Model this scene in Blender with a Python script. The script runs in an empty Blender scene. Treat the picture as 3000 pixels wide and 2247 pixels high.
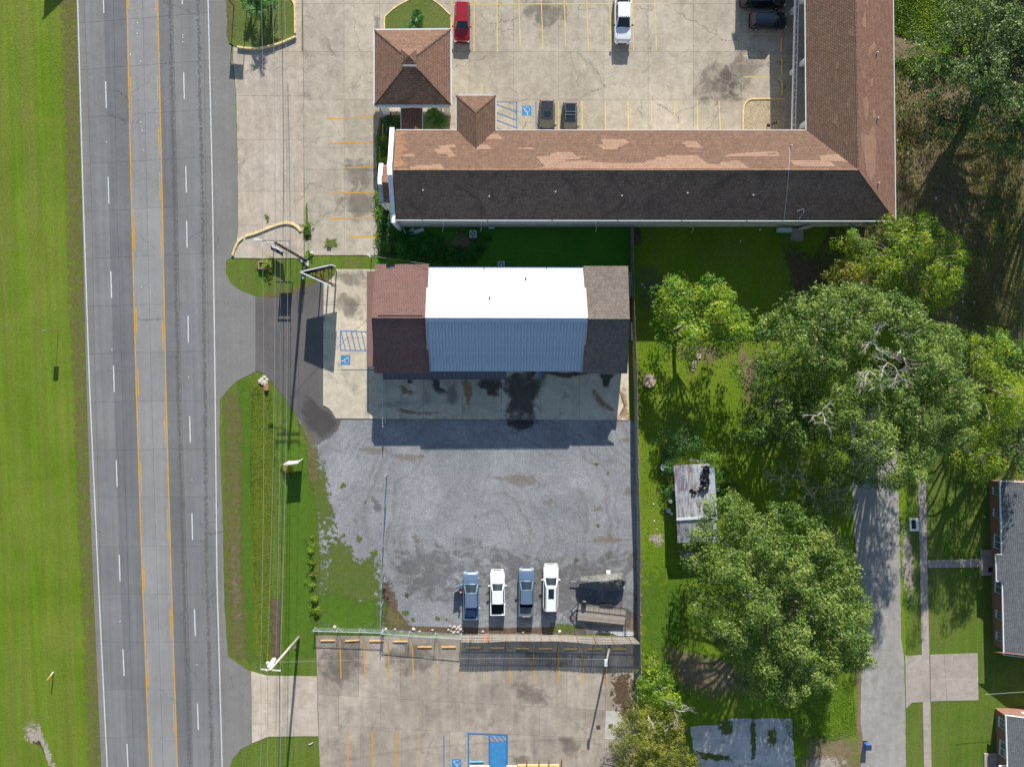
import bpy, bmesh, math, random
import numpy as np
from mathutils import Vector, Quaternion, Matrix
R_ = math.radians
random.seed(7); rng = np.random.default_rng(7)
scene = bpy.context.scene
COL = scene.collection

# ---------------------------------------------------------------- camera, sky, sun, exposure
HCAM, FPX = 91.0, 2129.0                      # drone height in metres, focal length in photo pixels
NADIR = Vector((-60.0, 138.0, -FPX)).normalized()   # where straight down falls in the picture
cam = bpy.data.cameras.new('camera'); cam_o = bpy.data.objects.new('camera', cam); COL.objects.link(cam_o)
QCAM = NADIR.rotation_difference(Vector((0, 0, -1)))
cam_o.rotation_mode = 'QUATERNION'; cam_o.rotation_quaternion = QCAM
cam_o.location = (0, 0, HCAM)
cam.sensor_width = 36; cam.sensor_fit = 'HORIZONTAL'; cam.lens = 36 * FPX / 3000.0
cam.clip_start = 1; cam.clip_end = 3000
scene.camera = cam_o
SUN_EL = math.atan(0.45)
SHX = -0.085                                  # shadows run down the picture and a little left
sun_dir = Vector((SHX, -1, 0)).normalized() * math.cos(SUN_EL) + Vector((0, 0, -math.sin(SUN_EL)))
sl = bpy.data.lights.new('sun', 'SUN'); sl.energy = 5.0; sl.angle = R_(0.53); sl.color = (1.0, 0.955, 0.87)
so = bpy.data.objects.new('sun', sl); COL.objects.link(so)
so.rotation_mode = 'QUATERNION'; so.rotation_quaternion = Vector((0, 0, -1)).rotation_difference(sun_dir)
world = bpy.data.worlds.new('World'); scene.world = world; world.use_nodes = True
wn = world.node_tree; bg = wn.nodes['Background']
sky = wn.nodes.new('ShaderNodeTexSky'); sky.sky_type = 'NISHITA'; sky.sun_disc = False
sky.sun_elevation = SUN_EL; sky.sun_rotation = math.atan2(-SHX, 1.0)
sky.air_density = 1.0; sky.dust_density = 0.6; sky.ozone_density = 1.5; sky.altitude = 10
wn.links.new(sky.outputs[0], bg.inputs[0]); bg.inputs[1].default_value = 0.092
scene.view_settings.view_transform = 'Standard'; scene.view_settings.look = 'None'
scene.view_settings.gamma = 1.0; scene.view_settings.use_curve_mapping = False
scene.view_settings.exposure = 0.68
scene.cycles.max_bounces = 6; scene.cycles.transparent_max_bounces = 24

# ---------------------------------------------------------------- pixel -> place
CAMP = Vector((0, 0, HCAM))
def ray(px, py):
    d = QCAM @ Vector((px - 1500.0, 1123.5 - py, -FPX))
    return d
def P(px, py, h=0.0):
    d = ray(px, py); t = (h - HCAM) / d.z
    v = CAMP + d * t; return Vector((v.x, v.y, h))
def onplane(px, py, p0, n, off=0.0):
    d = ray(px, py); t = (p0 + n * off - CAMP).dot(n) / d.dot(n)
    return CAMP + d * t

# ---------------------------------------------------------------- objects
def tag(o, label=None, cat=None, group=None, kind=None):
    if label: o['label'] = label
    if cat: o['category'] = cat
    if group: o['group'] = group
    if kind: o['kind'] = kind
    return o
def link_mesh(name, me, parent=None, mats=None):
    o = bpy.data.objects.new(name, me); COL.objects.link(o)
    if mats is not None:
        for m in (mats if isinstance(mats, (list, tuple)) else [mats]): me.materials.append(m)
    if parent is not None: o.parent = parent
    return o
def empty(name, loc=(0, 0, 0), rz=0.0, **k):
    o = bpy.data.objects.new(name, None); COL.objects.link(o)
    o.location = loc; o.rotation_euler = (0, 0, rz); o.empty_display_size = 0.3
    return tag(o, **k)
class MB:
    def __init__(s): s.v = []; s.f = []; s.m = []; s.cur = 0
    def add(s, vs, fs):
        b = len(s.v); s.v += [tuple(v) for v in vs]
        for f in fs: s.f.append([b + i for i in f]); s.m.append(s.cur)
        return s
    def box(s, c, d, rz=0.0, rot=None):
        x, y, z = d[0] / 2, d[1] / 2, d[2] / 2
        vs = [Vector((i * x, j * y, k * z)) for k in (-1, 1) for j in (-1, 1) for i in (-1, 1)]
        M = rot if rot is not None else Matrix.Rotation(rz, 3, 'Z')
        vs = [M @ v + Vector(c) for v in vs]
        return s.add(vs, [(0, 2, 3, 1), (4, 5, 7, 6), (0, 1, 5, 4), (2, 6, 7, 3), (0, 4, 6, 2), (1, 3, 7, 5)])
    def bar(s, a, b, w, t, up=Vector((0, 0, 1))):
        a = Vector(a); b = Vector(b); d = (b - a); L = d.length
        if L < 1e-6: return s
        d = d / L; sd = d.cross(up)
        if sd.length < 1e-4: sd = d.cross(Vector((1, 0, 0)))
        sd.normalize(); u = sd.cross(d).normalized()
        vs = [p + sd * (i * w / 2) + u * (j * t / 2) for p in (a, b) for j in (-1, 1) for i in (-1, 1)]
        return s.add(vs, [(0, 1, 3, 2), (4, 6, 7, 5), (0, 4, 5, 1), (2, 3, 7, 6), (0, 2, 6, 4), (1, 5, 7, 3)])
    def tube(s, pts, rad, n=6, cap=True):
        pts = [Vector(p) for p in pts]; k = len(pts)
        rr = rad if isinstance(rad, (list, tuple)) else [rad] * k
        b = len(s.v); ref = Vector((0, 0, 1))
        for i, p in enumerate(pts):
            d = (pts[min(i + 1, k - 1)] - pts[max(i - 1, 0)])
            if d.length < 1e-9: d = Vector((0, 0, 1))
            d.normalize()
            a = d.cross(ref)
            if a.length < 0.05: a = d.cross(Vector((1, 0, 0)))
            a.normalize(); c = a.cross(d)
            for j in range(n):
                t = 2 * math.pi * j / n
                s.v.append(tuple(p + (a * math.cos(t) + c * math.sin(t)) * rr[i]))
        for i in range(k - 1):
            for j in range(n):
                j2 = (j + 1) % n
                s.f.append([b + i * n + j, b + i * n + j2, b + (i + 1) * n + j2, b + (i + 1) * n + j]); s.m.append(s.cur)
        if cap:
            s.f.append([b + j for j in range(n)][::-1]); s.m.append(s.cur)
            s.f.append([b + (k - 1) * n + j for j in range(n)]); s.m.append(s.cur)
        return s
    def prism(s, pts, z0, z1):
        n = len(pts); vs = [(p[0], p[1], z0) for p in pts] + [(p[0], p[1], z1) for p in pts]
        fs = [[i, (i + 1) % n, n + (i + 1) % n, n + i] for i in range(n)]
        fs += [list(range(n))[::-1], [n + i for i in range(n)]]
        return s.add(vs, fs)
    def slab3(s, pts, t):
        """a plate whose top face is the 3D polygon pts, t thick downward"""
        n = len(pts); pts = [Vector(p) for p in pts]
        vs = pts + [p - Vector((0, 0, t)) for p in pts]
        fs = [list(range(n)), [n + i for i in range(n)][::-1]] + [[i, (i + 1) % n, n + (i + 1) % n, n + i][::-1] for i in range(n)]
        return s.add(vs, fs)
    def build(s, name, mat=None, parent=None, smooth=False):
        me = bpy.data.meshes.new(name); me.from_pydata(s.v, [], s.f)
        o = link_mesh(name, me, parent, mat)
        if len(set(s.m)) > 1: me.polygons.foreach_set('material_index', s.m)
        bm = bmesh.new(); bm.from_mesh(me); bmesh.ops.recalc_face_normals(bm, faces=bm.faces); bm.to_mesh(me); bm.free()
        if smooth: me.polygons.foreach_set('use_smooth', [True] * len(me.polygons))
        me.update(); return o
def copy_tree(o, parent=None):
    c = o.copy(); COL.objects.link(c); c.parent = parent if parent is not None else o.parent
    for ch in list(o.children): copy_tree(ch, c)
    return c
def px2(pts, h=0.0): return [P(x, y, h) for x, y in pts]
def smooth_px(pts, n=6, closed=True, jit=0.0):
    out = []; N = len(pts)
    rg = range(N) if closed else range(N - 1)
    for i in rg:
        if closed: p = [pts[(i + k) % N] for k in (-1, 0, 1, 2)]
        else: p = [pts[max(i - 1, 0)], pts[i], pts[i + 1], pts[min(i + 2, N - 1)]]
        for k in range(n):
            t = k / n
            q = [0.5 * (2 * p[1][a] + (p[2][a] - p[0][a]) * t + (2 * p[0][a] - 5 * p[1][a] + 4 * p[2][a] - p[3][a]) * t * t + (3 * p[1][a] - p[0][a] - 3 * p[2][a] + p[3][a]) * t ** 3) for a in (0, 1)]
            out.append((q[0] + random.uniform(-jit, jit), q[1] + random.uniform(-jit, jit)))
    if not closed: out.append(pts[-1])
    return out
def densify(pts, step=12.0, jit=1.5):
    out = []
    for i, p in enumerate(pts):
        q = pts[(i + 1) % len(pts)]; L = math.hypot(q[0] - p[0], q[1] - p[1]); k = max(1, int(L / step))
        for j in range(k):
            t = j / k; out.append((p[0] + (q[0] - p[0]) * t + (random.uniform(-jit, jit) if j else 0), p[1] + (q[1] - p[1]) * t + (random.uniform(-jit, jit) if j else 0)))
    return out
def sheet(name, pts, z, mat, parent=None, thick=0.0, kind=None):
    """flat polygon from photo pixels at height z"""
    w = px2(pts, z); m = MB()
    if thick: m.prism(w, z - thick, z)
    else: m.add(w, [list(range(len(w)))])
    o = m.build(name, mat, parent)
    me = o.data
    bm = bmesh.new(); bm.from_mesh(me); bmesh.ops.triangulate(bm, faces=[f for f in bm.faces if len(f.verts) > 4])
    bm.normal_update()
    for f in bm.faces:
        if not thick and f.normal.z < 0: f.normal_flip()
    bm.to_mesh(me); bm.free()
    if kind: o['kind'] = kind
    return o
def decal(name, pts, z, mat, parent=None, inner=0.4, kind=None, closed_smooth=True, grow=1.22):
    """thin stain or patch with a ragged rim: attribute fade is 1 inside and 0 at the rim"""
    q = smooth_px(pts, 5, True, 0.0) if closed_smooth else pts
    cx = sum(p[0] for p in q) / len(q); cy = sum(p[1] for p in q) / len(q)
    q = [(cx + (p[0] - cx) * grow, cy + (p[1] - cy) * grow) for p in q]; inner = min(inner, .8) * .55; inn = [(cx + (p[0] - cx) * inner, cy + (p[1] - cy) * inner) for p in q]; n = len(q)
    vs = px2(q, z) + px2(inn, z) + [P(cx, cy, z)]
    fs = [[i, (i + 1) % n, n + (i + 1) % n, n + i] for i in range(n)] + [[n + i, n + (i + 1) % n, 2 * n] for i in range(n)]
    me = bpy.data.meshes.new(name); me.from_pydata([tuple(v) for v in vs], [], fs)
    at = me.attributes.new('fade', 'FLOAT', 'POINT'); at.data.foreach_set('value', [0.0] * n + [1.0] * (n + 1))
    bm = bmesh.new(); bm.from_mesh(me)
    for f in bm.faces:
        if f.normal.z < 0: f.normal_flip()
    bm.to_mesh(me); bm.free()
    o = link_mesh(name, me, parent, mat)
    if kind: o['kind'] = kind
    return o
def clip_convex(subj, clip):
    """Sutherland-Hodgman: subj polygon clipped by the convex polygon clip (both 2D lists)"""
    def area(p): return sum(p[i][0] * p[(i + 1) % len(p)][1] - p[(i + 1) % len(p)][0] * p[i][1] for i in range(len(p)))
    if area(clip) < 0: clip = clip[::-1]
    out = list(subj)
    for i in range(len(clip)):
        a, b = clip[i], clip[(i + 1) % len(clip)]; inp = out; out = []
        if not inp: break
        side = lambda p: (b[0] - a[0]) * (p[1] - a[1]) - (b[1] - a[1]) * (p[0] - a[0])
        for j in range(len(inp)):
            p, q = inp[j], inp[(j + 1) % len(inp)]; sp, sq = side(p), side(q)
            if sp >= 0: out.append(p)
            if (sp >= 0) != (sq >= 0):
                t = sp / (sp - sq); out.append((p[0] + (q[0] - p[0]) * t, p[1] + (q[1] - p[1]) * t))
    return out
def poly_area(p): return abs(sum(p[i][0] * p[(i + 1) % len(p)][1] - p[(i + 1) % len(p)][0] * p[i][1] for i in range(len(p)))) / 2
def inset_quad(q, d):
    cx = sum(p[0] for p in q) / 4; cy = sum(p[1] for p in q) / 4; out = []
    for p in q:
        dx, dy = cx - p[0], cy - p[1]
        out.append((p[0] + math.copysign(min(d, abs(dx)), dx), p[1] + math.copysign(min(d, abs(dy)), dy)))
    return out

# ---------------------------------------------------------------- materials
class G:
    """small node-graph helper"""
    def __init__(s, name, rough=0.85, spec=0.25):
        s.m = bpy.data.materials.new(name); s.m.use_nodes = True; s.nt = s.m.node_tree
        s.b = s.nt.nodes['Principled BSDF']; s.out = s.nt.nodes['Material Output']
        s.b.inputs['Roughness'].default_value = rough; s.b.inputs['Specular IOR Level'].default_value = spec
        s.pos = s.nt.nodes.new('ShaderNodeTexCoord').outputs['Object']
    def n(s, t, **k):
        nd = s.nt.nodes.new(t)
        for a, v in k.items(): setattr(nd, a, v)
        return nd
    def L(s, a, b): s.nt.links.new(a, b)
    def scale(s, v, sc, rot=0.0):
        mp = s.n('ShaderNodeMapping'); s.L(v, mp.inputs[0]); mp.inputs['Scale'].default_value = sc; mp.inputs['Rotation'].default_value = (0, 0, rot); return mp.outputs[0]
    def noise(s, sc, det=4.0, rough=0.55, vec=None, dist=0.0, col=False):
        nd = s.n('ShaderNodeTexNoise'); s.L(vec if vec is not None else s.pos, nd.inputs['Vector'])
        nd.inputs['Scale'].default_value = sc; nd.inputs['Detail'].default_value = det; nd.inputs['Roughness'].default_value = rough; nd.inputs['Distortion'].default_value = dist
        return nd.outputs[1 if col else 0]
    def ramp(s, f, a, b, ca=0.0, cb=1.0, interp='LINEAR'):
        mr = s.n('ShaderNodeMapRange'); mr.interpolation_type = 'SMOOTHSTEP' if interp == 'S' else 'LINEAR'
        s.L(f, mr.inputs[0]); mr.inputs[1].default_value = a; mr.inputs[2].default_value = b; mr.inputs[3].default_value = ca; mr.inputs[4].default_value = cb
        return mr.outputs[0]
    def mix(s, f, a, b, mode='MIX'):
        nd = s.n('ShaderNodeMix'); nd.data_type = 'RGBA'; nd.blend_type = mode
        if isinstance(f, (int, float)): nd.inputs[0].default_value = f
        else: s.L(f, nd.inputs[0])
        for sock, v in ((nd.inputs[6], a), (nd.inputs[7], b)):
            if isinstance(v, (tuple, list)): sock.default_value = (v[0], v[1], v[2], 1)
            else: s.L(v, sock)
        return nd.outputs[2]
    def math(s, op, a, b=0.0, clamp=False):
        nd = s.n('ShaderNodeMath'); nd.operation = op; nd.use_clamp = clamp
        for i, v in enumerate((a, b)):
            if isinstance(v, (int, float)): nd.inputs[i].default_value = v
            else: s.L(v, nd.inputs[i])
        return nd.outputs[0]
    def gain(s, col, f):
        """multiply a colour by a scalar field"""
        cb = s.n('ShaderNodeCombineColor')
        for i in range(3): s.L(f, cb.inputs[i])
        return s.mix(1.0, col, cb.outputs[0], 'MULTIPLY')
    def objrand(s): return s.n('ShaderNodeObjectInfo').outputs['Random']
    def attr(s, nm): nd = s.n('ShaderNodeAttribute'); nd.attribute_name = nm; return nd.outputs['Fac']
    def bump(s, f, strength=0.5, dist=0.02):
        b = s.n('ShaderNodeBump'); b.inputs['Strength'].default_value = strength; b.inputs['Distance'].default_value = dist
        s.L(f, b.inputs['Height']); s.L(b.outputs[0], s.b.inputs['Normal'])
    def color(s, c):
        if isinstance(c, (tuple, list)): s.b.inputs['Base Color'].default_value = (c[0], c[1], c[2], 1)
        else: s.L(c, s.b.inputs['Base Color'])
    def alpha(s, f): s.L(f, s.b.inputs['Alpha'])
def plain(name, c, rough=0.6, metal=0.0, spec=0.4, vary=0.12, sc=2.0, coat=0.0):
    g = G(name, rough, spec); g.b.inputs['Metallic'].default_value = metal
    f = g.ramp(g.noise(sc, 5, 0.65), 0.3, 0.7, 1 - vary, 1 + vary)
    g.color(g.gain(g.mix(0.0, c, c), f))
    if coat: g.b.inputs['Coat Weight'].default_value = coat; g.b.inputs['Coat Roughness'].default_value = 0.05
    return g.m
def concrete(name, c1, c2, dark, stain=0.5, crack=1.0, streak=0.0, vary=0.08, fine=0.1, rust=None):
    g = G(name, 0.9, 0.2)
    col = g.mix(g.ramp(g.noise(0.16, 5, 0.6), 0.35, 0.65), c1, c2)
    m = g.ramp(g.noise(0.9, 9, 0.72, dist=0.6), 0.28, 0.72, 1 - 0.26, 1.16)
    col = g.gain(col, m)
    if streak:
        sv = g.scale(g.pos, (1.4, 0.12, 1)); col = g.gain(col, g.ramp(g.noise(1.0, 6, 0.6, vec=sv), 0.3, 0.7, 1 - streak, 1 + streak * 0.6))
    st = g.ramp(g.noise(0.28, 7, 0.68, dist=1.2), 0.52, 0.72, 0, stain, 'S'); col = g.mix(st, col, dark)
    sp = g.ramp(g.noise(2.3, 6, 0.75), 0.63, 0.78, 0, 0.55); col = g.mix(sp, col, dark)
    if rust:
        col = g.mix(g.ramp(g.noise(0.7, 5, 0.7), 0.62, 0.75, 0, 0.6), col, rust)
    col = g.gain(col, g.ramp(g.noise(14, 3, 0.8), 0.2, 0.8, 1 - fine, 1 + fine))
    col = g.gain(col, g.ramp(g.objrand(), 0, 1, 1 - vary, 1 + vary))
    if crack:
        w = g.noise(0.55, 4, 0.6, col=True)
        vv = g.n('ShaderNodeVectorMath'); vv.operation = 'MULTIPLY_ADD'; g.L(w, vv.inputs[0]); vv.inputs[1].default_value = (2.6, 2.6, 0); g.L(g.pos, vv.inputs[2])
        vo = g.n('ShaderNodeTexVoronoi'); vo.feature = 'DISTANCE_TO_EDGE'; vo.inputs['Scale'].default_value = 0.17; g.L(vv.outputs[0], vo.inputs['Vector'])
        ck = g.ramp(vo.outputs['Distance'], 0.0, 0.011, 1.0, 0.0)
        ck = g.math('MULTIPLY', ck, g.ramp(g.noise(0.2, 3, 0.5), 0.44, 0.58, 0, 0.62 * crack))
        col = g.mix(ck, col, (0.07, 0.06, 0.05))
    g.color(col); g.bump(g.noise(6, 6, 0.7), 0.35, 0.02)
    return g.m
def asphalt(name, c1, c2, streak=0.12, speck=0.12):
    g = G(name, 0.9, 0.25)
    col = g.mix(g.ramp(g.noise(0.12, 4, 0.6), 0.35, 0.65), c1, c2)
    sv = g.scale(g.pos, (1.2, 0.025, 1))
    col = g.gain(col, g.ramp(g.noise(1.5, 5, 0.62, vec=sv), 0.3, 0.7, 1 - streak, 1 + streak))
    col = g.gain(col, g.ramp(g.noise(0.7, 6, 0.7), 0.3, 0.7, 0.93, 1.07))
    col = g.gain(col, g.ramp(g.noise(9, 4, 0.85), 0.25, 0.75, 1 - speck, 1 + speck))
    col = g.gain(col, g.ramp(g.objrand(), 0, 1, 0.955, 1.045))
    w = g.noise(0.7, 5, 0.65, col=True); vv = g.n('ShaderNodeVectorMath'); vv.operation = 'MULTIPLY_ADD'; g.L(w, vv.inputs[0]); vv.inputs[1].default_value = (2.2, 2.2, 0); g.L(g.pos, vv.inputs[2])
    vo = g.n('ShaderNodeTexVoronoi'); vo.feature = 'DISTANCE_TO_EDGE'; vo.inputs['Scale'].default_value = 0.12; g.L(vv.outputs[0], vo.inputs['Vector'])
    ck = g.math('MULTIPLY', g.ramp(vo.outputs['Distance'], 0.0, 0.007, 1.0, 0.0), g.ramp(g.noise(0.15, 3, 0.5), 0.5, 0.62, 0, 0.55)); col = g.mix(ck, col, (0.04, 0.04, 0.045))
    col = g.mix(g.ramp(g.noise(1.1, 4, 0.6, dist=.4), 0.7, 0.76, 0, 0.5), col, (0.10, 0.10, 0.105))
    g.color(col); g.bump(g.noise(25, 3, 0.7), 0.4, 0.01)
    return g.m
def grass(name, c1, c2, dry, dry_amt=0.3, mow=0.0, clump=0.25, mowscale=(1.0, 0.03, 1)):
    g = G(name, 0.95, 0.1)
    col = g.mix(g.ramp(g.noise(0.11, 6, 0.62, dist=0.5), 0.36, 0.64), c1, c2)
    col = g.mix(g.ramp(g.noise(0.23, 8, 0.7, dist=0.8), 0.5, 0.72, 0, dry_amt), col, dry)
    if mow:
        sv = g.scale(g.pos, mowscale)
        col = g.mix(g.ramp(g.noise(0.55, 5, 0.55, vec=sv), 0.42, 0.66, 0, mow), col, dry)
        col = g.gain(col, g.ramp(g.noise(1.6, 3, 0.5, vec=sv), 0.3, 0.7, 0.9, 1.1))
    col = g.gain(col, g.ramp(g.noise(3.2, 6, 0.8, dist=0.7), 0.3, 0.7, 1 - clump, 1 + clump))
    col = g.gain(col, g.ramp(g.noise(11, 3, 0.8), 0.25, 0.75, 1 - clump, 1 + clump))
    g.color(col); g.bump(g.noise(7, 5, 0.8), 1.0, 0.09)
    return g.m
def gravel(name, c1, c2, brown, fine=0.3, swirl=True):
    g = G(name, 0.92, 0.2)
    col = g.mix(g.ramp(g.noise(0.13, 6, 0.65, dist=0.8), 0.35, 0.65), c1, c2)
    if swirl:
        # tyre swirls: rings round the middle of the yard
        mp = g.n('ShaderNodeMapping'); g.L(g.pos, mp.inputs[0]); c = P(1430, 1560); mp.inputs['Location'].default_value = (-c.x, -c.y, 0)
        ln = g.n('ShaderNodeVectorMath'); ln.operation = 'LENGTH'; g.L(mp.outputs[0], ln.inputs[0])
        cb = g.n('ShaderNodeCombineXYZ'); g.L(ln.outputs['Value'], cb.inputs[0])
        rn = g.noise(0.9, 5, 0.6, vec=None)
        wv = g.math('ADD', ln.outputs['Value'], g.math('MULTIPLY', g.noise(0.25, 3, 0.5), 3.2))
        cb2 = g.n('ShaderNodeCombineXYZ'); g.L(wv, cb2.inputs[0])
        ring = g.noise(1.3, 4, 0.6, vec=cb2.outputs[0])
        msk = g.ramp(g.noise(0.09, 3, 0.5), 0.36, 0.55)
        col = g.mix(g.math('MULTIPLY', g.ramp(ring, 0.46, 0.62), g.math('MULTIPLY', msk, 0.42)), col, brown)
    col = g.mix(g.ramp(g.noise(0.3, 7, 0.7, dist=1.0), 0.55, 0.8, 0, 0.6), col, brown)
    col = g.gain(col, g.ramp(g.noise(1.3, 7, 0.8), 0.3, 0.7, 0.84, 1.16))
    col = g.gain(col, g.ramp(g.noise(7.5, 4, 0.9), 0.3, 0.7, 1 - fine, 1 + fine))
    vo = g.n('ShaderNodeTexVoronoi'); vo.inputs['Scale'].default_value = 11; g.L(g.pos, vo.inputs['Vector'])
    col = g.gain(col, g.ramp(vo.outputs['Color'], 0, 1, 0.72, 1.28))
    g.color(col); g.bump(g.noise(12, 3, 0.8), 0.7, 0.04)
    return g.m
def patchmat(name, c1, c2, strength=0.9, sc=1.2, k=0.9, rough=0.95, ragged=0.55):
    """see-through at the rim, broken up by noise"""
    g = G(name, rough, 0.15)
    col = g.mix(g.ramp(g.noise(sc * 1.3, 6, 0.7), 0.35, 0.65), c1, c2)
    col = g.gain(col, g.ramp(g.noise(9, 4, 0.8), 0.25, 0.75, 0.78, 1.22))
    g.color(col)
    f = g.attr('fade'); nz = g.noise(sc, 8, 0.72, dist=0.5)
    a = g.math('ADD', f, g.math('MULTIPLY', g.math('SUBTRACT', nz, 0.5), 4.6 * ragged))
    a = g.math('MULTIPLY', g.ramp(a, 0.45 - 0.35 * k, 0.45 + 0.35 * k, 0, 1, 'S'), g.ramp(f, 0.0, 0.25, 0, strength, 'S'))
    g.alpha(a)
    return g.m
def shingles(name, c1, c2, c3, swap=False, row=0.2, tab=0.32, contrast=1.0, stain=0.35):
    g = G(name, 0.92, 0.15)
    sp = g.n('ShaderNodeSeparateXYZ'); g.L(g.pos, sp.inputs[0]); cb = g.n('ShaderNodeCombineXYZ')
    g.L(sp.outputs[1 if swap else 0], cb.inputs[0]); g.L(sp.outputs[0 if swap else 1], cb.inputs[1])
    br = g.n('ShaderNodeTexBrick'); g.L(cb.outputs[0], br.inputs['Vector'])
    br.inputs['Scale'].default_value = 1.0; br.inputs['Brick Width'].default_value = tab; br.inputs['Row Height'].default_value = row
    br.inputs['Mortar Size'].default_value = 0.018; br.inputs['Mortar Smooth'].default_value = 0.3; br.inputs['Bias'].default_value = 0.0
    br.inputs['Color1'].default_value = (*c1, 1); br.inputs['Color2'].default_value = (*c2, 1); br.inputs['Mortar'].default_value = (c1[0] * .35, c1[1] * .35, c1[2] * .35, 1)
    col = br.outputs['Color']
    col = g.mix(g.ramp(g.noise(0.35, 7, 0.7, dist=1.0), 0.5, 0.7, 0, stain), col, c3)
    col = g.gain(col, g.ramp(g.noise(1.4, 6, 0.75), 0.3, 0.7, 0.85, 1.15))
    col = g.gain(col, g.ramp(g.noise(12, 3, 0.8), 0.3, 0.7, 0.86, 1.14))
    g.color(col)
    # each course steps up towards its lower edge
    md = g.math('FRACT', g.math('DIVIDE', sp.outputs[0 if swap else 1], row))
    g.bump(g.math('ADD', md, g.math('MULTIPLY', br.outputs['Fac'], -0.7)), 0.8 * contrast, 0.03)
    return g.m
def leafmat(name, ramp, trans=0.35, hue=0.0):
    g = G(name, 0.5, 0.35)
    t = g.attr('tint'); cr = g.n('ShaderNodeValToRGB'); g.L(t, cr.inputs[0])
    el = cr.color_ramp.elements; el[0].position = 0; el[1].position = 1
    while len(el) < len(ramp): el.new(0.5)
    for i, c in enumerate(ramp): el[i].position = i / (len(ramp) - 1); el[i].color = (*c, 1)
    g.color(cr.outputs[0])
    tr = g.n('ShaderNodeBsdfTranslucent'); g.L(g.gain(cr.outputs[0], g.math('ADD', t, 0.9)), tr.inputs[0])
    mx = g.n('ShaderNodeMixShader'); mx.inputs[0].default_value = trans
    g.L(g.b.outputs[0], mx.inputs[1]); g.L(tr.outputs[0], mx.inputs[2]); g.L(mx.outputs[0], g.out.inputs[0])
    return g.m
def paint_line(name, c, wear=0.35):
    g = G(name, 0.8, 0.3); g.color(g.gain(g.mix(g.ramp(g.noise(1.5, 5, .7), .35, .7), c, tuple(x * 0.8 for x in c)), g.ramp(g.noise(8, 3, .7), .3, .7, .88, 1.1)))
    g.alpha(g.ramp(g.noise(2.2, 8, 0.8), 0.28, 0.42, 1 - wear, 1.0)); return g.m
def glass(name, c=(0.012, 0.02, 0.024)):
    g = G(name, 0.06, 0.9); g.color(c); g.b.inputs['IOR'].default_value = 1.5
    return g.m

M = {}
M['conc_up'] = concrete('courtyard_concrete', (0.385, 0.335, 0.265), (0.47, 0.415, 0.335), (0.20, 0.175, 0.145), 0.5, 1.0, 0.08)
M['conc_tan'] = concrete('driveway_concrete', (0.44, 0.365, 0.285), (0.52, 0.45, 0.37), (0.2, 0.175, 0.145), 0.35, 0.7, 0.12)
M['conc_low'] = concrete('lower_lot_concrete', (0.31, 0.265, 0.215), (0.44, 0.375, 0.305), (0.165, 0.142, 0.122), 0.55, 0.5, 0.14, 0.13)
M['conc_shop'] = concrete('shop_apron_concrete', (0.52, 0.455, 0.345), (0.60, 0.535, 0.42), (0.16, 0.14, 0.12), 0.6, 0.25, 0.05, 0.08)
M['conc_walk'] = concrete('walk_concrete', (0.36, 0.31, 0.27), (0.42, 0.37, 0.32), (0.17, 0.15, 0.13), 0.5, 0.7, 0.0)
M['conc_old'] = concrete('old_slab_concrete', (0.46, 0.44, 0.42), (0.66, 0.62, 0.58), (0.10, 0.11, 0.08), 0.9, 1.0, 0.0)
M['street'] = concrete('side_street_concrete', (0.30, 0.285, 0.26), (0.36, 0.34, 0.315), (0.2, 0.19, 0.17), 0.3, 0.25, 0.1, 0.02, 0.16)
M['joint'] = plain('joint_dirt', (0.15, 0.13, 0.105), 0.95, vary=0.35)
M['joint_dark'] = plain('tar_joint', (0.07, 0.07, 0.072), 0.9, vary=0.3)
M['asph_a'] = asphalt('road_asphalt_lane', (0.142, 0.145, 0.150), (0.172, 0.174, 0.178))
M['asph_b'] = asphalt('road_asphalt_median', (0.232, 0.228, 0.224), (0.268, 0.263, 0.258), 0.07, 0.14)
M['asph_c'] = asphalt('road_asphalt_outer', (0.172, 0.173, 0.175), (0.205, 0.205, 0.206))
M['asph_sh'] = asphalt('shoulder_asphalt', (0.185, 0.178, 0.168), (0.215, 0.205, 0.195), 0.05, 0.18)
M['asph_new'] = asphalt('driveway_asphalt', (0.105, 0.098, 0.095), (0.140, 0.130, 0.124), 0.05, 0.12)
M['asph_dk'] = asphalt('fresh_asphalt', (0.075, 0.068, 0.066), (0.098, 0.088, 0.084), 0.03, 0.1)
M['g_west'] = grass('west_grass', (0.11, 0.19, 0.010), (0.16, 0.225, 0.024), (0.19, 0.175, 0.05), 0.45, 0.45, 0.24)
M['g_verge'] = grass('verge_grass', (0.085, 0.155, 0.016), (0.125, 0.185, 0.026), (0.175, 0.15, 0.06), 0.5, 0.3, 0.28)
M['g_lush'] = grass('lush_grass', (0.055, 0.20, 0.018), (0.085, 0.25, 0.02), (0.15, 0.19, 0.03), 0.25, 0.0, 0.18)
M['g_isl'] = grass('island_grass', (0.11, 0.155, 0.035), (0.14, 0.17, 0.045), (0.19, 0.165, 0.07), 0.5, 0.0, 0.22)
M['g_yard'] = grass('yard_grass', (0.115, 0.205, 0.010), (0.165, 0.235, 0.020), (0.20, 0.17, 0.06), 0.45, 0.0, 0.34)
M['g_rough'] = grass('rough_field_grass', (0.085, 0.10, 0.03), (0.15, 0.125, 0.06), (0.24, 0.17, 0.10), 0.75, 0.0, 0.45)
M['gravel'] = gravel('gravel', (0.205, 0.212, 0.222), (0.305, 0.312, 0.32), (0.125, 0.112, 0.104), 0.32)
M['pebble'] = gravel('tan_pebbles', (0.36, 0.29, 0.19), (0.42, 0.35, 0.25), (0.22, 0.17, 0.11), 0.5, False)
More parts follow.
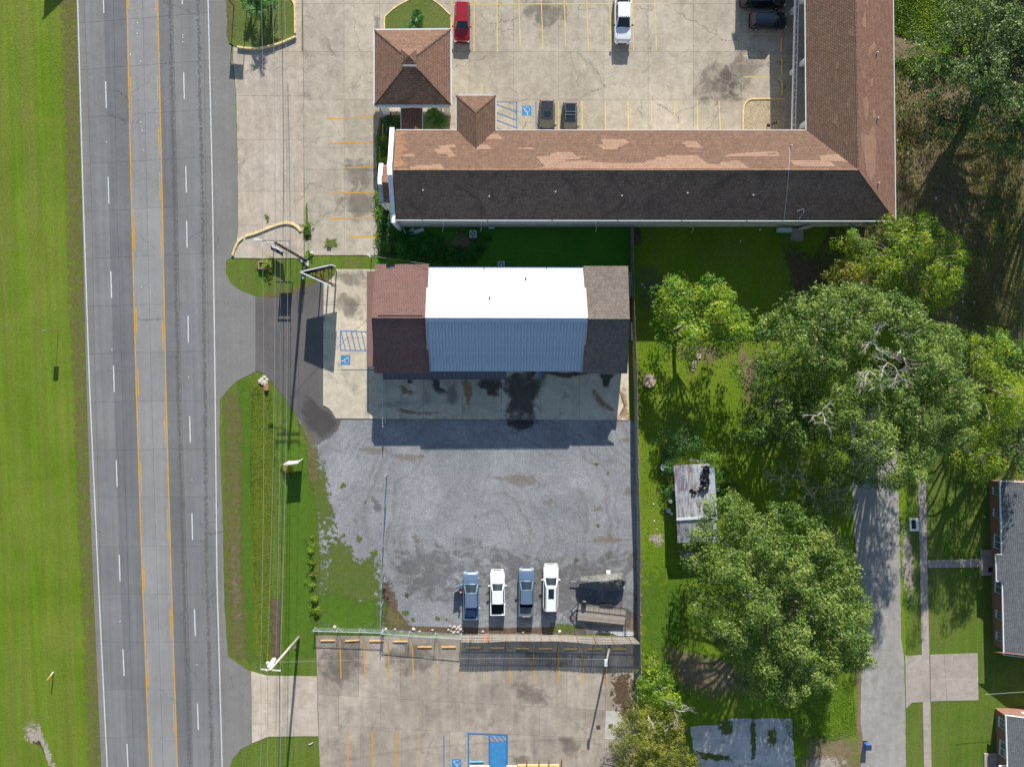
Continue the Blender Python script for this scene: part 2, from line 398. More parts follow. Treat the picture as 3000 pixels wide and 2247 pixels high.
M['dirt'] = patchmat('bare_soil', (0.22, 0.155, 0.10), (0.30, 0.22, 0.15), 0.75, 1.4, 1.2, ragged=1.0)
M['dirt_dk'] = patchmat('dark_soil', (0.10, 0.068, 0.045), (0.17, 0.12, 0.08))
M['dry'] = patchmat('dry_grass', (0.20, 0.165, 0.075), (0.14, 0.14, 0.045), 0.75, 1.3, 1.4, ragged=.9)
M['weed'] = patchmat('weed_patch', (0.07, 0.12, 0.02), (0.13, 0.15, 0.035), 0.95, 1.6, 0.5, ragged=0.95)
M['weedy'] = patchmat('yellow_weeds', (0.17, 0.19, 0.02), (0.11, 0.16, 0.02), 0.8, 1.4, 0.7, ragged=0.9)
M['green'] = patchmat('green_grass_patch', (0.075, 0.165, 0.014), (0.11, 0.195, 0.02), 0.75, 1.0, 1.2, ragged=.9)
M['oil'] = patchmat('oil_stain', (0.04, 0.036, 0.03), (0.075, 0.066, 0.055), 0.68, 0.8, 1.0, 0.6, 0.6)
M['grime'] = patchmat('grime_stain', (0.12, 0.105, 0.09), (0.17, 0.15, 0.13), 0.38, 0.7, 1.5, ragged=1.0)
M['rust'] = patchmat('rust_stain', (0.36, 0.17, 0.06), (0.40, 0.25, 0.13), 0.6, 1.5, 1.3, ragged=1.1)
M['pale'] = patchmat('pale_patch', (0.40, 0.38, 0.35), (0.33, 0.32, 0.30), 0.8, 1.0, 0.8)
M['sand'] = patchmat('sand_patch', (0.46, 0.40, 0.33), (0.36, 0.31, 0.25), 0.85, 1.8, 0.7, ragged=0.9)
M['yellow'] = paint_line('yellow_road_paint', (0.62, 0.33, 0.03), 0.5)
M['yel_pale'] = paint_line('pale_yellow_paint', (0.66, 0.52, 0.19), 0.55)
M['white_l'] = paint_line('white_road_paint', (0.62, 0.64, 0.64), 0.4)
M['blue_l'] = paint_line('blue_bay_paint', (0.035, 0.17, 0.42), 0.35)
M['blue_b'] = paint_line('bright_blue_paint', (0.05, 0.24, 0.50), 0.5)
M['curb_y'] = plain('cream_yellow_curb', (0.72, 0.55, 0.26), 0.8, vary=0.22, sc=3)
M['curb_s'] = plain('wheel_stop_yellow', (0.62, 0.42, 0.10), 0.8, vary=0.25, sc=5)
M['curb_o'] = plain('wheel_stop_orange', (0.66, 0.36, 0.12), 0.8, vary=0.3, sc=5)
M['curb_b'] = plain('wheel_stop_blue', (0.05, 0.30, 0.55), 0.7, vary=0.2, sc=4)
M['white'] = plain('white_paint', (0.78, 0.78, 0.77), 0.6, vary=0.06)
M['cream'] = plain('cream_stucco', (0.62, 0.57, 0.47), 0.9, vary=0.12, sc=0.9)
M['trim'] = plain('pale_metal_trim', (0.62, 0.66, 0.68), 0.45, 0.1, vary=0.08)
M['wire'] = plain('dull_wire', (0.30, 0.31, 0.31), 0.8, vary=.1)
M['steel'] = plain('galvanised_steel', (0.50, 0.56, 0.60), 0.4, 0.5, vary=0.12, sc=5)
M['dksteel'] = plain('dark_steel', (0.05, 0.05, 0.055), 0.5, 0.3, vary=0.2)
M['rusty'] = plain('rusty_steel', (0.20, 0.085, 0.045), 0.85, vary=0.35, sc=4)
M['black'] = plain('black_rubber', (0.018, 0.018, 0.02), 0.8, vary=0.2)
M['wood_old'] = plain('weathered_wood', (0.24, 0.215, 0.185), 0.9, vary=0.2, sc=3)
M['wood_dk'] = plain('creosote_pole_wood', (0.10, 0.062, 0.045), 0.9, vary=0.35, sc=3)
M['wood_pale'] = plain('silvered_pole_wood', (0.48, 0.42, 0.37), 0.9, vary=0.15, sc=3)
M['bark'] = plain('grey_bark', (0.30, 0.27, 0.235), 0.95, vary=0.25, sc=4)
M['bark_pale'] = plain('pale_dead_bark', (0.50, 0.46, 0.41), 0.9, vary=0.2, sc=4)
M['glass'] = glass('dark_glass')
M['pane'] = glass('window_glass', (0.10, 0.14, 0.15))
M['terracotta'] = plain('terracotta', (0.42, 0.20, 0.12), 0.85)
# ================================================================ GROUND, ROADS, PAVEMENTS
def interp(tab, y):
    for i in range(len(tab) - 1):
        if y <= tab[i + 1][0] or i == len(tab) - 2:
            (y0, x0), (y1, x1) = tab[i], tab[i + 1]
            return x0 + (x1 - x0) * (y - y0) / (y1 - y0)
Z_L, Z_B, Z_S, Z_M = 0.006, 0.014, 0.05, 0.056
gm = MB(); gm.add([(-700, -700, 0), (700, -700, 0), (700, 700, 0), (-700, 700, 0)], [(0, 1, 2, 3)])
ground = gm.build('ground', M['g_yard']); ground['kind'] = 'structure'
T_edgeL = [(0, 224), (562, 240), (1124, 253), (1685, 272), (2247, 297)]
T_wl = [(0, 227.5), (562, 243), (1124, 262), (1685, 287.6), (2247, 314)]
T_wr = [(0, 609.6), (562, 622.5), (1124, 630), (1685, 635.5), (2247, 651)]
T_yl = [(0, 371.5), (562, 384.3), (1124, 398.6), (1685, 416.5), (2247, 438.6)]
T_yr = [(0, 462), (562, 475), (1124, 485.7), (1685, 501.4), (2247, 519.7)]
T_dl = [(0, 303), (562, 318), (1124, 334), (1685, 351), (2247, 375)]
T_dr = [(0, 533.6), (562, 545.8), (1124, 553.6), (1685, 566.5), (2247, 584.5)]
T_j0 = [(0, 247), (562, 268), (1124, 279), (1685, 294), (2247, 320)]
T_j1 = [(0, 333), (562, 342), (1124, 358), (1685, 375), (2247, 392)]
T_jc = [(0, 418), (562, 430), (1124, 443), (1685, 460), (2247, 478)]
T_j2 = [(0, 506), (562, 519), (1124, 531), (1685, 547), (2247, 565)]
T_j3 = [(0, 596), (562, 603), (1124, 613), (1685, 629), (2247, 648)]
T_shR = [(0, 617), (562, 630), (1124, 638), (1685, 646), (2247, 660)]
west = sheet('west_lawn', densify([(-900, -800), (interp(T_edgeL, -800), -800), (224, 0), (240, 562), (253, 1124), (272, 1685), (297, 2247), (interp(T_edgeL, 3000), 3000), (-900, 3000)], 14, 1.6), Z_L, M['g_west'], kind='structure')
verge = sheet('verge_lawn', [(600, 740), (905, 740), (930, 735), (1120, 735), (1120, 800), (940, 1300), (1130, 1600), (1130, 1990), (945, 1990), (945, 2500), (600, 2500)], Z_L, M['g_verge'], kind='structure')
sheet('motel_back_lawn', [(1098, 640), (1853, 640), (1853, 800), (1098, 800)], Z_L + .004, M['g_lush'], kind='structure')
sheet('rough_field', densify([(2560, 95), (2680, 130), (2760, 160), (3500, 120), (3500, 1200), (2830, 1130), (2700, 1000), (2560, 960), (2300, 900), (2440, 650), (2560, 600)], 25, 5), Z_L, M['g_rough'], kind='structure')
# road: slabs between the transverse and lengthwise joints, dark tar below them
road = sheet('highway', [(interp(T_edgeL, -900), -900)] + [(x, y) for y, x in T_edgeL] + [(interp(T_edgeL, 3100), 3100), (interp(T_shR, 3100), 3100)] + [(x, y) for y, x in T_shR][::-1] + [(interp(T_shR, -900), -900)], Z_B, M['joint_dark'], kind='structure')
rows = [(68, 39), (205, 178), (344, 322), (481, 461), (621, 601), (759, 742), (898, 888), (1038, 1028), (1178, 1173), (1319, 1315), (1458, 1456), (1602, 1600), (1739, 1741), (1879, 1881), (2020, 2019), (2159, 2158)]
rows = [(68 - 140 * k, 39 - 143 * k) for k in range(4, 0, -1)] + rows + [(2159 + 140 * k, 2158 + 140 * k) for k in range(1, 5)]
cols = [(T_edgeL, 0, 'asph_sh'), (T_j0, 1, 'asph_c'), (T_dl, 0, 'asph_a'), (T_j1, 1, 'asph_a'), (T_yl, 0, 'asph_b'), (T_jc, 1, 'asph_b'), (T_yr, 0, 'asph_a'), (T_j2, 1, 'asph_c'), (T_j3, 1, 'asph_sh'), (T_shR, 0, None)]
def rowy(r, x): return r[0] + (r[1] - r[0]) * (x - 240) / 360.0
gx, gy = 0.24, 0.24
for ri in range(len(rows) - 1):
    for ci in range(len(cols) - 1):
        (ta, ga, mt), (tb, gb, _) = cols[ci], cols[ci + 1]
        q = []
        for (tt, gg, sgn) in ((ta, ga, 1), (tb, gb, -1)):
            for rr, sy in ((rows[ri], 1), (rows[ri + 1], -1)):
                ym = rowy(rr, 400); x = interp(tt, ym); q.append((x + sgn * gx * gg, rowy(rr, x) + sy * gy))
        sheet('road_slab', [q[0], q[2], q[3], q[1]], Z_S, M[mt], road, 0.03)
def stripe(name, tab, y0, y1, w, mat, parent=road, dx=0.0, z=Z_M):
    ys = [y0 + (y1 - y0) * k / max(1, int((y1 - y0) / 120) + 1) for k in range(int((y1 - y0) / 120) + 2)]
    pts = [(interp(tab, y) + dx - w / 2, y) for y in ys] + [(interp(tab, y) + dx + w / 2, y) for y in ys][::-1]
    return sheet(name, pts, z, mat, parent)
stripe('edge_line', T_wl, -800, 3000, 3.0, M['white_l']); stripe('edge_line', T_wr, -800, 3000, 3.0, M['white_l'])
stripe('yellow_line', T_yl, -800, 3000, 3.2, M['yellow']); stripe('yellow_line', T_yr, -800, 3000, 3.2, M['yellow'])
for k in range(-2, 12):
    y = -38 + 277 * k if k < 2 else 242 + 276.5 * (k - 1)
    stripe('lane_dash', T_dl, y, y + 78, 3.2, M['white_l'])
for y in (-64, 213, 487, 648, 925, 1219, 1503, 1784, 2060, 2340): stripe('lane_dash', T_dr, y, y + 78, 3.2, M['white_l'])
for y, l in ((-60, 88), (228, 130), (612, 118), (899, 76), (1078, 80), (1357, 86), (1645, 76), (1918, 90), (2190, 90)): stripe('yellow_dash', T_yl, y, y + l, 2.4, M['yellow'], dx=6)
for y, l in ((-60, 95), (225, 75), (373, 80), (504, 80), (680, 78), (944, 83), (1223, 80), (1490, 92), (1784, 88), (2061, 85)): stripe('yellow_dash', T_yr, y, y + l, 2.4, M['yellow'], dx=-6)
# brownish wheel tracks in the right lanes
wt = patchmat('worn_track', (0.19, 0.175, 0.155), (0.15, 0.14, 0.128), 0.55, 2.5, 1.2, ragged=0.9)
for tab, dx in ((T_yr, 36), (T_wr, -30)):
    ys = list(range(-60, 2320, 60)); n = len(ys); vs = []; fd = []
    for y in ys:
        for o_, f_ in ((-8, 0), (0, 1), (8, 0)): vs.append(tuple(P(interp(tab, y) + dx + o_ + random.uniform(-1, 1), y, Z_M - .003))); fd.append(f_ * .75)
    me = bpy.data.meshes.new('worn_track'); me.from_pydata(vs, [], [(3 * i + j, 3 * i + 3 + j, 3 * i + 4 + j, 3 * i + 1 + j) for i in range(n - 1) for j in (0, 1)])
    me.attributes.new('fade', 'FLOAT', 'POINT').data.foreach_set('value', fd); link_mesh('worn_track', me, road, wt)
# raised pavement markers
mk = MB(); mk.box((0, 0, 0.012), (0.1, 0.1, 0.02)); mko = None
for x, y in ((403, 68), (402, 99), (536, 104), (536, 111), (536, 124), (313, 416), (412, 180), (328, 1024), (414, 841), (553, 1105), (382, 160), (562, 1406), (352, 1819), (577, 1947), (417, 383), (413, 358), (420, 440)):
    if mko is None: mko = mk.build('lane_marker', M['white'], road); o = mko
    else: o = mko.copy(); COL.objects.link(o)
    o.location = P(x, y, Z_S)
# shoulder and driveways
sh = sheet('road_shoulder', densify([(615, -800), (668, -800), (667, 0), (665, 95), (668, 125), (680, 136), (681, 178), (690, 271), (693, 420), (695, 562), (697, 664), (692, 715), (682, 752), (663, 765), (661, 799), (678, 833), (712, 855), (750, 870), (750, 1088), (720, 1103), (692, 1118), (675, 1134), (644, 1171), (643, 1300), (650, 1450), (654, 1600), (656, 1686), (658, 1787), (662, 1840), (666, 1888), (667, 1922), (700, 1945), (730, 1964), (735, 1966), (736, 2100), (735, 2178), (705, 2194), (680, 2225), (673, 2247), (668, 2600), (650, 2600), (640, 2100), (628, 1124), (618, 400)], 16, 1.0), Z_B + .012, M['asph_sh'], kind='structure')
drive = sheet('shop_driveway', [(748, 869.5), (800, 873), (852, 864), (900, 842), (950, 818), (947.5, 826), (947, 1000), (946, 1190), (966, 1200), (984, 1226), (998, 1228), (996, 1240), (991, 1256), (967, 1280), (950, 1288), (930, 1303), (862, 1205), (830, 1160), (797, 1118), (772, 1093), (748, 1087)], Z_B + .02, M['asph_new'], kind='structure')
decal('fresh_asphalt_patch', [(890, 1150), (944, 1192), (966, 1204), (984, 1230), (994, 1236), (985, 1260), (935, 1296), (880, 1225)], Z_B + .024, patchmat('fresh_asphalt_top', (0.08, 0.074, 0.072), (0.10, 0.092, 0.09), .6, .6, 1.3), drive, 0.8, grow=1.0)
sheet('gravel_lot', densify([(862, 1205), (930, 1303), (950, 1288), (967, 1280), (991, 1256), (998, 1228), (1842, 1230), (1868, 1238), (1878, 1856), (1355, 1858), (1120, 1850), (1085, 1856), (930, 1856), (936, 1700), (938, 1620), (930, 1520), (918, 1428), (915, 1330), (893, 1265)], 9, 2.2), Z_B, M['gravel'], kind='structure')

# ---- slab grids
def slabs(parent, region, cells, mat, z=Z_S, gap=0.28, t=0.032, name='concrete_slab'):
    for c in cells:
        q = clip_convex(region, inset_quad(c, gap))
        if len(q) >= 3 and poly_area(q) > 60: sheet(name, q, z, mat, parent, t)
def grid(xs, ys): return [[(xs[i], ys[j]), (xs[i + 1], ys[j]), (xs[i + 1], ys[j + 1]), (xs[i], ys[j + 1])] for i in range(len(xs) - 1) for j in range(len(ys) - 1)]
court_reg = [(885, -420), (2314, -420), (2314, 400), (1240, 400), (1240, 345), (1112, 345), (1103, 400), (1106, 748), (893, 748)]
court = sheet('motel_parking_lot', court_reg, Z_B, M['joint'], kind='structure')
slabs(court, court_reg, grid([885, 1008, 1112, 1243, 1374, 1505, 1637, 1769.5, 1899, 2031, 2172, 2314], [-420, -268, -128, 12, 152, 292, 432]) + grid([885, 1009, 1112], [432, 497, 620, 760]), M['conc_up'])
tan_reg = densify([(692, -420), (884, -420), (892, 757), (690, 757), (683, 752), (692, 718), (698, 664), (697, 562), (695, 420), (692, 271), (683, 178), (684, 137)], 20, .8)
tan = sheet('motel_entrance_drive', tan_reg, Z_B + .002, M['joint'], kind='structure')
slabs(tan, tan_reg, grid([660, 780, 884], [-420, -128, 12, 152]) + grid([660, 890], [152, 281, 410, 561, 660, 760]), M['conc_tan'])
low_reg = [(926, 1861), (1190, 1864), (1352, 1861), (1500, 1862), (1868, 1868), (1872, 2300), (1820, 2600), (940, 2600), (937, 2247), (931, 2100)]
low = sheet('lower_parking_lot', low_reg, Z_B, M['joint'], kind='structure')
J1 = lambda x: 2034 + (x - 933) * 0.0555; J2 = lambda x: 2122 + (x - 936) * 0.0515
def band(xa, f0, f1): return [[(xa[i], f0(xa[i])), (xa[i + 1], f0(xa[i + 1])), (xa[i + 1], f1(xa[i + 1])), (xa[i], f1(xa[i]))] for i in range(len(xa) - 1)]
slabs(low, low_reg, band([900, 1051, 1173, 1313, 1441, 1561, 1661, 1773, 1900], lambda x: 1850, J1), M['conc_low'], gap=.33)
slabs(low, low_reg, band([900, 992, 1115, 1249, 1345, 1506, 1581, 1715, 1773, 1900], J1, J2), M['conc_low'], gap=.33)
slabs(low, low_reg, band([900, 1056, 1177, 1318, 1440, 1564, 1661, 1771, 1900], J2, lambda x: J2(x) + 145) + band([900, 1056, 1177, 1318, 1440, 1564, 1661, 1771, 1900], lambda x: J2(x) + 145, lambda x: 2600), M['conc_low'], gap=.33)
ent_reg = densify([(736, 1966), (782, 1979), (929, 1981), (934, 2156), (786, 2157), (760, 2168), (738, 2177), (737, 2100)], 20, .5)
ent = sheet('lower_lot_entrance', ent_reg, Z_B + .002, M['joint'], kind='structure')
slabs(ent, ent_reg, [[(730, 1960), (783, 1960), (784, 2060), (730, 2056)], [(730, 2056), (784, 2060), (786, 2122), (730, 2120)], [(730, 2120), (786, 2122), (786, 2190), (730, 2190)], [(783, 1960), (932, 1960), (934, 2076), (784, 2068)], [(784, 2068), (935, 2076), (936, 2170), (786, 2170)]], M['conc_tan'], gap=.3)
shop_reg = [(984, 789)] + smooth_px([(984, 789), (980, 806), (966, 820), (948, 829)], 4, False)[1:] + [(946.5, 1187), (952, 1190), (962, 1195), (972, 1206), (979, 1218), (984, 1226), (1842, 1231), (1841, 789)]
pad = sheet('shop_concrete_pad', shop_reg, Z_B + .008, M['joint'], kind='structure')
slabs(pad, shop_reg, grid([940, 1080], [780, 894, 989, 1083, 1240]) + grid([1080, 1240, 1354, 1469, 1583, 1698, 1850], [1040, 1240]) + grid([1080, 1850], [780, 1040]), M['conc_shop'], z=Z_S + .03, gap=.28, t=.05)
Z_PM = Z_S + .034
# side street, walk, house drive
street = sheet('side_street', densify([(2490, 1180), (2618, 1180), (2633, 1446), (2638, 1686), (2640, 1872), (2648, 1922), (2652, 2075), (2654, 2247), (2656, 2700), (2525, 2700), (2521, 2247), (2528, 2160), (2521, 2119), (2525, 1922), (2513, 1686), (2503, 1560), (2498, 1440)], 14, 1.1), Z_B + .02, M['street'], kind='structure')
walk = sheet('sidewalk', [(2689, 1300), (2712, 1300), (2729, 2400), (2707, 2400)], Z_B, M['joint'], kind='structure')
for k in range(26):
    y0 = 1300 + k * 42; f = lambda y: (2690 + (y - 1400) * .0205, 2712 + (y - 1400) * .0205)
    a, b = f(y0), f(y0 + 42); sheet('concrete_slab', [(a[0], y0 + .3), (a[1], y0 + .3), (b[1], y0 + 41.7), (b[0], y0 + 41.7)], Z_S, M['conc_walk'], walk, .03)
hw = sheet('house_walk', [(2719, 1641), (2873, 1637), (2873, 1661), (2720, 1663)], Z_S - .006, M['conc_walk'], None, .03, kind='structure')
hd_reg = [(2652, 1919), (2667, 1921), (2703, 1918), (2864.6, 1913), (2866.7, 2050.6), (2752, 2053), (2670.6, 2058), (2655, 2075)]
hd = sheet('house_driveway', hd_reg, Z_B + .006, M['joint'], kind='structure')
slabs(hd, hd_reg, [[(2640, 1900), (2703, 1900), (2706, 2090), (2645, 2090)], [(2725, 1900), (2880, 1900), (2880, 1982), (2726, 1986)], [(2726, 1986), (2880, 1982), (2880, 2090), (2728, 2090)]], M['conc_walk'], z=Z_S - .003)
old_reg = densify([(2030, 2140), (2097, 2126), (2138, 2106), (2250, 2104), (2318, 2106), (2325, 2300), (2050, 2300), (2030, 2180)], 10, 3)
old = sheet('broken_slab_foundation', old_reg, Z_B, M['conc_old'], kind='structure')
for cell in ([(2022, 2128), (2098, 2122), (2100, 2158), (2055, 2176), (2028, 2165)], [(2066, 2176), (2112, 2160), (2150, 2158), (2152, 2208), (2120, 2214), (2075, 2200)], [(2138, 2104), (2196, 2104), (2200, 2150), (2160, 2146)], [(2200, 2104), (2258, 2104), (2256, 2150), (2204, 2150)], [(2262, 2104), (2322, 2106), (2322, 2160), (2262, 2162)], [(2160, 2156), (2210, 2154), (2212, 2210), (2162, 2212)], [(2218, 2156), (2256, 2154), (2258, 2214), (2218, 2212)], [(2263, 2166), (2322, 2164), (2324, 2212), (2264, 2214)], [(2055, 2222), (2330, 2218), (2332, 2330), (2050, 2330)]):
    sheet('concrete_slab', densify(cell, 9, 1.8), Z_B + .018, M['conc_old'], old, .016)
for c_ in ([(2100, 2110), (2140, 2106), (2150, 2140), (2120, 2160)], [(2200, 2100), (2212, 2100), (2214, 2215), (2200, 2215)], [(2030, 2200), (2080, 2205), (2150, 2215), (2140, 2228), (2060, 2225)], [(2250, 2140), (2270, 2130), (2275, 2180), (2252, 2180)]): decal('weed_patch', c_, Z_S + .003, M['weed'], old, .5)

# ---- curbs and islands
def curb(name, pts, w, h, mat, parent=None, z0=0.0, **k):
    w3 = [P(x, y, 0) for x, y in pts]; L = []; Rr = []
    for i, p in enumerate(w3):
        d = (w3[min(i + 1, len(w3) - 1)] - w3[max(i - 1, 0)]).normalized(); n = Vector((-d.y, d.x, 0)); L.append(p + n * w / 2); Rr.append(p - n * w / 2)
    m = MB(); n = len(L); e = w * .18
    vs = []
    for l, r in zip(L, Rr):
        d = (r - l).normalized()
        vs += [(l.x, l.y, z0), (l.x + d.x * e, l.y + d.y * e, h), (r.x - d.x * e, r.y - d.y * e, h), (r.x, r.y, z0)]
    fs = [[4 * i + j, 4 * i + j + 1, 4 * i + 5 + j, 4 * i + 4 + j] for i in range(n - 1) for j in range(3)] + [[0, 1, 2, 3], [4 * n - 4, 4 * n - 3, 4 * n - 2, 4 * n - 1]]
    m.add(vs, fs); o = m.build(name, mat, parent)
    return tag(o, **k)
isl = sheet('entrance_island_lawn', densify([(669, -420), (668, 0), (667, 90), (670, 126), (690, 137), (727, 142), (763, 142), (799, 134), (828, 124), (858, 108), (864, 95), (863, 43), (862, 14), (855, 0), (835, -60), (800, -420)], 10, .8), 0.10, M['g_isl'], kind='structure')
for p in isl.data.vertices: pass
curb('island_curb', smooth_px([(838, -55), (856, 0), (863, 16), (864.5, 43), (865, 99)], 4, False), .26, .2, M['curb_y'], label='cream curb along the right side of the palm island', cat='curb')
curb('island_curb', smooth_px([(867, 110), (828, 127), (799, 136), (763, 143.5), (727, 144), (697, 140)], 4, False), .30, .34, M['curb_y'], label='curved cream curb along the lower end of the palm island', cat='curb')
sheet('pavilion_island_lawn', [(1127, 100), (1127, 51), (1150, 30), (1191, 5), (1215, -6), (1245, -6), (1269, 2), (1293, 20), (1320, 46), (1321, 100)], 0.12, M['g_isl'], kind='structure')
curb('island_curb', [(1126.5, 92), (1127.5, 51), (1150, 29.5), (1172, 15), (1191, 5), (1204, -2), (1218, -6)], .2, .16, M['curb_y'], label='pale yellow curb on the left side of the grass island above the pavilion roof', cat='curb')
curb('island_curb', smooth_px([(1248, -6), (1269, 2), (1293, 20), (1318, 45)], 3, False), .2, .16, M['curb_y'], label='pale yellow curb on the right side of the grass island above the pavilion roof', cat='curb')
curb('island_curb', [(1321.5, 52), (1321.8, 72), (1322, 92)], .2, .16, M['curb_y'], label='short straight yellow curb left of the red car', cat='curb')
curb('island_curb', smooth_px([(682, 749), (689, 728), (698, 710), (712, 697)], 4, False), .3, .2, M['curb_y'], label='lower left cream curb piece at the utility pole corner', cat='curb')
curb('island_curb', smooth_px([(720, 693), (750, 684), (790, 668), (822, 657), (843, 655), (860, 659), (873, 668), (881, 678)], 4, False), .34, .2, M['curb_y'], label='long curved cream curb above the utility pole crossarm', cat='curb')
sheet('pebble_bed', [(2177, 400), (2178, 325), (2184, 305), (2196, 294), (2316, 292), (2316, 400)], .07, M['pebble'], kind='structure')
curb('pebble_curb', smooth_px([(2175.5, 398), (2176, 345), (2178, 318), (2184, 303), (2196, 293), (2220, 291), (2270, 291), (2318, 291.5)], 4, False), .2, .15, M['curb_y'], label='yellow curb around the pebble bed in the motel corner', cat='curb')

# ---- painted lines
def line(par, a, b, w, mat, name='parking_line', z=Z_M):
    d = Vector((b[0] - a[0], b[1] - a[1])); d.normalize(); n = Vector((-d.y, d.x)) * w / 2
    return sheet(name, [(a[0] + n.x, a[1] + n.y), (b[0] + n.x, b[1] + n.y), (b[0] - n.x, b[1] - n.y), (a[0] - n.x, a[1] - n.y)], z, mat, par)
line(court, (1321, 14), (1964, 11), 2.8, M['yel_pale'])
for a, b in (((1323, -130), (1323, 14)), ((1390, -130), (1388.6, 152)), ((1454.5, -130), (1457, 152)), ((1516, -130), (1524.5, 142)), ((1581, -130), (1591, 147)), ((1650, -130), (1657, 136)), ((1715, -130), (1724, 151)), ((1781, -130), (1791, 148)), ((1848, -130), (1857, 149)), ((1914, -130), (1923, 149))):
    line(court, a, b, 2.8, M['yel_pale'], z=Z_M + .003)
for x0, x1, y1 in ((1637, 1637, 400), (1705, 1706, 400), (1773, 1774, 400), (1840, 1842, 400), (1908, 1909.5, 362), (1975.5, 1976, 337), (2043.5, 2045, 400), (2106.5, 2111.5, 400)): line(court, (x0, 296), (x1, y1), 2.8, M['yel_pale'])
for y in (-25, 39, 101, 165, 226.6): line(court, (2178, y), (2296, y + .5), 2.6, M['yel_pale'])
line(court, (1570, 298), (1571, 400), 2.6, M['blue_l'])
line(court, (1455, 299.5), (1515, 299.5), 2.6, M['blue_l']); line(court, (1514, 299), (1514, 392), 2.6, M['blue_l'], z=Z_M + .003)
for y in (307, 331, 353, 375): line(court, (1455, y), (1512.5, y + 21.5), 2.6, M['blue_l'], z=Z_M + .006)
for a, b in (((958.6, 348.7), (1105.5, 343)), ((960, 421.6), (1111, 415.5)), ((1004, 493), (1104, 489)), ((963.7, 568), (1100, 563.7)), ((963.7, 641.7), (1103, 637)), ((1026, 694), (1106, 695))): line(court, a, b, 3.2, M['yellow'])
for x, xe, y0, ye in ((996, 999, 1875, 1987), (1067, 1069.5, 1878, 1988), (1138.5, 1139.5, 1880, 1990), (1208.6, 1210.6, 1880, 1993), (1281, 1282.6, 1882, 1995), (1351, 1352.5, 1888, 1996), (1421, 1423, 1890, 1998), (1493, 1495, 1892, 2000), (1564, 1565, 1893, 2004), (1636, 1637, 1893, 2004), (1707, 1707.6, 1895, 2004), (1778, 1778, 1897, 2004)): line(low, (x, y0), (xe, ye), 2.8, M['yellow'])
for x, xe in ((1019.7, 1020), (1091.5, 1090), (1162.5, 1160), (1228.5, 1230.5)): line(low, (x, 2141), (xe, 2400), 3.0, M['yellow'])
line(low, (1300.5, 2151), (1301, 2400), 2.8, M['blue_l'])
line(low, (1370, 2148.5), (1488, 2153), 5, M['blue_l']); line(low, (1372, 2146), (1372.5, 2400), 4, M['blue_l'], z=Z_M + .003)
line(low, (1434, 2150), (1434, 2241), 5.5, M['blue_l'], z=Z_M + .003); line(low, (1485, 2152), (1485, 2241), 6, M['blue_l'], z=Z_M + .003)
for k in range(4): line(low, (1439 + 13 * k, 2155), (min(1455 + 13 * k, 1481), 2155 + (min(1455 + 13 * k, 1481) - 1439 - 13 * k) * 1.12), 4, M['blue_b'], z=Z_M + .006)
sheet('blue_painted_ramp', [(1436.5, 2172), (1482, 2173), (1482.6, 2300), (1436.5, 2300)], Z_M + .009, M['blue_b'], low)
line(pad, (996, 970), (1090, 972.5), 2.6, M['blue_l'], z=Z_PM); line(pad, (997.5, 970), (998, 1027), 2.6, M['blue_l'], z=Z_PM + .003); line(pad, (997, 1026.8), (1090, 1027.5), 2.6, M['blue_l'], z=Z_PM)
for k in range(6): line(pad, (999 + 14.8 * k, 971), (1012 + 14.8 * k, 1026), 2.4, M['blue_l'], z=Z_PM + .006)
line(pad, (998, 1083.7), (1100, 1084), 2.4, M['blue_l'], z=Z_PM)
def access_symbol(par, cx, cy, s, rot, z):
    """blue square with the white wheelchair emblem; local y up on the emblem"""
    c, sn = math.cos(rot), math.sin(rot); T = lambda x, y: (cx + (x * c - y * sn) * s, cy - (x * sn + y * c) * s)
    sheet('access_symbol_ground', [T(-.5, -.5), T(.5, -.5), T(.5, .5), T(-.5, .5)], z, M['blue_b'], par)
    m = MB(); zz = z + .003
    def st(pts, w):
        for a, b in zip(pts, pts[1:]):
            d = Vector((b[0] - a[0], b[1] - a[1])).normalized(); n = Vector((-d.y, d.x)) * w / 2; e = d * w * .3
            m.add([P(*T(a[0] - e.x + n.x, a[1] - e.y + n.y), zz), P(*T(b[0] + e.x + n.x, b[1] + e.y + n.y), zz), P(*T(b[0] + e.x - n.x, b[1] + e.y - n.y), zz), P(*T(a[0] - e.x - n.x, a[1] - e.y - n.y), zz)], [(0, 1, 2, 3)])
    m.add([P(*T(-.08 + .07 * math.cos(t), .36 + .07 * math.sin(t)), zz) for t in [k * math.pi / 4 for k in range(8)]], [list(range(8))])
    st([(-.07, .27), (-.05, .02)], .08); st([(-.05, .02), (.16, .02), (.26, -.28), (.36, -.25)], .07); st([(-.06, .14), (.12, .14)], .055)
    st([(-.05 + .27 * math.cos(t), -.1 + .27 * math.sin(t)) for t in [R_(110 + 24 * k) for k in range(10)]], .06)
    me = m.build('access_symbol', M['white_l'], par)
access_symbol(court, 1543, 325, 27.5, math.pi, Z_M)
access_symbol(low, 1337, 2236, 27, math.pi, Z_M)
access_symbol(pad, 1012.3, 1055.3, 28, math.pi / 2, Z_PM)
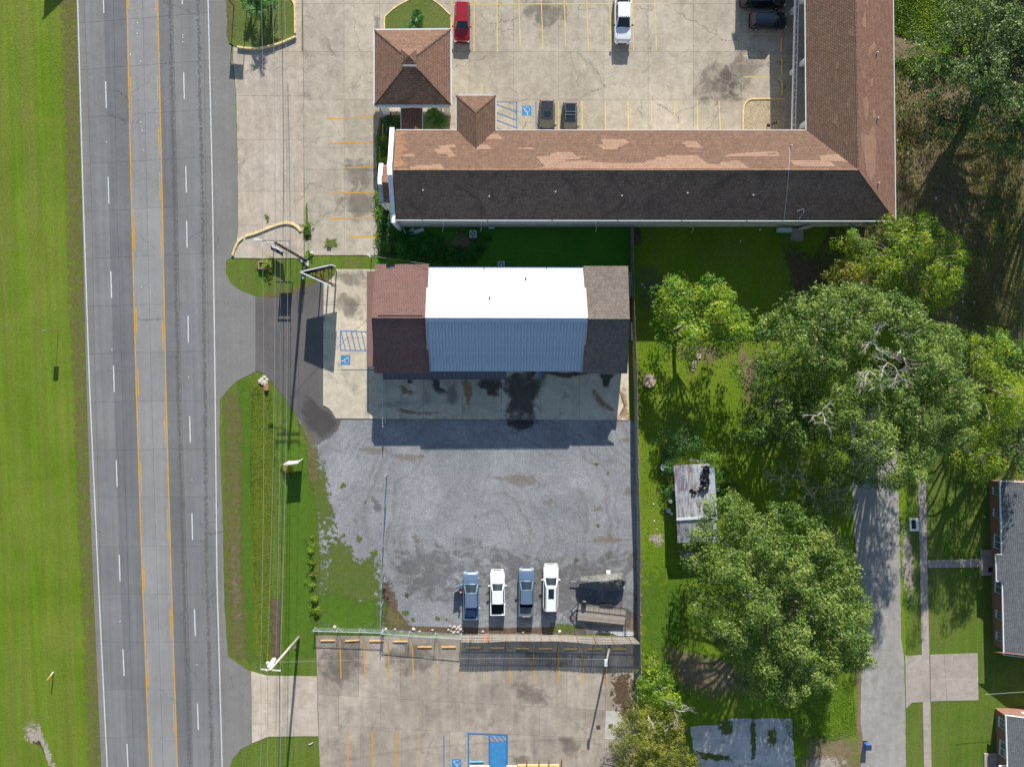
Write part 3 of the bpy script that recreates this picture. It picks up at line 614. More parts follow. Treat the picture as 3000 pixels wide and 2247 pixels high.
# ---- wheel stops
ws = MB(); ws.add([(-.92, -.09, 0), (.92, -.09, 0), (.92, .09, 0), (-.92, .09, 0), (-.9, -.055, .13), (.9, -.055, .13), (.9, .055, .13), (-.9, .055, .13)], [(0, 3, 2, 1), (4, 5, 6, 7), (0, 1, 5, 4), (1, 2, 6, 5), (2, 3, 7, 6), (3, 0, 4, 7)])
def wstop(x, y, ang, mat, label, group, z=Z_S):
    me = ws.build('wheel_stop', mat); me.location = P(x, y, z); me.rotation_euler = (0, 0, R_(ang)); tag(me, label, 'wheel stop', group); return me
lowst = [(960.5, 1875.6, 0), (1032, 1876, 3), (1103.5, 1877, -.5), (1173, 1878.7, -.5), (1245, 1894.6, -1), (1315, 1895, 0), (1387.5, 1897, 0), (1459, 1898, 0), (1529.5, 1899, 0), (1599, 1900, 0), (1673, 1901, 0), (1742, 1901, 0), (1815, 1901, 0)]
names = ['leftmost orange wheel stop by the chain link fence', 'second wheel stop from the left, slightly tilted', 'third wheel stop from the left, left of the fence corner post', 'fourth wheel stop from the left, right of the fence corner post', 'fifth wheel stop from the left, set back from the fence', 'sixth wheel stop, last in the sun before the wooden fence', 'first shaded wheel stop under the wooden fence shadow', 'second wheel stop in the wooden fence shadow', 'third wheel stop in the wooden fence shadow', 'fourth wheel stop in the wooden fence shadow', 'fifth wheel stop in the wooden fence shadow, by the pale patch', 'sixth wheel stop in the fence shadow, left of the light pole', 'last wheel stop in the fence shadow, right of the light pole']
for (x, y, a), nm in zip(lowst, names): wstop(x, y, a, M['curb_o'] if x < 1340 else M['curb_s'], nm, 'wheel stops in the lower parking lot')
wstop(1397, 2231, 0, M['curb_b'], 'blue wheel stop inside the blue framed bay', 'wheel stops in the lower parking lot')
for (x, y, nm) in ((2289, 8, 'uppermost wheel stop in the motel shade, beyond the black car nose'), (2289.5, 70, 'wheel stop under the nose of the dark blue car'), (2289.5, 132, 'wheel stop in the empty shaded bay right below the dark blue car'), (2291, 195, 'wheel stop in the second bay below the dark blue car'), (2292, 259, 'wheel stop just above the pebble bed')): wstop(x, y, 90, M['curb_s'], nm, 'wheel stops along the motel walkway')
for (x, y, a, nm) in ((1121.5, 387, 89, 'wheel stop beside the hedge below the pavilion'), (1113, 452, 91.5, 'wheel stop left of the shrubs at the motel end wall'), (1112, 712, 90, 'wheel stop overgrown by the dark hedge')): wstop(x, y, a, M['curb_s'], nm, 'wheel stops at the end of the motel')
# ---- stains, soil, weeds
for pts, mt, z in (
    ([(1195, 1112), (1212, 1118), (1196, 1124)], 'oil', 2), ([(1264, 1110), (1288, 1112), (1288, 1135), (1312, 1146), (1310, 1155), (1282, 1152), (1264, 1130)], 'oil', 2),
    ([(1400, 1108), (1465, 1112), (1467, 1140), (1455, 1160), (1432, 1158), (1422, 1140), (1404, 1135)], 'oil', 2), ([(1482, 1092), (1586, 1090), (1584, 1150), (1566, 1180), (1566, 1234), (1484, 1234), (1486, 1180), (1474, 1125)], 'oil', 2),
    ([(1586, 1090), (1720, 1092), (1690, 1102), (1655, 1110), (1620, 1099)], 'oil', 3), ([(1752, 1096), (1805, 1096), (1788, 1112), (1783, 1134), (1768, 1134), (1762, 1110)], 'oil', 2),
    ([(1330, 1120), (1346, 1150), (1330, 1185), (1300, 1165)], 'grime', 3),
    ([(1168, 1130), (1188, 1132), (1196, 1146), (1230, 1148), (1200, 1155), (1176, 1150)], 'rust', 4), ([(1170, 1196), (1200, 1205), (1300, 1208), (1240, 1216), (1180, 1210)], 'rust', 4),
    ([(1354, 1112), (1378, 1120), (1384, 1160), (1372, 1186), (1360, 1150)], 'rust', 4), ([(1742, 1142), (1766, 1170), (1800, 1202), (1760, 1190), (1736, 1155)], 'rust', 4), ([(1812, 1140), (1832, 1145), (1840, 1200), (1842, 1228), (1806, 1232), (1832, 1190)], 'rust', 4)):
    decal('stain', pts, Z_S + .03 + .003 * z, M[mt], pad, .7)
decal('stain', [(955, 800), (1040, 792), (1074, 800), (1070, 840), (1010, 830)], Z_S + .036, M['grime'], pad, .5)
decal('stain', [(1000, 860), (1050, 870), (1060, 935), (1010, 925), (985, 890)], Z_S + .036, M['grime'], pad, .4)
decal('wet_gravel', [(1488, 1234), (1566, 1234), (1560, 1252), (1520, 1264), (1494, 1250)], Z_B + .008, M['oil'], None, .5, kind='structure')
for pts in ([(1010, 560), (1100, 560), (1105, 600), (1060, 650), (990, 620)], [(1010, 470), (1095, 480), (1090, 540), (1020, 550)], [(2170, 150), (2240, 175), (2150, 280), (2090, 260)], [(2100, 180), (2170, 240), (2170, 290), (2060, 300), (2040, 250)], [(1095, 45), (1110, 45), (1116, 85), (1100, 85)], [(1540, 0), (1660, 20), (1640, 80), (1560, 70)]):
    decal('stain', pts, Z_S + .004, M['grime'], court, .45)
for pts in ([(960, 1900), (1040, 1880), (1070, 1960), (1000, 2010), (940, 1960)], [(1100, 1900), (1220, 1890), (1300, 1930), (1180, 1980)], [(1500, 1900), (1560, 1910), (1740, 1920), (1600, 1950)], [(1490, 2215), (1550, 2215), (1560, 2237), (1500, 2240)], [(1640, 2160), (1700, 2170), (1680, 2230), (1650, 2200)], [(1500, 2010), (1560, 2000), (1620, 2060), (1540, 2060)]):
    decal('stain', pts, Z_S + .004, M['grime'], low, .35)
soil = patchmat('leaf_litter', (0.085, 0.055, 0.035), (0.15, 0.095, 0.06), .9, 1.6, .45, ragged=1.1)
for pts in ([(1800, 1975), (1850, 1975), (1860, 2030), (1850, 2080), (1800, 2070), (1790, 2020)], [(1800, 2078), (1865, 2075), (1862, 2115), (1830, 2110)]): decal('leaf_litter', pts, Z_S + .007, soil, low, .55)
sheet('new_concrete_patch', [(1774, 2081), (1828, 2083), (1824, 2118), (1800, 2166), (1772, 2164)], Z_S + .006, concrete('pale_new_concrete', (0.50, 0.48, 0.44), (0.56, 0.54, 0.50), (0.3, .27, .24), .4, 0), low)
def disc(x, y, r, z, n=16, sy=1.0): return [(x + r * math.cos(2 * math.pi * k / n), y + r * sy * math.sin(2 * math.pi * k / n)) for k in range(n)]
mh = sheet('manhole_cover', disc(1788.5, 2126.5, 6.8, 0), Z_S + .02, plain('rusty_iron', (0.15, 0.085, 0.06), .8), None, .015); tag(mh, 'round rusty manhole cover in the pale concrete patch', 'manhole cover')
dr = sheet('drain_grate', [(1747, 2124), (1758.5, 2124), (1758.5, 2136), (1747, 2136)], Z_S + .012, M['dksteel'], None, .01); tag(dr, 'square black drain grate crossed by the light pole shadow', 'drain grate')
for k in range(4): 
    b_ = MB(); a0 = P(1747.8 + 2.9 * k, 2124.5, Z_S + .02); a1 = P(1747.8 + 2.9 * k, 2135.5, Z_S + .02); b_.bar(a0, a1, .05, .02); b_.build('grate_bar', M['rusty'], dr)
dr2 = sheet('drain_grate', [(957, 722), (970, 722), (970, 736), (957, 736)], Z_S + .012, M['dksteel'], None, .01); tag(dr2, 'square drain inlet at the bottom of the motel entrance lot', 'drain grate')
Zd = .022
def gd(nm, pts, mt, z=0, inner=.55, kind='structure'): return decal(nm, pts, Zd + .0012 * z, M[mt] if isinstance(mt, str) else mt, None, inner, kind)
# verge strips
def vstrip(nm, tab, hw, mt, z, core=1.0):
    ys = list(range(tab[0][0], tab[-1][0] + 1, 20)); vs = []; fd = []; n = len(ys)
    for i, y in enumerate(ys):
        x = interp(tab, y); e = 0 if i in (0, n - 1) else core
        for o_, f_ in ((-1, 0), (-.45, e), (.45, e), (1, 0)): vs.append(tuple(P(x + o_ * hw, y, Zd + .0012 * z))); fd.append(f_)
    me = bpy.data.meshes.new(nm); me.from_pydata(vs, [], [(4 * i + j, 4 * i + 4 + j, 4 * i + 5 + j, 4 * i + 1 + j) for i in range(n - 1) for j in range(3)])
    me.attributes.new('fade', 'FLOAT', 'POINT').data.foreach_set('value', fd); o = link_mesh(nm, me, None, M[mt] if isinstance(mt, str) else mt); o['kind'] = 'structure'; return o
vstrip('green_strip', [(1290, 868), (1600, 880), (1850, 885), (1940, 882)], 70, 'green', 0, .9)
vstrip('green_strip', [(1110, 715), (1400, 722), (1700, 724), (1960, 745)], 26, 'green', 0, .8)
vstrip('dry_strip', [(1140, 678), (1300, 684), (1600, 682), (1760, 690), (1940, 702)], 36, 'dry', 1, .62)
vstrip('bare_strip', [(1560, 690), (1700, 692), (1850, 700)], 16, 'dirt', 2, .38)
vstrip('weed_strip', [(1100, 765), (1300, 770), (1600, 768), (1950, 775)], 40, 'weedy', 2, .85)
vstrip('ditch_soil', [(1740, 806), (1850, 808), (1950, 806)], 18, 'dirt_dk', 3, .8)
vstrip('dry_strip', [(-300, 196), (0, 205), (900, 230), (1700, 262), (2400, 290)], 34, 'dry', 5, .6)
vstrip('bare_strip', [(1220, 888), (1300, 912), (1430, 920)], 20, 'dry', 7, .8)
vstrip('dry_strip', [(-200, 672), (120, 676)], 16, 'dry', 75, .7)
gd('soil_strip', [(748, 878), (800, 874), (862, 862), (930, 828), (950, 812), (925, 812), (860, 842), (790, 858)], 'dry', 4, .7)
ring_px = lambda x, y, r, ry: [(x + r * 1.3 * math.cos(2 * math.pi * k / 9) * random.uniform(.45, 1.25), y + r * 1.3 * ry * math.sin(2 * math.pi * k / 9) * random.uniform(.45, 1.25)) for k in range(9)]
# gravel lot greenery and soil
gd('weed_patch', [(945, 1590), (1010, 1580), (1050, 1640), (1112, 1640), (1115, 1850), (935, 1850)], 'weed', 3, .8)
gd('green_patch', [(960, 1730), (1050, 1760), (1116, 1760), (1116, 1852), (930, 1852), (925, 1760)], 'green', 5, .75)
gd('weed_patch', [(918, 1320), (945, 1340), (975, 1480), (985, 1560), (950, 1600), (925, 1500), (905, 1400)], 'weed', 4, .35)
for x, y, r in ((934, 1366, 8), (1006, 1424, 8), (1071, 1472, 4), (978, 1505, 5), (1052, 1577, 9), (1028, 1602, 5), (1095, 1620, 10), (1008, 1564, 4), (1191, 1743, 7), (1209, 1813, 6), (1281, 1813, 6), (1190, 1795, 8), (1690, 1640, 5), (1748, 1360, 5), (1782, 1387, 4), (1752, 1539, 5), (1307, 1814, 4), (1430, 1738, 5)):
    gd('weed_tuft_patch', ring_px(x, y, r, 1), 'weed', 6, .6)
gd('soil_patch', [(1122, 1700), (1150, 1710), (1170, 1790), (1200, 1840), (1122, 1848), (1120, 1780)], 'dirt_dk', 3, .6)
gd('dry_patch', [(1125, 1770), (1165, 1790), (1200, 1830), (1130, 1850)], 'dry', 7, .5)
gd('soil_patch', [(1160, 1832), (1300, 1836), (1500, 1838), (1700, 1836), (1700, 1856), (1400, 1856), (1200, 1856), (1150, 1848)], 'dirt_dk', 4, .8)
gd('weed_patch', [(1620, 1832), (1650, 1826), (1690, 1830), (1685, 1852), (1620, 1852)], 'weed', 8, .6)
gd('soil_patch', [(1838, 1800), (1862, 1800), (1868, 1852), (1830, 1848)], 'dirt', 5, .6)
for x, y, r, ry in ((1850, 1640, 12, 1.2), (1790, 1580, 50, .25), (1749, 1490, 14, .8), (1530, 1405, 55, .35), (1394, 1512, 6, 1), (1216, 1575, 12, .6), (1168, 1632, 8, .7), (1228, 1586, 8, .5), (1840, 1440, 12, .8), (1830, 1290, 10, .8), (1610, 1470, 18, .4), (1100, 1320, 35, .3), (1200, 1340, 40, .3)):
    gd('rusty_patch', ring_px(x, y, r, ry), patchmat('rusty_gravel', (0.28, 0.20, 0.14), (0.24, 0.195, 0.16), .45, 1.5, 1.5, ragged=1.1) if 'rusty_gravel' not in bpy.data.materials else bpy.data.materials['rusty_gravel'], 5, .4)
gd('dark_gravel', [(1180, 1590), (1300, 1600), (1350, 1690), (1330, 1760), (1200, 1740), (1150, 1660)], patchmat('dark_gravel_top', (0.15, 0.14, 0.135), (0.115, 0.105, 0.10), .4, .8, 1.6, ragged=1.2), 6, .4)
gd('dark_gravel', [(1090, 1455), (1110, 1470), (1122, 1500), (1095, 1490)], bpy.data.materials['dark_gravel_top'], 6, .4)
gd('dark_gravel', [(1350, 1580), (1600, 1640), (1850, 1620), (1850, 1800), (1600, 1830), (1400, 1700)], bpy.data.materials['dark_gravel_top'], 7, .3)
# motel corner soil, pole corner
gd('soil_patch', [(1300, 706), (1365, 690), (1395, 700), (1385, 730), (1330, 722)], 'dirt', 3, .6)
gd('soil_patch', [(1850, 660), (1880, 680), (1875, 720), (1855, 720)], 'dirt_dk', 3, .5)
for c_ in ([(955, 700), (985, 700), (995, 728), (950, 728)], [(893, 690), (912, 690), (910, 705), (890, 705)], [(896, 600), (901, 600), (902, 690), (894, 690)], [(775, 625), (790, 640), (790, 660), (778, 650)]): decal('weed_patch', c_, Z_S + .008, M['weed'], None, .4, 'structure')
# back yard
gd('sandy_patch', [(1862, 790), (1900, 780), (1960, 812), (1990, 830), (1940, 860), (1900, 930), (1870, 900)], 'grime', 2, .4)
gd('sandy_patch', [(1990, 1010), (2080, 1005), (2140, 1030), (2080, 1060), (2000, 1050)], 'dirt', 2, .5)
gd('sandy_patch', [(2160, 1020), (2220, 1040), (2225, 1150), (2190, 1180), (2170, 1100)], 'dirt', 3, .5)
gd('sandy_patch', [(2300, 720), (2420, 780), (2450, 900), (2340, 900), (2310, 800)], 'dirt_dk', 3, .5)
gd('sandy_patch', [(1900, 1570), (1940, 1560), (1945, 1590), (1920, 1600)], 'sand', 3, .5)
gd('sandy_patch', [(1990, 1610), (2060, 1620), (2050, 1650), (2000, 1640)], 'sand', 3, .3)
gd('sandy_patch', [(1940, 1890), (1980, 1900), (2060, 1920), (2200, 1960), (2210, 2020), (2080, 2040), (1990, 2010), (1950, 1950)], 'dirt', 3, .6)
gd('sandy_patch', [(2375, 2170), (2420, 2160), (2500, 2170), (2515, 2300), (2340, 2300), (2360, 2200)], 'dirt', 3, .6)
gd('sandy_patch', [(2370, 2225), (2440, 2215), (2480, 2240), (2380, 2262)], 'sand', 5, .4)
gd('street_edge_soil', [(2508, 1900), (2522, 1900), (2526, 2080), (2536, 2160), (2520, 2280), (2508, 2200), (2510, 2050)], 'dirt', 4, .6)
gd('street_edge_soil', [(2640, 1540), (2660, 1560), (2680, 1640), (2675, 1760), (2645, 1700)], 'sand', 4, .3)
gd('bright_grass', [(1880, 1700), (2000, 1690), (2010, 1880), (1960, 1930), (1885, 1900)], 'green', 1, .6)
gd('field_soil', [(2610, 100), (2640, 95), (2690, 130), (2680, 175), (2615, 170)], 'dirt', 2, .6)
gd('field_soil', [(2618, 235), (2760, 260), (2900, 240), (2850, 330), (2720, 400), (2640, 420), (2612, 320)], 'dirt', 3, .7)
gd('field_soil', [(2620, 400), (2760, 380), (2850, 480), (2900, 640), (2800, 800), (2700, 700), (2640, 560)], 'dirt', 3, .5)
sheet('field_upper_lawn', densify([(2560, -500), (3500, -500), (3500, 150), (2860, 140), (2740, 135), (2680, 110), (2620, 95), (2560, 95)], 20, 4), Z_L + .003, M['g_verge'], kind='structure')
sheet('east_lawn', [(2653, 1200), (3600, 1200), (3600, 2800), (2655, 2800)], Z_L, M['g_verge'], kind='structure')
decal('gravel_track', [(70, 2130), (110, 2120), (125, 2145), (168, 2260), (150, 2262), (118, 2172), (80, 2175)], Zd + .002, M['sand'], None, .6, 'structure')
# ================================================================ BUILDINGS
M['sh_tan'] = shingles('tan_brown_shingles', (0.255, 0.158, 0.112), (0.20, 0.12, 0.086), (0.175, 0.115, 0.088), False)
M['sh_shade'] = shingles('shaded_stained_shingles', (0.37, 0.235, 0.165), (0.25, 0.16, 0.115), (0.12, 0.085, 0.07), False, contrast=2.4, stain=.75)  # south-slope copy of the tan shingles: shade worked into its colour, plus algae stains
M['sh_brown'] = shingles('brown_shingles_west', (0.20, 0.125, 0.088), (0.155, 0.095, 0.068), (0.13, 0.085, 0.065), True, stain=.5)
M['sh_east'] = shingles('brown_shingles_east', (0.265, 0.155, 0.11), (0.215, 0.12, 0.088), (0.30, 0.185, 0.13), True)
M['sh_patch'] = shingles('new_tan_shingles', (0.365, 0.235, 0.168), (0.325, 0.205, 0.145), (0.30, 0.19, 0.135), False, contrast=.5)
M['sh_patch_e'] = shingles('new_tan_shingles_east', (0.34, 0.205, 0.145), (0.31, 0.185, 0.13), (0.32, 0.19, 0.13), True, contrast=.5)
M['sh_mauve'] = shingles('mauve_brown_shingles', (0.215, 0.125, 0.11), (0.19, 0.108, 0.095), (0.17, 0.098, 0.088), False, .22, .4, contrast=.7)
M['sh_grey'] = shingles('taupe_shingles', (0.235, 0.198, 0.17), (0.165, 0.138, 0.12), (0.17, 0.14, 0.115), False, .22, .34, contrast=1.2)
M['sh_slate'] = shingles('slate_grey_shingles', (0.20, 0.21, 0.22), (0.145, 0.155, 0.165), (0.17, 0.18, 0.18), True, .2, .34)
g = G('white_roof_metal', 0.62, 0.2); g.b.inputs['Metallic'].default_value = 0.15
g.color(g.gain(g.mix(g.ramp(g.noise(.5, 4, .6), .4, .6), (0.50, 0.57, 0.65), (0.45, 0.52, 0.60)), g.ramp(g.noise(3, 6, .7), .3, .7, .94, 1.04))); M['metal_w'] = g.m
M['metal_d'] = plain('slate_awning_metal', (0.085, 0.085, 0.11), 0.45, 0.2, vary=.12)
def brickmat(name, a, b, mort):
    g = G(name, .9, .2); sp = g.n('ShaderNodeSeparateXYZ'); g.L(g.pos, sp.inputs[0]); cb = g.n('ShaderNodeCombineXYZ')
    g.L(g.math('ADD', sp.outputs[0], sp.outputs[1]), cb.inputs[0]); g.L(sp.outputs[2], cb.inputs[1])
    br = g.n('ShaderNodeTexBrick'); g.L(cb.outputs[0], br.inputs['Vector']); br.inputs['Scale'].default_value = 1; br.inputs['Brick Width'].default_value = .2; br.inputs['Row Height'].default_value = .075; br.inputs['Mortar Size'].default_value = .008
    br.inputs['Color1'].default_value = (*a, 1); br.inputs['Color2'].default_value = (*b, 1); br.inputs['Mortar'].default_value = (*mort, 1)
    g.color(g.gain(br.outputs['Color'], g.ramp(g.noise(1, 5, .7), .3, .7, .85, 1.15))); g.bump(br.outputs['Fac'], -.5, .01); return g.m
M['brick'] = brickmat('red_brown_brick', (0.27, 0.105, 0.065), (0.20, 0.08, 0.055), (0.3, 0.25, 0.2))
def roof_face(name, pts, mat, parent, t=.14): return MB().slab3(pts, t).build(name, mat, parent)
def rail(name, pts, w, h, mat, parent):
    m = MB()
    for a, b in zip(pts, pts[1:]): m.bar(a, b, w, h)
    return m.build(name, mat, parent)
def face_plane(pts):
    p = [Vector(q) for q in pts]; n = (p[1] - p[0]).cross(p[2] - p[0]).normalized()
    if n.z < 0: n = -n
    return p[0], n
def on_roof(name, px_pts, plane, mat, parent, off=.02):
    p0, n = plane; m = MB(); m.add([onplane(x, y, p0, n, off) for x, y in px_pts], [list(range(len(px_pts)))])
    o = m.build(name, mat, parent); bm = bmesh.new(); bm.from_mesh(o.data)
    bmesh.ops.triangulate(bm, faces=bm.faces)
    for f in bm.faces:
        if f.normal.z < 0: f.normal_flip()
    bm.to_mesh(o.data); bm.free(); return o
def step_px(pts, ox, oy, s): return [(ox + x / s, oy + y / s) for x, y in pts]

# ---------------------------------------------------------------- motel
E, RG = 6.3, 8.4
motel = empty('motel', P(1900, 600), label='long two storey L shaped motel with patched brown shingle roof and cream walls', cat='motel')
def K(o): # parent in place
    o.parent = motel; o.matrix_parent_inverse = Matrix.Translation(-motel.location); return o
Wn, Ws, Wr = P(1160, 381.5, E), P(1160, 645, E), P(1152, 499, RG)
B, V, J = P(2624, 648, E), P(2362, 382, E), P(2515, 499, RG)
Tw, Te, Tr = P(2354, -520, E), P(2611, -520, E), P(2504, -520, RG)
fS, fN, fW, fE = [Ws, B, J, Wr], [Wn, Wr, J, V], [V, J, Tr, Tw], [J, B, Te, Tr]
K(roof_face('roof_slope', fS, M['sh_shade'], None)); rN = K(roof_face('roof_slope', fN, M['sh_tan'], None))
K(roof_face('roof_slope', fW, M['sh_brown'], None)); rE = K(roof_face('roof_slope', fE, M['sh_east'], None))
pN, pE, pW, pS = face_plane(fN), face_plane([J, B, Te]), face_plane([V, J, Tr]), face_plane([Ws, B, J])
for o in (rN, rE): pass
patches = [([(1195, 800), (1310, 800), (1310, 785), (1470, 785), (1490, 832), (1365, 835), (1430, 900), (1430, 915), (1480, 960), (1515, 988), (1390, 990), (1390, 1005), (1255, 1003), (1255, 993), (1365, 990), (1340, 942), (1165, 938), (1165, 925), (1105, 860), (1215, 855)], 1080, 290, 5.82),
    ([(600, 942), (760, 942), (800, 990), (590, 990)], 1080, 290, 5.82), ([(690, 1152), (800, 1152), (800, 1132), (1080, 1132), (1080, 1112), (1230, 1112), (1290, 1197), (715, 1197)], 1080, 290, 5.82),
    ([(1770, 832), (1880, 805), (1880, 780), (2020, 780), (2105, 860), (1830, 865)], 1080, 290, 5.82), ([(1985, 692), (2095, 600), (2212, 600), (2300, 695)], 1080, 290, 5.82),
    ([(765, 1205), (985, 1205), (1020, 1240), (975, 1245), (945, 1270), (915, 1272), (915, 1295), (790, 1295), (740, 1258), (790, 1248)], 1500, 0, 2.948), ([(1505, 1220), (1590, 1220), (1650, 1282), (1500, 1275), (1500, 1255), (1460, 1240)], 1500, 0, 2.948),
    ([(1540, 1305), (1630, 1305), (1630, 1313), (1540, 1313)], 1500, 0, 2.948), ([(50, 1280), (120, 1280), (120, 1275), (180, 1275), (195, 1292), (60, 1292)], 1500, 0, 2.948),
    ([(205, 1352), (330, 1350), (330, 1325), (380, 1325), (380, 1316), (520, 1318), (560, 1350), (640, 1352), (640, 1360), (580, 1362), (600, 1378), (460, 1382), (460, 1395), (690, 1388), (690, 1400), (850, 1410), (1130, 1410), (1180, 1385), (1240, 1380), (1240, 1360), (1330, 1358), (1330, 1342), (1600, 1342), (1690, 1418), (1800, 1418), (1800, 1400), (1880, 1400), (1880, 1388), (1960, 1388), (2050, 1457), (170, 1457), (285, 1440)], 1500, 0, 2.948),
    ([(1880, 1332), (2211, 1308), (2290, 1308), (2320, 1352), (1900, 1355), (1820, 1360)], 1500, 0, 2.948), ([(185, 1388), (530, 1388), (590, 1440), (300, 1440), (220, 1425)], 2250, 0, 2.948), ([(0, 1325), (70, 1320), (70, 1330), (0, 1345)], 2250, 0, 2.948), ([(440, 1345), (620, 1330), (690, 1400), (460, 1390)], 2250, 0, 2.948)]
for pts, ox, oy, s in patches: K(on_roof('shingle_patch', step_px(pts, ox, oy, s), pN, M['sh_patch'], None))
M['sh_org'] = shingles('orange_tan_shingles', (0.33, 0.185, 0.11), (0.265, 0.145, 0.09), (0.42, 0.26, 0.15), False, contrast=.6)
K(on_roof('shingle_patch', step_px([(470, 560), (640, 560), (650, 600), (540, 612), (540, 640), (620, 690), (620, 720), (690, 772), (580, 775), (670, 890), (560, 900), (600, 980), (520, 1000), (590, 1070), (650, 1135), (520, 1135), (520, 1165), (425, 1165)], 1080, 290, 5.82), pN, M['sh_org'], None, .015))
for pts in ([(805, 1150), (870, 1170), (880, 1120), (905, 1100), (920, 1100), (922, 1160), (935, 1240), (925, 1500), (890, 1580), (850, 1490), (830, 1330), (805, 1230)], [(820, 860), (865, 830), (870, 960), (850, 1040), (838, 1040), (825, 900)], [(900, 960), (925, 940), (930, 1010), (905, 1030)], [(865, 480), (870, 420), (925, 360), (930, 420), (870, 490)], [(815, 170), (845, 80), (847, 240), (822, 235)], [(880, 690), (910, 675), (905, 750), (885, 755)], [(845, -20), (865, -20), (857, 75)], [(815, 600), (835, 640), (835, 680), (818, 675)]):
    K(on_roof('shingle_patch', step_px(pts, 2250, 0, 2.948), pE, M['sh_patch_e'], None))
for pts in ([(690, 270), (745, 225), (745, 320), (700, 310)], [(580, 560), (610, 520), (615, 600), (585, 600)], [(670, 900), (705, 840), (708, 1040), (690, 950)], [(550, 1060), (600, 970), (605, 1100)], [(650, 1220), (690, 1160), (690, 1280)], [(450, 1120), (465, 1120), (465, 1200), (452, 1200)]):
    K(on_roof('shingle_patch', step_px(pts, 2250, 0, 2.948), pW, shingles('slightly_paler_shingles', (0.25, 0.16, 0.115), (0.21, 0.13, 0.095), (0.2, 0.13, 0.09), True) if 'slightly_paler_shingles' not in bpy.data.materials else bpy.data.materials['slightly_paler_shingles'], None))
# ridge caps: rows of cap shingles
def ridge_caps(a, b, mat, n, w=.30, name='ridge_cap', par=motel):
    a, b = Vector(a), Vector(b); d = (b - a); base = None
    for k in range(n):
        m = MB(); p = a + d * (k / n); q = a + d * ((k + 1.12) / n); up = Vector((0, 0, .05)); s = Vector((-d.y, d.x, 0)).normalized() * w / 2
        m.add([p + up, q + up * .7, p + s - Vector((0, 0, .02)), q + s - Vector((0, 0, .04)), p - s - Vector((0, 0, .02)), q - s - Vector((0, 0, .04))], [(0, 1, 3, 2), (0, 4, 5, 1)])
        o = m.build(name, mat, None)
        o.parent = par; o.matrix_parent_inverse = Matrix.Translation(-par.location)
ridge_caps(Wr, J, M['sh_org'], 60); ridge_caps(J, P(2508, -60, RG), M['sh_east'], 40); ridge_caps(J, B, M['sh_east'], 16)
# gutters, walls
gz = Vector((0, 0, -.06))
K(rail('gutter', [Ws + gz, B + gz, Te + gz], .14, .14, M['trim'], None)); K(rail('gutter', [Wn + gz, P(1337, 382, E) + gz], .14, .14, M['trim'], None)); K(rail('gutter', [P(1452, 382, E) + gz, V + gz, Tw + gz], .14, .14, M['trim'], None))
def wallbox(pts, z1, mat, parent=None, z0=0): return MB().prism([(p[0], p[1]) for p in pts], z0, z1).build('wall', mat, parent)
Tw = P(2354, -520, E); xW = P(1172, 664).x; ySo = Ws.y + .12; xE = B.x - .3; yNi = Wn.y - 1.7; xWi = Tw.x + 2.5
K(wallbox([(xW, ySo), (xE, B.y + .3), (Te.x - .35, Te.y), (xWi, Te.y), (xWi, V.y - 1.5), (xW, yNi)], E - .12, M['cream']))
# gables closed under the roof
K(MB().add([(xW + .3, Ws.y, E - .12), (xW + .3, Wr.y, RG - .2), (xW + .3, Wn.y, E - .12)], [(0, 1, 2)]).build('gable_wall', M['cream']))
# walkways: ground floor slab, upper gallery with rail
K(MB().box(((Tw.x + 1.1 + xWi) / 2 + .0, (V.y + Tw.y) / 2, .09), (xWi - Tw.x - 1.1, Tw.y - V.y + .4, .18)).build('walkway_slab', M['conc_walk']))
K(MB().box((Tw.x + 1.75, (V.y + Tw.y) / 2, 2.95), (1.5, Tw.y - V.y, .2)).build('gallery_floor', M['conc_walk']))
K(MB().box((Tw.x + .95, (V.y + Tw.y) / 2, 2.98), (.16, Tw.y - V.y, .34)).build('gallery_edge', M['white']))
rl = MB(); rl.bar((Tw.x + .95, V.y + .4, 3.95), (Tw.x + .95, Tw.y, 3.95), .08, .08)
K(rl.build('handrail', M['white']))
for k in range(24):
    K(MB().bar((Tw.x + .95, V.y + .6 + k * .8, 3.15), (Tw.x + .95, V.y + .6 + k * .8, 3.95), .035, .035).build('baluster', M['white']))
for y in (398, 222, 46, -130, -306):
    c = P(2315, y); K(MB().box((c.x + .05, c.y + .2, E / 2 - .1), (.42, .55, E - .4)).build('column', M['white']))
for k in range(9):
    for z in (.2, 3.05):
        y = V.y + 3.2 + k * 4.6
        d = K(MB().box((xWi - .03, y, z + 1.05), (.08, .95, 2.1)).build('door', plain('teal_grey_door', (0.10, 0.14, 0.16), .5) if 'teal_grey_door' not in bpy.data.materials else bpy.data.materials['teal_grey_door']))
        w = K(MB().box((xWi - .03, y + 1.9, z + 1.35), (.08, 1.6, 1.3)).build('window', M['trim'])); pp = MB().box((xWi - .06, y + 1.9, z + 1.35), (.06, 1.45, 1.15)).build('pane', M['pane'], w)
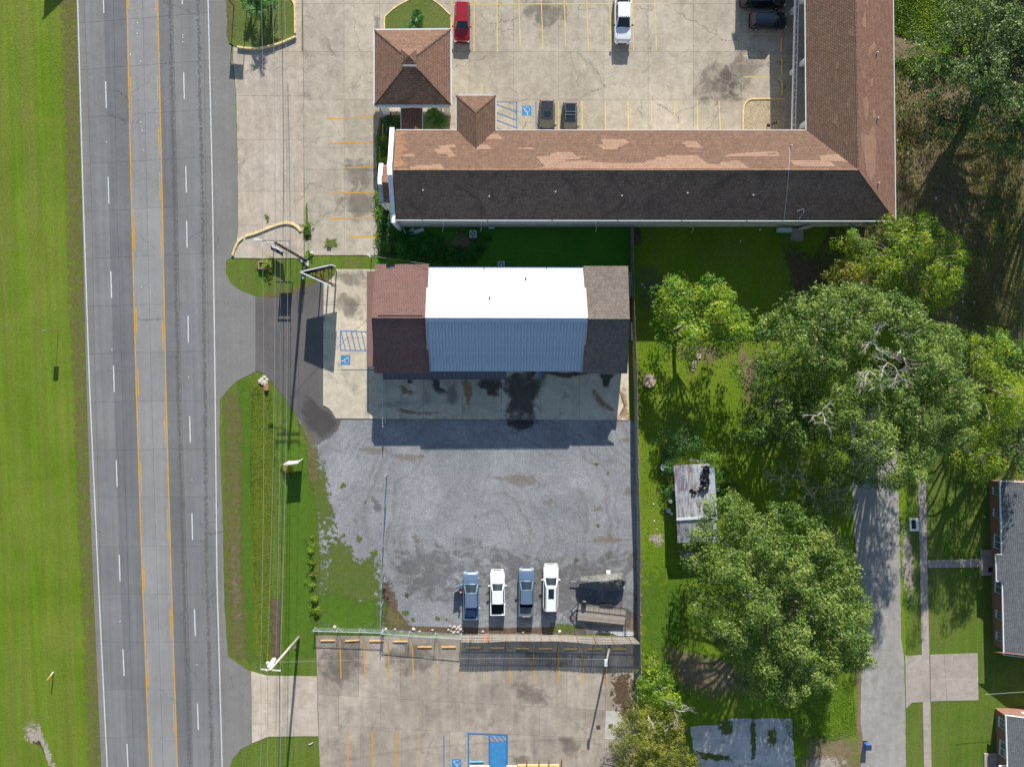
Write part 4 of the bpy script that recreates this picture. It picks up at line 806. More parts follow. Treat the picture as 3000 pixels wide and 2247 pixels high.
# west parapet wall with stepped coping
x0 = P(1167, 664).x
def yw(y, h): return P(1167, y, h).y
prof = [(375, 6.4), (478, 8.5), (479, 8.8), (512, 8.8), (513, 8.5), (632, 6.2), (633, 6.5), (652, 6.5)]
Y = [P(1150, y, h).y for y, h in prof]
m = MB(); n = len(prof); vs = [(x0, Y[i], prof[i][1]) for i in range(n)] + [(x0, Y[-1], 0), (x0, Y[0], 0)]
vs2 = [(v[0] + .42, v[1], v[2]) for v in vs]; N_ = len(vs)
m.add(vs + vs2, [list(range(N_)), [N_ + i for i in range(N_)][::-1]] + [[i, (i + 1) % N_, N_ + (i + 1) % N_, N_ + i] for i in range(N_)])
K(m.build('parapet_wall', M['white']))
for a, b in ((0, 1), (2, 3), (4, 5), (6, 7)):
    K(MB().bar((x0 + .21, Y[a] + (.06 if a in (2, 6) else 0), prof[a][1] + .05), (x0 + .21, Y[b] - (.06 if a in (2, 6) else 0), prof[b][1] + .05), .56 if a in (2, 6) else .5, .1).build('coping', M['white']))
# small gabled end bay
x1 = P(1133, 624).x
prof2 = [(480, 5.3), (517, 6.3), (518, 6.6), (541, 6.6), (542, 6.3), (597, 5.2)]; Y2 = [P(1112, y, h).y for y, h in prof2]
m = MB(); vs = [(x1, Y2[i], prof2[i][1]) for i in range(6)] + [(x1, Y2[5], 0), (x1, Y2[0], 0)]; vs2 = [(v[0] + .36, v[1], v[2]) for v in vs]; N_ = 8
m.add(vs + vs2, [list(range(8)), [8 + i for i in range(8)][::-1]] + [[i, (i + 1) % 8, 8 + (i + 1) % 8, 8 + i] for i in range(8)])
K(m.build('bay_parapet', M['white']))
for a, b in ((0, 1), (2, 3), (4, 5)): K(MB().bar((x1 + .18, Y2[a], prof2[a][1] + .05), (x1 + .18, Y2[b], prof2[b][1] + .05), .48, .1).build('coping', M['white'] if a < 4 else plain('stained_white_coping', (0.42, 0.42, 0.43), .8, vary=.6, sc=3)))
ym = P(1127, 535, 6.1).y; yn = P(1127, 486, 5.1).y; ys_ = P(1127, 595, 5.1).y
K(roof_face('bay_roof_slope', [(x1 + .36, yn, 5.1), (x0, yn, 5.1), (x0, ym, 6.1), (x1 + .36, ym, 6.1)], M['sh_east'], None)); K(roof_face('bay_roof_slope', [(x1 + .36, ys_, 5.1), (x0, ys_, 5.1), (x0, ym, 6.1), (x1 + .36, ym, 6.1)], M['sh_shade'], None))
K(rail('gutter', [(x1 + .3, ys_, 5.05), (x0, ys_, 5.05)], .12, .12, M['trim'], None)); K(rail('gutter', [(x1 + .3, yn, 5.05), (x0, yn, 5.05)], .12, .12, M['trim'], None))
K(wallbox([(x1 + .9, ys_ + .4), (x0, ys_ + .4), (x0, yn - .4), (x1 + .9, yn - .4)], 5.0, M['cream']))
# hipped wing over the stair
c1, c2 = P(1337, 280.5, E), P(1452, 280.5, E); zr = 7.3; r0 = P(1394, 331, zr)
def yN_at(z): p0, nn = pN; return (p0 - nn * 0).y + (-(nn.z) * (z - p0.z)) / nn.y
r1 = Vector((r0.x, yN_at(zr), zr)); w1 = Vector((c1.x, Wn.y, E)); w2 = Vector((c2.x, Wn.y, E))
K(roof_face('wing_roof_slope', [c1, c2, r0], M['sh_tan'], None)); K(roof_face('wing_roof_slope', [c1, r0, r1, w1], M['sh_brown'], None)); K(roof_face('wing_roof_slope', [c2, w2, r1, r0], M['sh_brown'], None))
ridge_caps(r0, r1, M['sh_brown'], 12); ridge_caps(c1, r0, M['sh_brown'], 8); ridge_caps(c2, r0, M['sh_brown'], 8)
K(rail('gutter', [w1 + gz, c1 + gz, c2 + gz, w2 + gz], .13, .13, M['trim'], None))
K(wallbox([(c1.x + .4, w1.y - 1), (c2.x - .4, w1.y - 1), (c2.x - .4, c1.y - .5), (c1.x + .4, c1.y - .5)], E - .12, M['cream']))
# vents on the roof
def pipe_vent(px, py, pl, hgt=.35):
    p = onplane(px, py, pl[0], pl[1]); K(MB().tube([p, p + Vector((0, 0, hgt))], .07, 8).build('vent_pipe', M['trim']))
for x, y in ((1240, 559), (1433.5, 577), (1627, 564), (1821, 575), (2013, 567), (2205, 573)): pipe_vent(x, y, pS)
for x, y in ((2568, 156), (2569.5, 347), (2572, 537)): pipe_vent(x, y, pE)
pipe_vent(2315.5, 428, pN, .5)
p = onplane(2336, 620, *pS); K(MB().tube([p, p + Vector((.35, .2, .7)), p + Vector((.55, -.2, .5)), p + Vector((.3, -1.0, -.6))], .03, 6).build('conduit', M['trim']))
w_ = [onplane(2315, 430, *pN, .05), onplane(2311, 498, *pN, .06), onplane(2306, 560, *pS, .05), onplane(2297, 644, *pS, .05)]
K(MB().tube(w_, .018, 4).build('antenna_cable', M['trim']))
for x, y in ((1177, 510), (1490, 498), (1528, 497), (1598, 497), (1565, 497)): pass
# downspouts, pipes and hatch on the back wall
for x, y in ((1299, 660), (1410, 656), (1746, 654), (2028, 654)):
    a = P(x, 646, E - .2); b = P(x, 665, .1); K(MB().tube([a, (a.x, ySo - .12, E - .5), (b.x, ySo - .12, .6), (b.x - .1, ySo - .5, .15)], .06, 6).build('downspout', M['cream'] if x > 1500 else M['white']))
K(MB().box((P(2332, 680).x, ySo - .7, .25), (1.5, 1.5, .5)).build('back_step', M['conc_walk'])); K(MB().box((P(2345, 664).x, ySo - .03, 1.5), (1.0, .1, 2.0)).build('door', M['trim']))
K(MB().box((P(2287, 666).x, ySo - .3, 1.1), (1.6, .5, .9)).build('meter_box', M['trim']))
K(MB().box((P(1440, 668).x, ySo - .15, .9), (.7, .3, .5)).build('meter_box', M['steel']))
# unit beyond the frame that shades the top bays
K(roof_face('north_roof_slope', [(P(2182, 0).x, P(2100, -180).y + 1, E), (Tw.x, P(2100, -180).y + 1, E), (Tw.x, P(2100, -180).y + 7, RG), (P(2182, 0).x, P(2100, -180).y + 7, RG)], M['sh_tan'], None))
K(wallbox([(P(2182, 0).x, P(2100, -180).y + .2), (Tw.x - .3, P(2100, -180).y + .2), (Tw.x - .3, P(2100, -180).y + 8), (P(2182, 0).x, P(2100, -180).y + 8)], E - .16, M['cream']))

# ---------------------------------------------------------------- entrance pavilion
pav = empty('entrance_pavilion', P(1210, 210), label='square brown hip roofed motel entrance canopy with white columns and small raised cap', cat='pavilion')
def KP(o, par=None): par = par or pav; o.parent = par; o.matrix_parent_inverse = Matrix.Translation(-par.location); return o
q = [P(1096, 88, 4.0), P(1321, 86, 4.0), P(1322, 309, 4.0), P(1096, 310, 4.0)]; ap = P(1200.5, 178, 6.6)
for a, b, mt in ((0, 1, 'sh_tan'), (1, 2, 'sh_brown'), (2, 3, 'sh_shade'), (3, 0, 'sh_brown')): KP(roof_face('roof_slope', [q[a], q[b], ap], M[mt] if mt != 'sh_brown' else M['sh_east'], None, .1))
for i, c in enumerate(q): ridge_caps(c, c + (ap - c) * .82, M['sh_brown'], 16, .3, par=pav)
KP(rail('gutter', [v + gz for v in q + [q[0]]], .16, .2, M['trim'], None))
k0 = [P(1174, 144, 7.3), P(1219, 145, 7.3), P(1221, 189, 7.3), P(1175.5, 188.5, 7.3)]; ka = P(1197, 163, 8.1)
for a, b, mt in ((0, 1, 'sh_tan'), (1, 2, 'sh_east'), (2, 3, 'sh_shade'), (3, 0, 'sh_east')): KP(roof_face('cap_roof_slope', [k0[a], k0[b], ka], M[mt], None, .07))
kc = sum(k0, Vector()) / 4
KP(MB().box((kc.x, kc.y, 6.55), ((k0[1].x - k0[0].x) * .86, (k0[0].y - k0[3].y) * .86, 1.5)).build('cap_wall', M['white']))
KP(MB().tube([P(1220, 155, 6.3), P(1220, 155, 6.3) + Vector((0, 0, .9))], .07, 8).build('vent_pipe', M['white']))
for (xa, ya, wx, wy) in ((1134, 333, .7, .62), (1312, 333, .75, .62), (1134, 150, .7, .62), (1300, 150, .75, .62), (1290, 334, .3, .3)):
    c = P(xa, ya); KP(MB().box((c.x, c.y, 2.0), (wx, wy, 3.9)).build('column', M['white']))
KP(MB().box((ap.x, ap.y, 3.72), (8.6, 8.6, .12)).build('ceiling', M['white']))
KP(MB().box((P(1190, 341).x, P(1190, 341).y, .09), (4.6, .14, .18)).build('red_curb', plain('red_curb_paint', (0.45, 0.04, 0.04), .7)))
KP(MB().box((P(1268, 341).x, P(1268, 341).y, .09), (3.6, .14, .18)).build('red_curb', bpy.data.materials['red_curb_paint']))
KP(sheet('pale_floor', [(1130, 240), (1305, 240), (1305, 340), (1130, 340)], Z_S + .012, concrete('pale_floor_concrete', (0.55, 0.50, 0.42), (0.6, 0.55, 0.47), (0.4, .36, .3), .2, 0), None))
la, lb = P(1174.5, 316.5, 3.3), P(1237, 316.5, 3.3); lm = P(1204, 315, 3.8); y2 = Wn.y - 1.4
KP(roof_face('link_roof_slope', [la, lm, (lm.x, y2, 3.8), (la.x, y2, 3.3)], shingles('link_shingles', (0.20, 0.11, 0.075), (0.15, 0.082, 0.06), (0.12, 0.075, 0.06), True), None)); KP(roof_face('link_roof_slope', [lm, lb, (lb.x, y2, 3.3), (lm.x, y2, 3.8)], bpy.data.materials['link_shingles'], None))
KP(rail('link_fascia', [la, lm, lb], .12, .22, M['white'], None)); KP(rail('gutter', [la + gz, Vector((la.x, y2, 3.24))], .1, .14, M['trim'], None)); KP(rail('gutter', [lb + gz, Vector((lb.x, y2, 3.24))], .1, .14, M['trim'], None))
sheet('planter_bed', [(1118, 343), (1178, 343), (1178, 400), (1110, 400)], .03, M['joint_dark'], kind='structure'); sheet('planter_bed', [(1237, 343), (1322, 343), (1322, 402), (1237, 402)], .03, plain('red_brown_mulch', (0.085, 0.035, 0.025), .95, vary=.4, sc=6), kind='structure')

# ---------------------------------------------------------------- shop
shop = empty('shop_building', P(1480, 940), label='white ribbed metal roofed shop with brown and taupe shingled end bays', cat='shop building')
def KS(o, par=None): o.parent = shop; o.matrix_parent_inverse = Matrix.Translation(-shop.location); return o
eN, eS, rW, rEa = 3.9, 3.9, P(1248, 931, 7.3), P(1715, 932, 7.3)
nW, nE, sW, sE = P(1259, 781, eN), P(1707.5, 783.5, eN), P(1257, 1087.5, eS), P(1706, 1088.5, eS)
XL, XR = (nW.x + sW.x) / 2, (nE.x + sE.x) / 2; yR, yNn, ySs = (rW.y + rEa.y) / 2, (nW.y + nE.y) / 2, (sW.y + sE.y) / 2
npan = 24; pw = (XR - XL) / npan
def panel(sgn, ye):
    m = MB(); pr = []
    for k in range(2):
        b = k * pw / 2; pr += [(b, 0), (b + pw * .19, 0), (b + pw * .215, .035), (b + pw * .27, .035), (b + pw * .295, 0)]
    pr.append((pw - .006, 0)); dz = 7.3 - 3.9
    a = [(x, 0, z) for x, z in pr]; c = [(x, ye - yR, z - dz) for x, z in pr]; n = len(pr)
    m.add(a + c, [[i, i + 1, n + i + 1, n + i] for i in range(n - 1)])
    m.cur = 1
    for k in range(2):
        b = k * pw / 2 + pw * .12; m.add([(b, 0, .004), (b + pw * .065, 0, .004), (b + pw * .065, ye - yR, .004 - dz), (b, ye - yR, .004 - dz)], [(0, 1, 2, 3)])
    return m
for sgn, ye in ((1, yNn), (-1, ySs)):
    first = panel(sgn, ye).build('roof_panel', [M['metal_w'], plain('rib_grime', (0.24, 0.30, 0.36), .8, vary=.3) if 'rib_grime' not in bpy.data.materials else bpy.data.materials['rib_grime']])
    for k in range(npan):
        o = first if k == 0 else first.copy()
        if k: COL.objects.link(o)
        o.location = (XL + k * pw, yR, 7.3); KS(o)
KS(MB().add([(XL - .1, yR, 7.40), (XR + .1, yR, 7.40), (XR + .1, yR + .5, 7.14), (XL - .1, yR + .5, 7.14), (XR + .1, yR - .5, 7.14), (XL - .1, yR - .5, 7.14)], [(0, 1, 2, 3), (1, 0, 5, 4)]).build('ridge_flashing', M['metal_w']))
for X in (XL, XR):
    for ye in (yNn, ySs):
        sg = 1 if ye > yR else -1
        KS(MB().bar((X + (-.09 if X == XL else .09), yR + .0 * sg, 7.3), (X + (-.09 if X == XL else .09), ye, 3.9), .22, .12).build('rake_trim', plain('taupe_trim', (0.42, 0.39, 0.36), .6) if 'taupe_trim' not in bpy.data.materials else bpy.data.materials['taupe_trim']))
    g_ = MB().add([(X, yNn - .3, 3.7), (X, yR, 7.15), (X, ySs + .3, 3.7)], [(0, 1, 2)]); KS(g_.build('gable_wall', M['cream']))
for (x, y) in ((1434, 871), (1540, 815.5)):
    d0, nn = face_plane([nW, nE, rW]); p = onplane(x, y, d0, nn, .05); KS(MB().tube([p, p + Vector((0, 0, .25))], .08, 8).build('vent_pipe', M['dksteel']))
# brown bay and taupe bay
bR, bE = 6.85, 4.25
bN1, bN2, bS1, bS2, bRw, bRe = P(1099.5, 774, bE), P(1259, 774, bE), P(1097, 1093.5, bE), P(1248, 1093.5, bE), P(1088.5, 931.5, bR), P(1252, 931.5, bR)
xr = XL - .02
KS(roof_face('brown_roof_slope', [bN1, (xr, bN1.y, bE), (xr, bRw.y, bR), bRw], M['sh_mauve'], None)); KS(roof_face('brown_roof_slope', [bRw, (xr, bRw.y, bR), (xr, bS1.y, bE), bS1], M['sh_mauve'], None))
ridge_caps(bRw, (xr, bRw.y, bR), M['sh_mauve'], 22, par=shop)
KS(MB().box((P(1172, 927, bR).x, bRw.y + .25, bR - .04), (5.1, .12, .05)).build('ridge_vent', M['dksteel']))
gN = P(1708, 779.8, bE); gNe = P(1840, 779.8, bE); gSe = P(1838, 1094.5, bE); gR = 6.95; gRr = P(1845, 934.5, gR)
xl = XR + .02; gx1 = (gNe.x + gSe.x) / 2
KS(roof_face('taupe_roof_slope', [(xl, gN.y, bE), gNe, gRr, (xl, gRr.y, gR)], M['sh_grey'], None)); KS(roof_face('taupe_roof_slope', [(xl, gRr.y, gR), gRr, gSe, (xl, gSe.y, bE)], M['sh_grey'], None))
ridge_caps((xl, gRr.y, gR), gRr, M['sh_grey'], 18, par=shop)
# pent roof on the street front
pt = [P(1074.6, 796, 2.7), P(1074, 1073.5, 2.7)]; KS(roof_face('pent_roof', [pt[0], (bN1.x + .5, pt[0].y, 3.3), (bN1.x + .5, pt[1].y, 3.3), pt[1]], plain('mauve_pent_shingle', (0.22, 0.13, 0.115), .9, vary=.15, sc=5), None, .1))
for y in (810, 900, 990, 1060):
    c = P(1086, y); KS(MB().box((c.x, c.y, 1.35), (.15, .15, 2.6)).build('porch_post', M['white']))
# walls
yw0, yw1 = P(1480, 1081).y, P(1480, 793).y; xw0, xw1 = P(1114, 940).x, P(1823, 940).x
KS(wallbox([(xw0, yw0), (xw1, yw0), (xw1, yw1), (xw0, yw1)], 3.5, M['cream']))
for X, z in ((bN1.x + .4, bR), (gx1 - .4, gR)): KS(MB().add([(X, bN1.y - .2, 3.4), (X, bRw.y, z - .15), (X, bS1.y + .2, 3.4)], [(0, 1, 2)]).build('gable_wall', M['cream']))
for k, xx in enumerate((1510, 1600)):
    c = P(xx, 1081); KS(MB().box((c.x, yw0 - .03, 1.5), (2.8, .1, 3.0)).build('roller_door', M['white']))
for xx in (1150, 1200, 1700, 1760): c = P(xx, 1081); KS(MB().box((c.x, yw0 - .03, 1.7), (1.0, .1, 1.1)).build('window', M['pane']))
# ribbed lean-to awning on the yard side
A0, A1 = P(1120, 1086, 3.35), P(1484, 1110, 2.85); na = 26; wa = (A1.x - A0.x) / na
m = MB(); m.add([(0, 0, .5), (.06, 0, .54), (.12, 0, .5), (wa - .01, 0, .5), (0, A1.y - A0.y, 0), (.06, A1.y - A0.y, .04), (.12, A1.y - A0.y, 0), (wa - .01, A1.y - A0.y, 0)], [(0, 1, 5, 4), (1, 2, 6, 5), (2, 3, 7, 6)])
f_ = m.build('awning_panel', M['metal_d'])
for k in range(na):
    o = f_ if k == 0 else f_.copy()
    if k: COL.objects.link(o)
    o.location = (A0.x + k * wa, A0.y, 2.85); KS(o)
KS(rail('awning_edge', [(A0.x, A1.y, 2.8), (A1.x, A1.y, 2.8)], .1, .14, M['metal_d'], None))
for k in range(5): KS(MB().box((A0.x + .2 + k * (A1.x - A0.x - .4) / 4, A1.y + .15, 1.4), (.1, .1, 2.75)).build('awning_post', M['steel']))
p0_, n0_ = face_plane([bN1, (xr, bN1.y, bE), (xr, bRw.y, bR)])
KS(on_roof('roof_patch', [(1134, 775), (1156, 775), (1155, 785), (1146, 789), (1134, 789)], (p0_, n0_), M['dksteel'], None, .03))

# ---------------------------------------------------------------- rusty shed
shed = empty('rusty_shed', P(2030, 1480), label='old shed with rust streaked corrugated roof and black plastic heaped on it', cat='shed')
def KH(o): o.parent = shed; o.matrix_parent_inverse = Matrix.Translation(-shed.location); return o
def tin(name, base, rust, amt):
    g = G(name, .6, .4); g.b.inputs['Metallic'].default_value = .25; sv = g.scale(g.pos, (5, .5, 1))
    col = g.mix(g.ramp(g.noise(1.0, 6, .65, vec=sv), .5 - amt * .3, .62 - amt * .2), base, rust); col = g.gain(col, g.ramp(g.noise(2, 6, .75), .3, .7, .75, 1.25))
    col = g.mix(g.ramp(g.noise(.6, 5, .7), .5, .62, 0, .6), col, (0.52, 0.55, 0.58)); g.color(col); return g.m
tins = [tin('tin_rust_heavy', (0.42, 0.44, 0.50), (0.20, 0.155, 0.17), .3), tin('tin_rust_mid', (0.42, 0.43, 0.45), (0.22, 0.16, 0.15), .15), tin('tin_silver', (0.50, 0.52, 0.54), (0.28, 0.2, 0.17), 0.05)]
def corr(a, b, c, d, n, mats, nm='roof_sheet'):
    """corrugated sheets between top edge a-b and bottom edge d-c"""
    for k in range(n):
        t0, t1 = k / n, (k + 1) / n - .002; m = MB(); r = 12; vs = []
        for e0, e1 in ((a, b), (d, c)):
            for j in range(r + 1):
                t = t0 + (t1 - t0) * j / r; v = Vector(e0).lerp(Vector(e1), t); vs.append((v.x, v.y, v.z + (.02 if j % 2 else -.02) + .012 * (k % 2)))
        m.add(vs, [[j, j + 1, r + 2 + j, r + 1 + j] for j in range(r)]); KH(m.build(nm, mats[min(k, len(mats) - 1)]))
corr(P(1973.4, 1363.4, 2.75), P(2079.4, 1357, 2.75), P(2086, 1470, 2.95), P(1980, 1476, 2.95), 6, [tins[0], tins[0], tins[1], tins[1], tins[2], tins[2]])
corr(P(1980, 1472, 3.0), P(2086, 1466, 3.0), P(2088, 1514, 3.08), P(1982.4, 1519, 3.08), 6, [tins[1], tins[1], tins[1], tins[2], tins[2], tins[2]])
corr(P(1982.4, 1524, 3.0), P(2089, 1517.5, 3.0), P(2090, 1584, 2.5), P(1985, 1590, 2.5), 6, [tins[1], tins[0], tins[2], tins[2], tins[2], tins[2]])
KH(rail('ridge_flashing', [P(1982, 1521, 3.12), P(2089, 1515, 3.12)], .3, .06, M['trim'], None))
KH(wallbox([P(1977, 1364), P(2074, 1358), P(2084, 1508), P(1984, 1514)], 2.6, plain('pale_blue_board', (0.36, 0.42, 0.48), .8)))
KH(wallbox([P(1988, 1514), P(2082, 1508), P(2086, 1570), P(1990, 1576)], 2.4, bpy.data.materials['pale_blue_board']))
# crumpled black plastic
def crumple(name, pts, h, mat, nn=500, hh=.25, parent=None, seed=3):
    w = [(v.x, v.y) for v in px2(pts, h)]; r = random.Random(seed); bm = bmesh.new()
    xs = [p[0] for p in w]; ys = [p[1] for p in w]; st = .22; verts = {}
    def inside(x, y):
        c = False
        for i in range(len(w)):
            x1_, y1_ = w[i]; x2_, y2_ = w[i - 1]
            if (y1_ > y) != (y2_ > y) and x < (x2_ - x1_) * (y - y1_) / (y2_ - y1_) + x1_: c = not c
        return c
    nx, ny = int((max(xs) - min(xs)) / st) + 1, int((max(ys) - min(ys)) / st) + 1
    for i in range(nx + 1):
        for j in range(ny + 1):
            x, y = min(xs) + i * st, min(ys) + j * st; verts[i, j] = bm.verts.new((x + r.uniform(-.08, .08), y + r.uniform(-.08, .08), h + r.random() ** 1.5 * hh))
    for i in range(nx):
        for j in range(ny):
            if inside(min(xs) + (i + .5) * st, min(ys) + (j + .5) * st): bm.faces.new([verts[i, j], verts[i + 1, j], verts[i + 1, j + 1], verts[i, j + 1]])
    for v in [v for v in bm.verts if not v.link_faces]: bm.verts.remove(v)
    me = bpy.data.meshes.new(name); bm.to_mesh(me); bm.free(); o = link_mesh(name, me, parent, mat); return o
M['plastic'] = plain('black_plastic', (0.012, 0.013, 0.016), .18, spec=.8)
pl = crumple('plastic_heap', [(2020, 1432), (2046, 1437), (2052, 1415), (2056, 1375), (2054, 1362), (2076, 1362), (2080, 1410), (2079, 1436), (2060, 1440), (2040, 1444), (2026, 1452)], 2.95, M['plastic'], hh=.4); tag(pl, 'heap of shiny black plastic sheeting on the shed roof', 'plastic sheet')

# ---------------------------------------------------------------- brick houses
def house(name, label, yt, yb, xeave, win, notch=None, north=False):
    h = empty(name, P(2960, (yt + yb) / 2), label=label, cat='house')
    def KB(o): o.parent = h; o.matrix_parent_inverse = Matrix.Translation(-h.location); return o
    e = 2.5; a, b = P(xeave(yt), yt, e), P(xeave(yb), yb, e); Xr = a.x + 5.4; zr_ = 4.3
    dx = Xr - a.x; aR = Vector((a.x + dx, a.y, zr_)); bR_ = Vector((b.x + dx, b.y, zr_)); a2 = Vector((a.x + 2 * dx, a.y, e)); b2 = Vector((b.x + 2 * dx, b.y, e))
    KB(roof_face('roof_slope', [a, aR, bR_, b], M['sh_slate'], None)); KB(roof_face('roof_slope', [aR, a2, b2, bR_], M['sh_slate'], None))
    KB(rail('gutter', [a + gz, b + gz], .13, .16, M['white'], None)); KB(rail('rake_board', [b + gz, bR_ + gz, b2 + gz], .08, .18, M['white'], None)); KB(rail('rake_board', [a + gz, aR + gz, a2 + gz], .08, .18, M['white'], None))
    i = .34; w0, w1 = Vector((a.x + i, a.y - i, 0)), Vector((b.x + i, b.y + i, 0))
    KB(wallbox([w0, (a2.x - i, w0.y), (b2.x - i, w1.y), w1], e - .1, M['brick']))
    for yy in (w0.y, w1.y): KB(MB().add([(a.x + i, yy, e - .1), (aR.x, yy, zr_ - .2), (a2.x - i, yy, e - .1)], [(0, 1, 2)]).build('gable_wall', M['brick']))
    for ya, yb_ in win:
        q0 = P(2925, ya, 1.8).y; q1 = P(2925, yb_, 1.8).y; t = (w0.y - (q0 + q1) / 2) / (w0.y - w1.y); xx = w0.x + (w1.x - w0.x) * t
        f = KB(MB().box((xx - .01, (q0 + q1) / 2, 1.55), (.14, abs(q0 - q1), 1.3)).build('window', M['trim']))
        for sg in (-1, 1): MB().box((xx - .06, (q0 + q1) / 2 + sg * abs(q0 - q1) * .24, 1.55), (.06, abs(q0 - q1) * .42, 1.14)).build('pane', M['pane'], f)
        KB(MB().box((xx - .08, (q0 + q1) / 2, .86), (.2, abs(q0 - q1) + .1, .08)).build('sill', M['trim']))
    return h, KB, a, b, w0, w1
h1, KB1, a_, b_, w0, w1 = house('brick_house', 'brick house with slate grey roof and white gutter beside the shaded lawn', 1409, 1918, lambda y: 2930 + (y - 1409) * .0216, [(1431, 1451), (1495, 1516), (1570, 1609), (1702, 1741), (1793.5, 1815.6), (1858, 1880)])
pa, pb = P(2916, 1624, 2.5), P(2918, 1702, 2.5); zz = .45
KB1(roof_face('porch_roof', [pa, (pa.x + 1.0, pa.y, 2.82), (pb.x + 1.0, pb.y, 2.82), pb], M['sh_slate'], None)); KB1(rail('gutter', [(pa.x + .8, pa.y, 2.5), pa, pb, (pb.x + .8, pb.y, 2.5)], .1, .16, M['white'], None))
KB1(sheet('porch_slab', [(2875, 1611), (2905, 1610), (2907, 1685), (2876, 1686)], .16, M['conc_walk'], None, .16)); KB1(MB().box((P(2898, 1667).x, P(2898, 1667).y, .2), (.5, .6, .06)).build('door_mat', M['black']))
h2, KB2, a2_, b2_, w0b, w1b = house('brick_house', 'brick house in the lower corner with its sunlit orange end wall showing', 2095, 2600, lambda y: 2947 + (y - 2095) * .03, [(2111, 2138), (2177, 2221)])
f = KB2(MB().box((P(2987, 2080).x, w0b.y + .02, 1.6), (1.5, .12, .8)).build('window', M['white'])); MB().box((P(2987, 2080).x, w0b.y + .07, 1.6), (1.3, .05, .6)).build('pane', M['cream'], f)
KB2(sheet('porch_slab', [(2884, 2207), (2921, 2207), (2923, 2330), (2885, 2330)], .16, M['conc_walk'], None, .16))
KB2(sheet('porch_bed', [(2892, 2214), (2898, 2214), (2898, 2300), (2892, 2300)], .18, M['joint_dark'], None)); KB2(roof_face('porch_roof', [P(2930, 2243, 2.5), P(2950, 2243, 2.9), P(2950, 2320, 2.9), P(2930, 2320, 2.5)], M['sh_slate'], None)); KB2(rail('gutter', [P(2950, 2244, 2.5), P(2928, 2243, 2.5), P(2930, 2330, 2.5)], .14, .16, M['white'], None))
# ================================================================ VEGETATION
LEAF = {
 'lush': leafmat('lush_weed_leaves', [(0.03, 0.12, 0.02), (0.055, 0.21, 0.03), (0.09, 0.30, 0.04)], .35),
 'oak': leafmat('oak_leaves', [(0.028, 0.070, 0.014), (0.075, 0.150, 0.022), (0.145, 0.235, 0.036), (0.28, 0.34, 0.075)], .3),
 'oak_grey': leafmat('dusty_oak_leaves', [(0.026, 0.068, 0.020), (0.070, 0.135, 0.034), (0.130, 0.205, 0.055), (0.25, 0.31, 0.11)], .3),
 'lime': leafmat('lime_leaves', [(0.060, 0.130, 0.010), (0.145, 0.250, 0.014), (0.26, 0.36, 0.024), (0.42, 0.44, 0.04)], .4),
 'bright': leafmat('bright_green_leaves', [(0.045, 0.125, 0.015), (0.095, 0.215, 0.02), (0.18, 0.32, 0.03), (0.36, 0.42, 0.035)], .4),
 'olive': leafmat('olive_leaves', [(0.055, 0.085, 0.014), (0.12, 0.155, 0.02), (0.215, 0.235, 0.032), (0.36, 0.33, 0.045)], .35),
 'dark': leafmat('dark_shrub_leaves', [(0.027, 0.075, 0.018), (0.045, 0.120, 0.027), (0.075, 0.180, 0.038), (0.135, 0.255, 0.053)], .3),
 'palm': leafmat('palm_fronds', [(0.030, 0.090, 0.022), (0.060, 0.165, 0.030), (0.120, 0.270, 0.053), (0.300, 0.405, 0.180)], .25),
}
M['bark_twig'] = plain('grey_twig_bark', (0.34, 0.32, 0.28), 0.9, vary=0.2, sc=4)
def quads_mesh(name, cen, nrm, up, size, aspect, tint, mat, parent=None):
    """many small leaf faces: centre, normal, along-axis"""
    n = len(cen); a = up - (up * nrm).sum(1, keepdims=True) * nrm; a /= np.linalg.norm(a, axis=1, keepdims=True) + 1e-9; b = np.cross(nrm, a)
    s = size[:, None] * .5; v = np.empty((n, 4, 3)); bw = b * s * aspect
    v[:, 0] = cen - a * s; v[:, 1] = cen + bw; v[:, 2] = cen + a * s * 1.15; v[:, 3] = cen - bw
    me = bpy.data.meshes.new(name); me.vertices.add(4 * n); me.vertices.foreach_set('co', v.reshape(-1).astype(np.float32))
    me.loops.add(4 * n); me.loops.foreach_set('vertex_index', np.arange(4 * n, dtype=np.int32)); me.polygons.add(n)
    me.polygons.foreach_set('loop_start', np.arange(0, 4 * n, 4, dtype=np.int32)); me.update(calc_edges=True)
    at = me.attributes.new('tint', 'FLOAT', 'FACE'); at.data.foreach_set('value', np.clip(tint, 0, 1).astype(np.float32))
    return link_mesh(name, me, parent, mat)
def unit(n):
    d = rng.normal(size=(n, 3)); return d / np.linalg.norm(d, axis=1, keepdims=True)
def clump_leaves(C, Rc, tc, per, size, flat=.6, spread=.22, shape=(1, 1, .7)):
    """leaves on the shells of clumps"""
    k = len(C); idx = np.repeat(np.arange(k), per); d = unit(len(idx)); d[:, 2] = np.abs(d[:, 2]) * np.where(rng.random(len(idx)) < .8, 1, -1)
    r = Rc[idx][:, None] * (0.35 + 0.65 * rng.random((len(idx), 1)) ** .5)
    cen = C[idx] + d * r * np.array(shape); nrm = d * .7 + rng.normal(size=d.shape) * .55 + np.array([0, 0, flat]); nrm /= np.linalg.norm(nrm, axis=1, keepdims=True)
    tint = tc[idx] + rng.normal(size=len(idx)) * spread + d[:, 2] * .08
    return cen, nrm, unit(len(idx)), size * (0.6 + .8 * rng.random(len(idx))), tint
def inside_np(px, py, poly):
    c = np.zeros(len(px), bool); n = len(poly)
    for i in range(n):
        x1, y1 = poly[i]; x2, y2 = poly[i - 1]; m = ((y1 > py) != (y2 > py)); 
        with np.errstate(divide='ignore', invalid='ignore'): c ^= m & (px < (x2 - x1) * (py - y1) / (y2 - y1 + 1e-12) + x1)
    return c
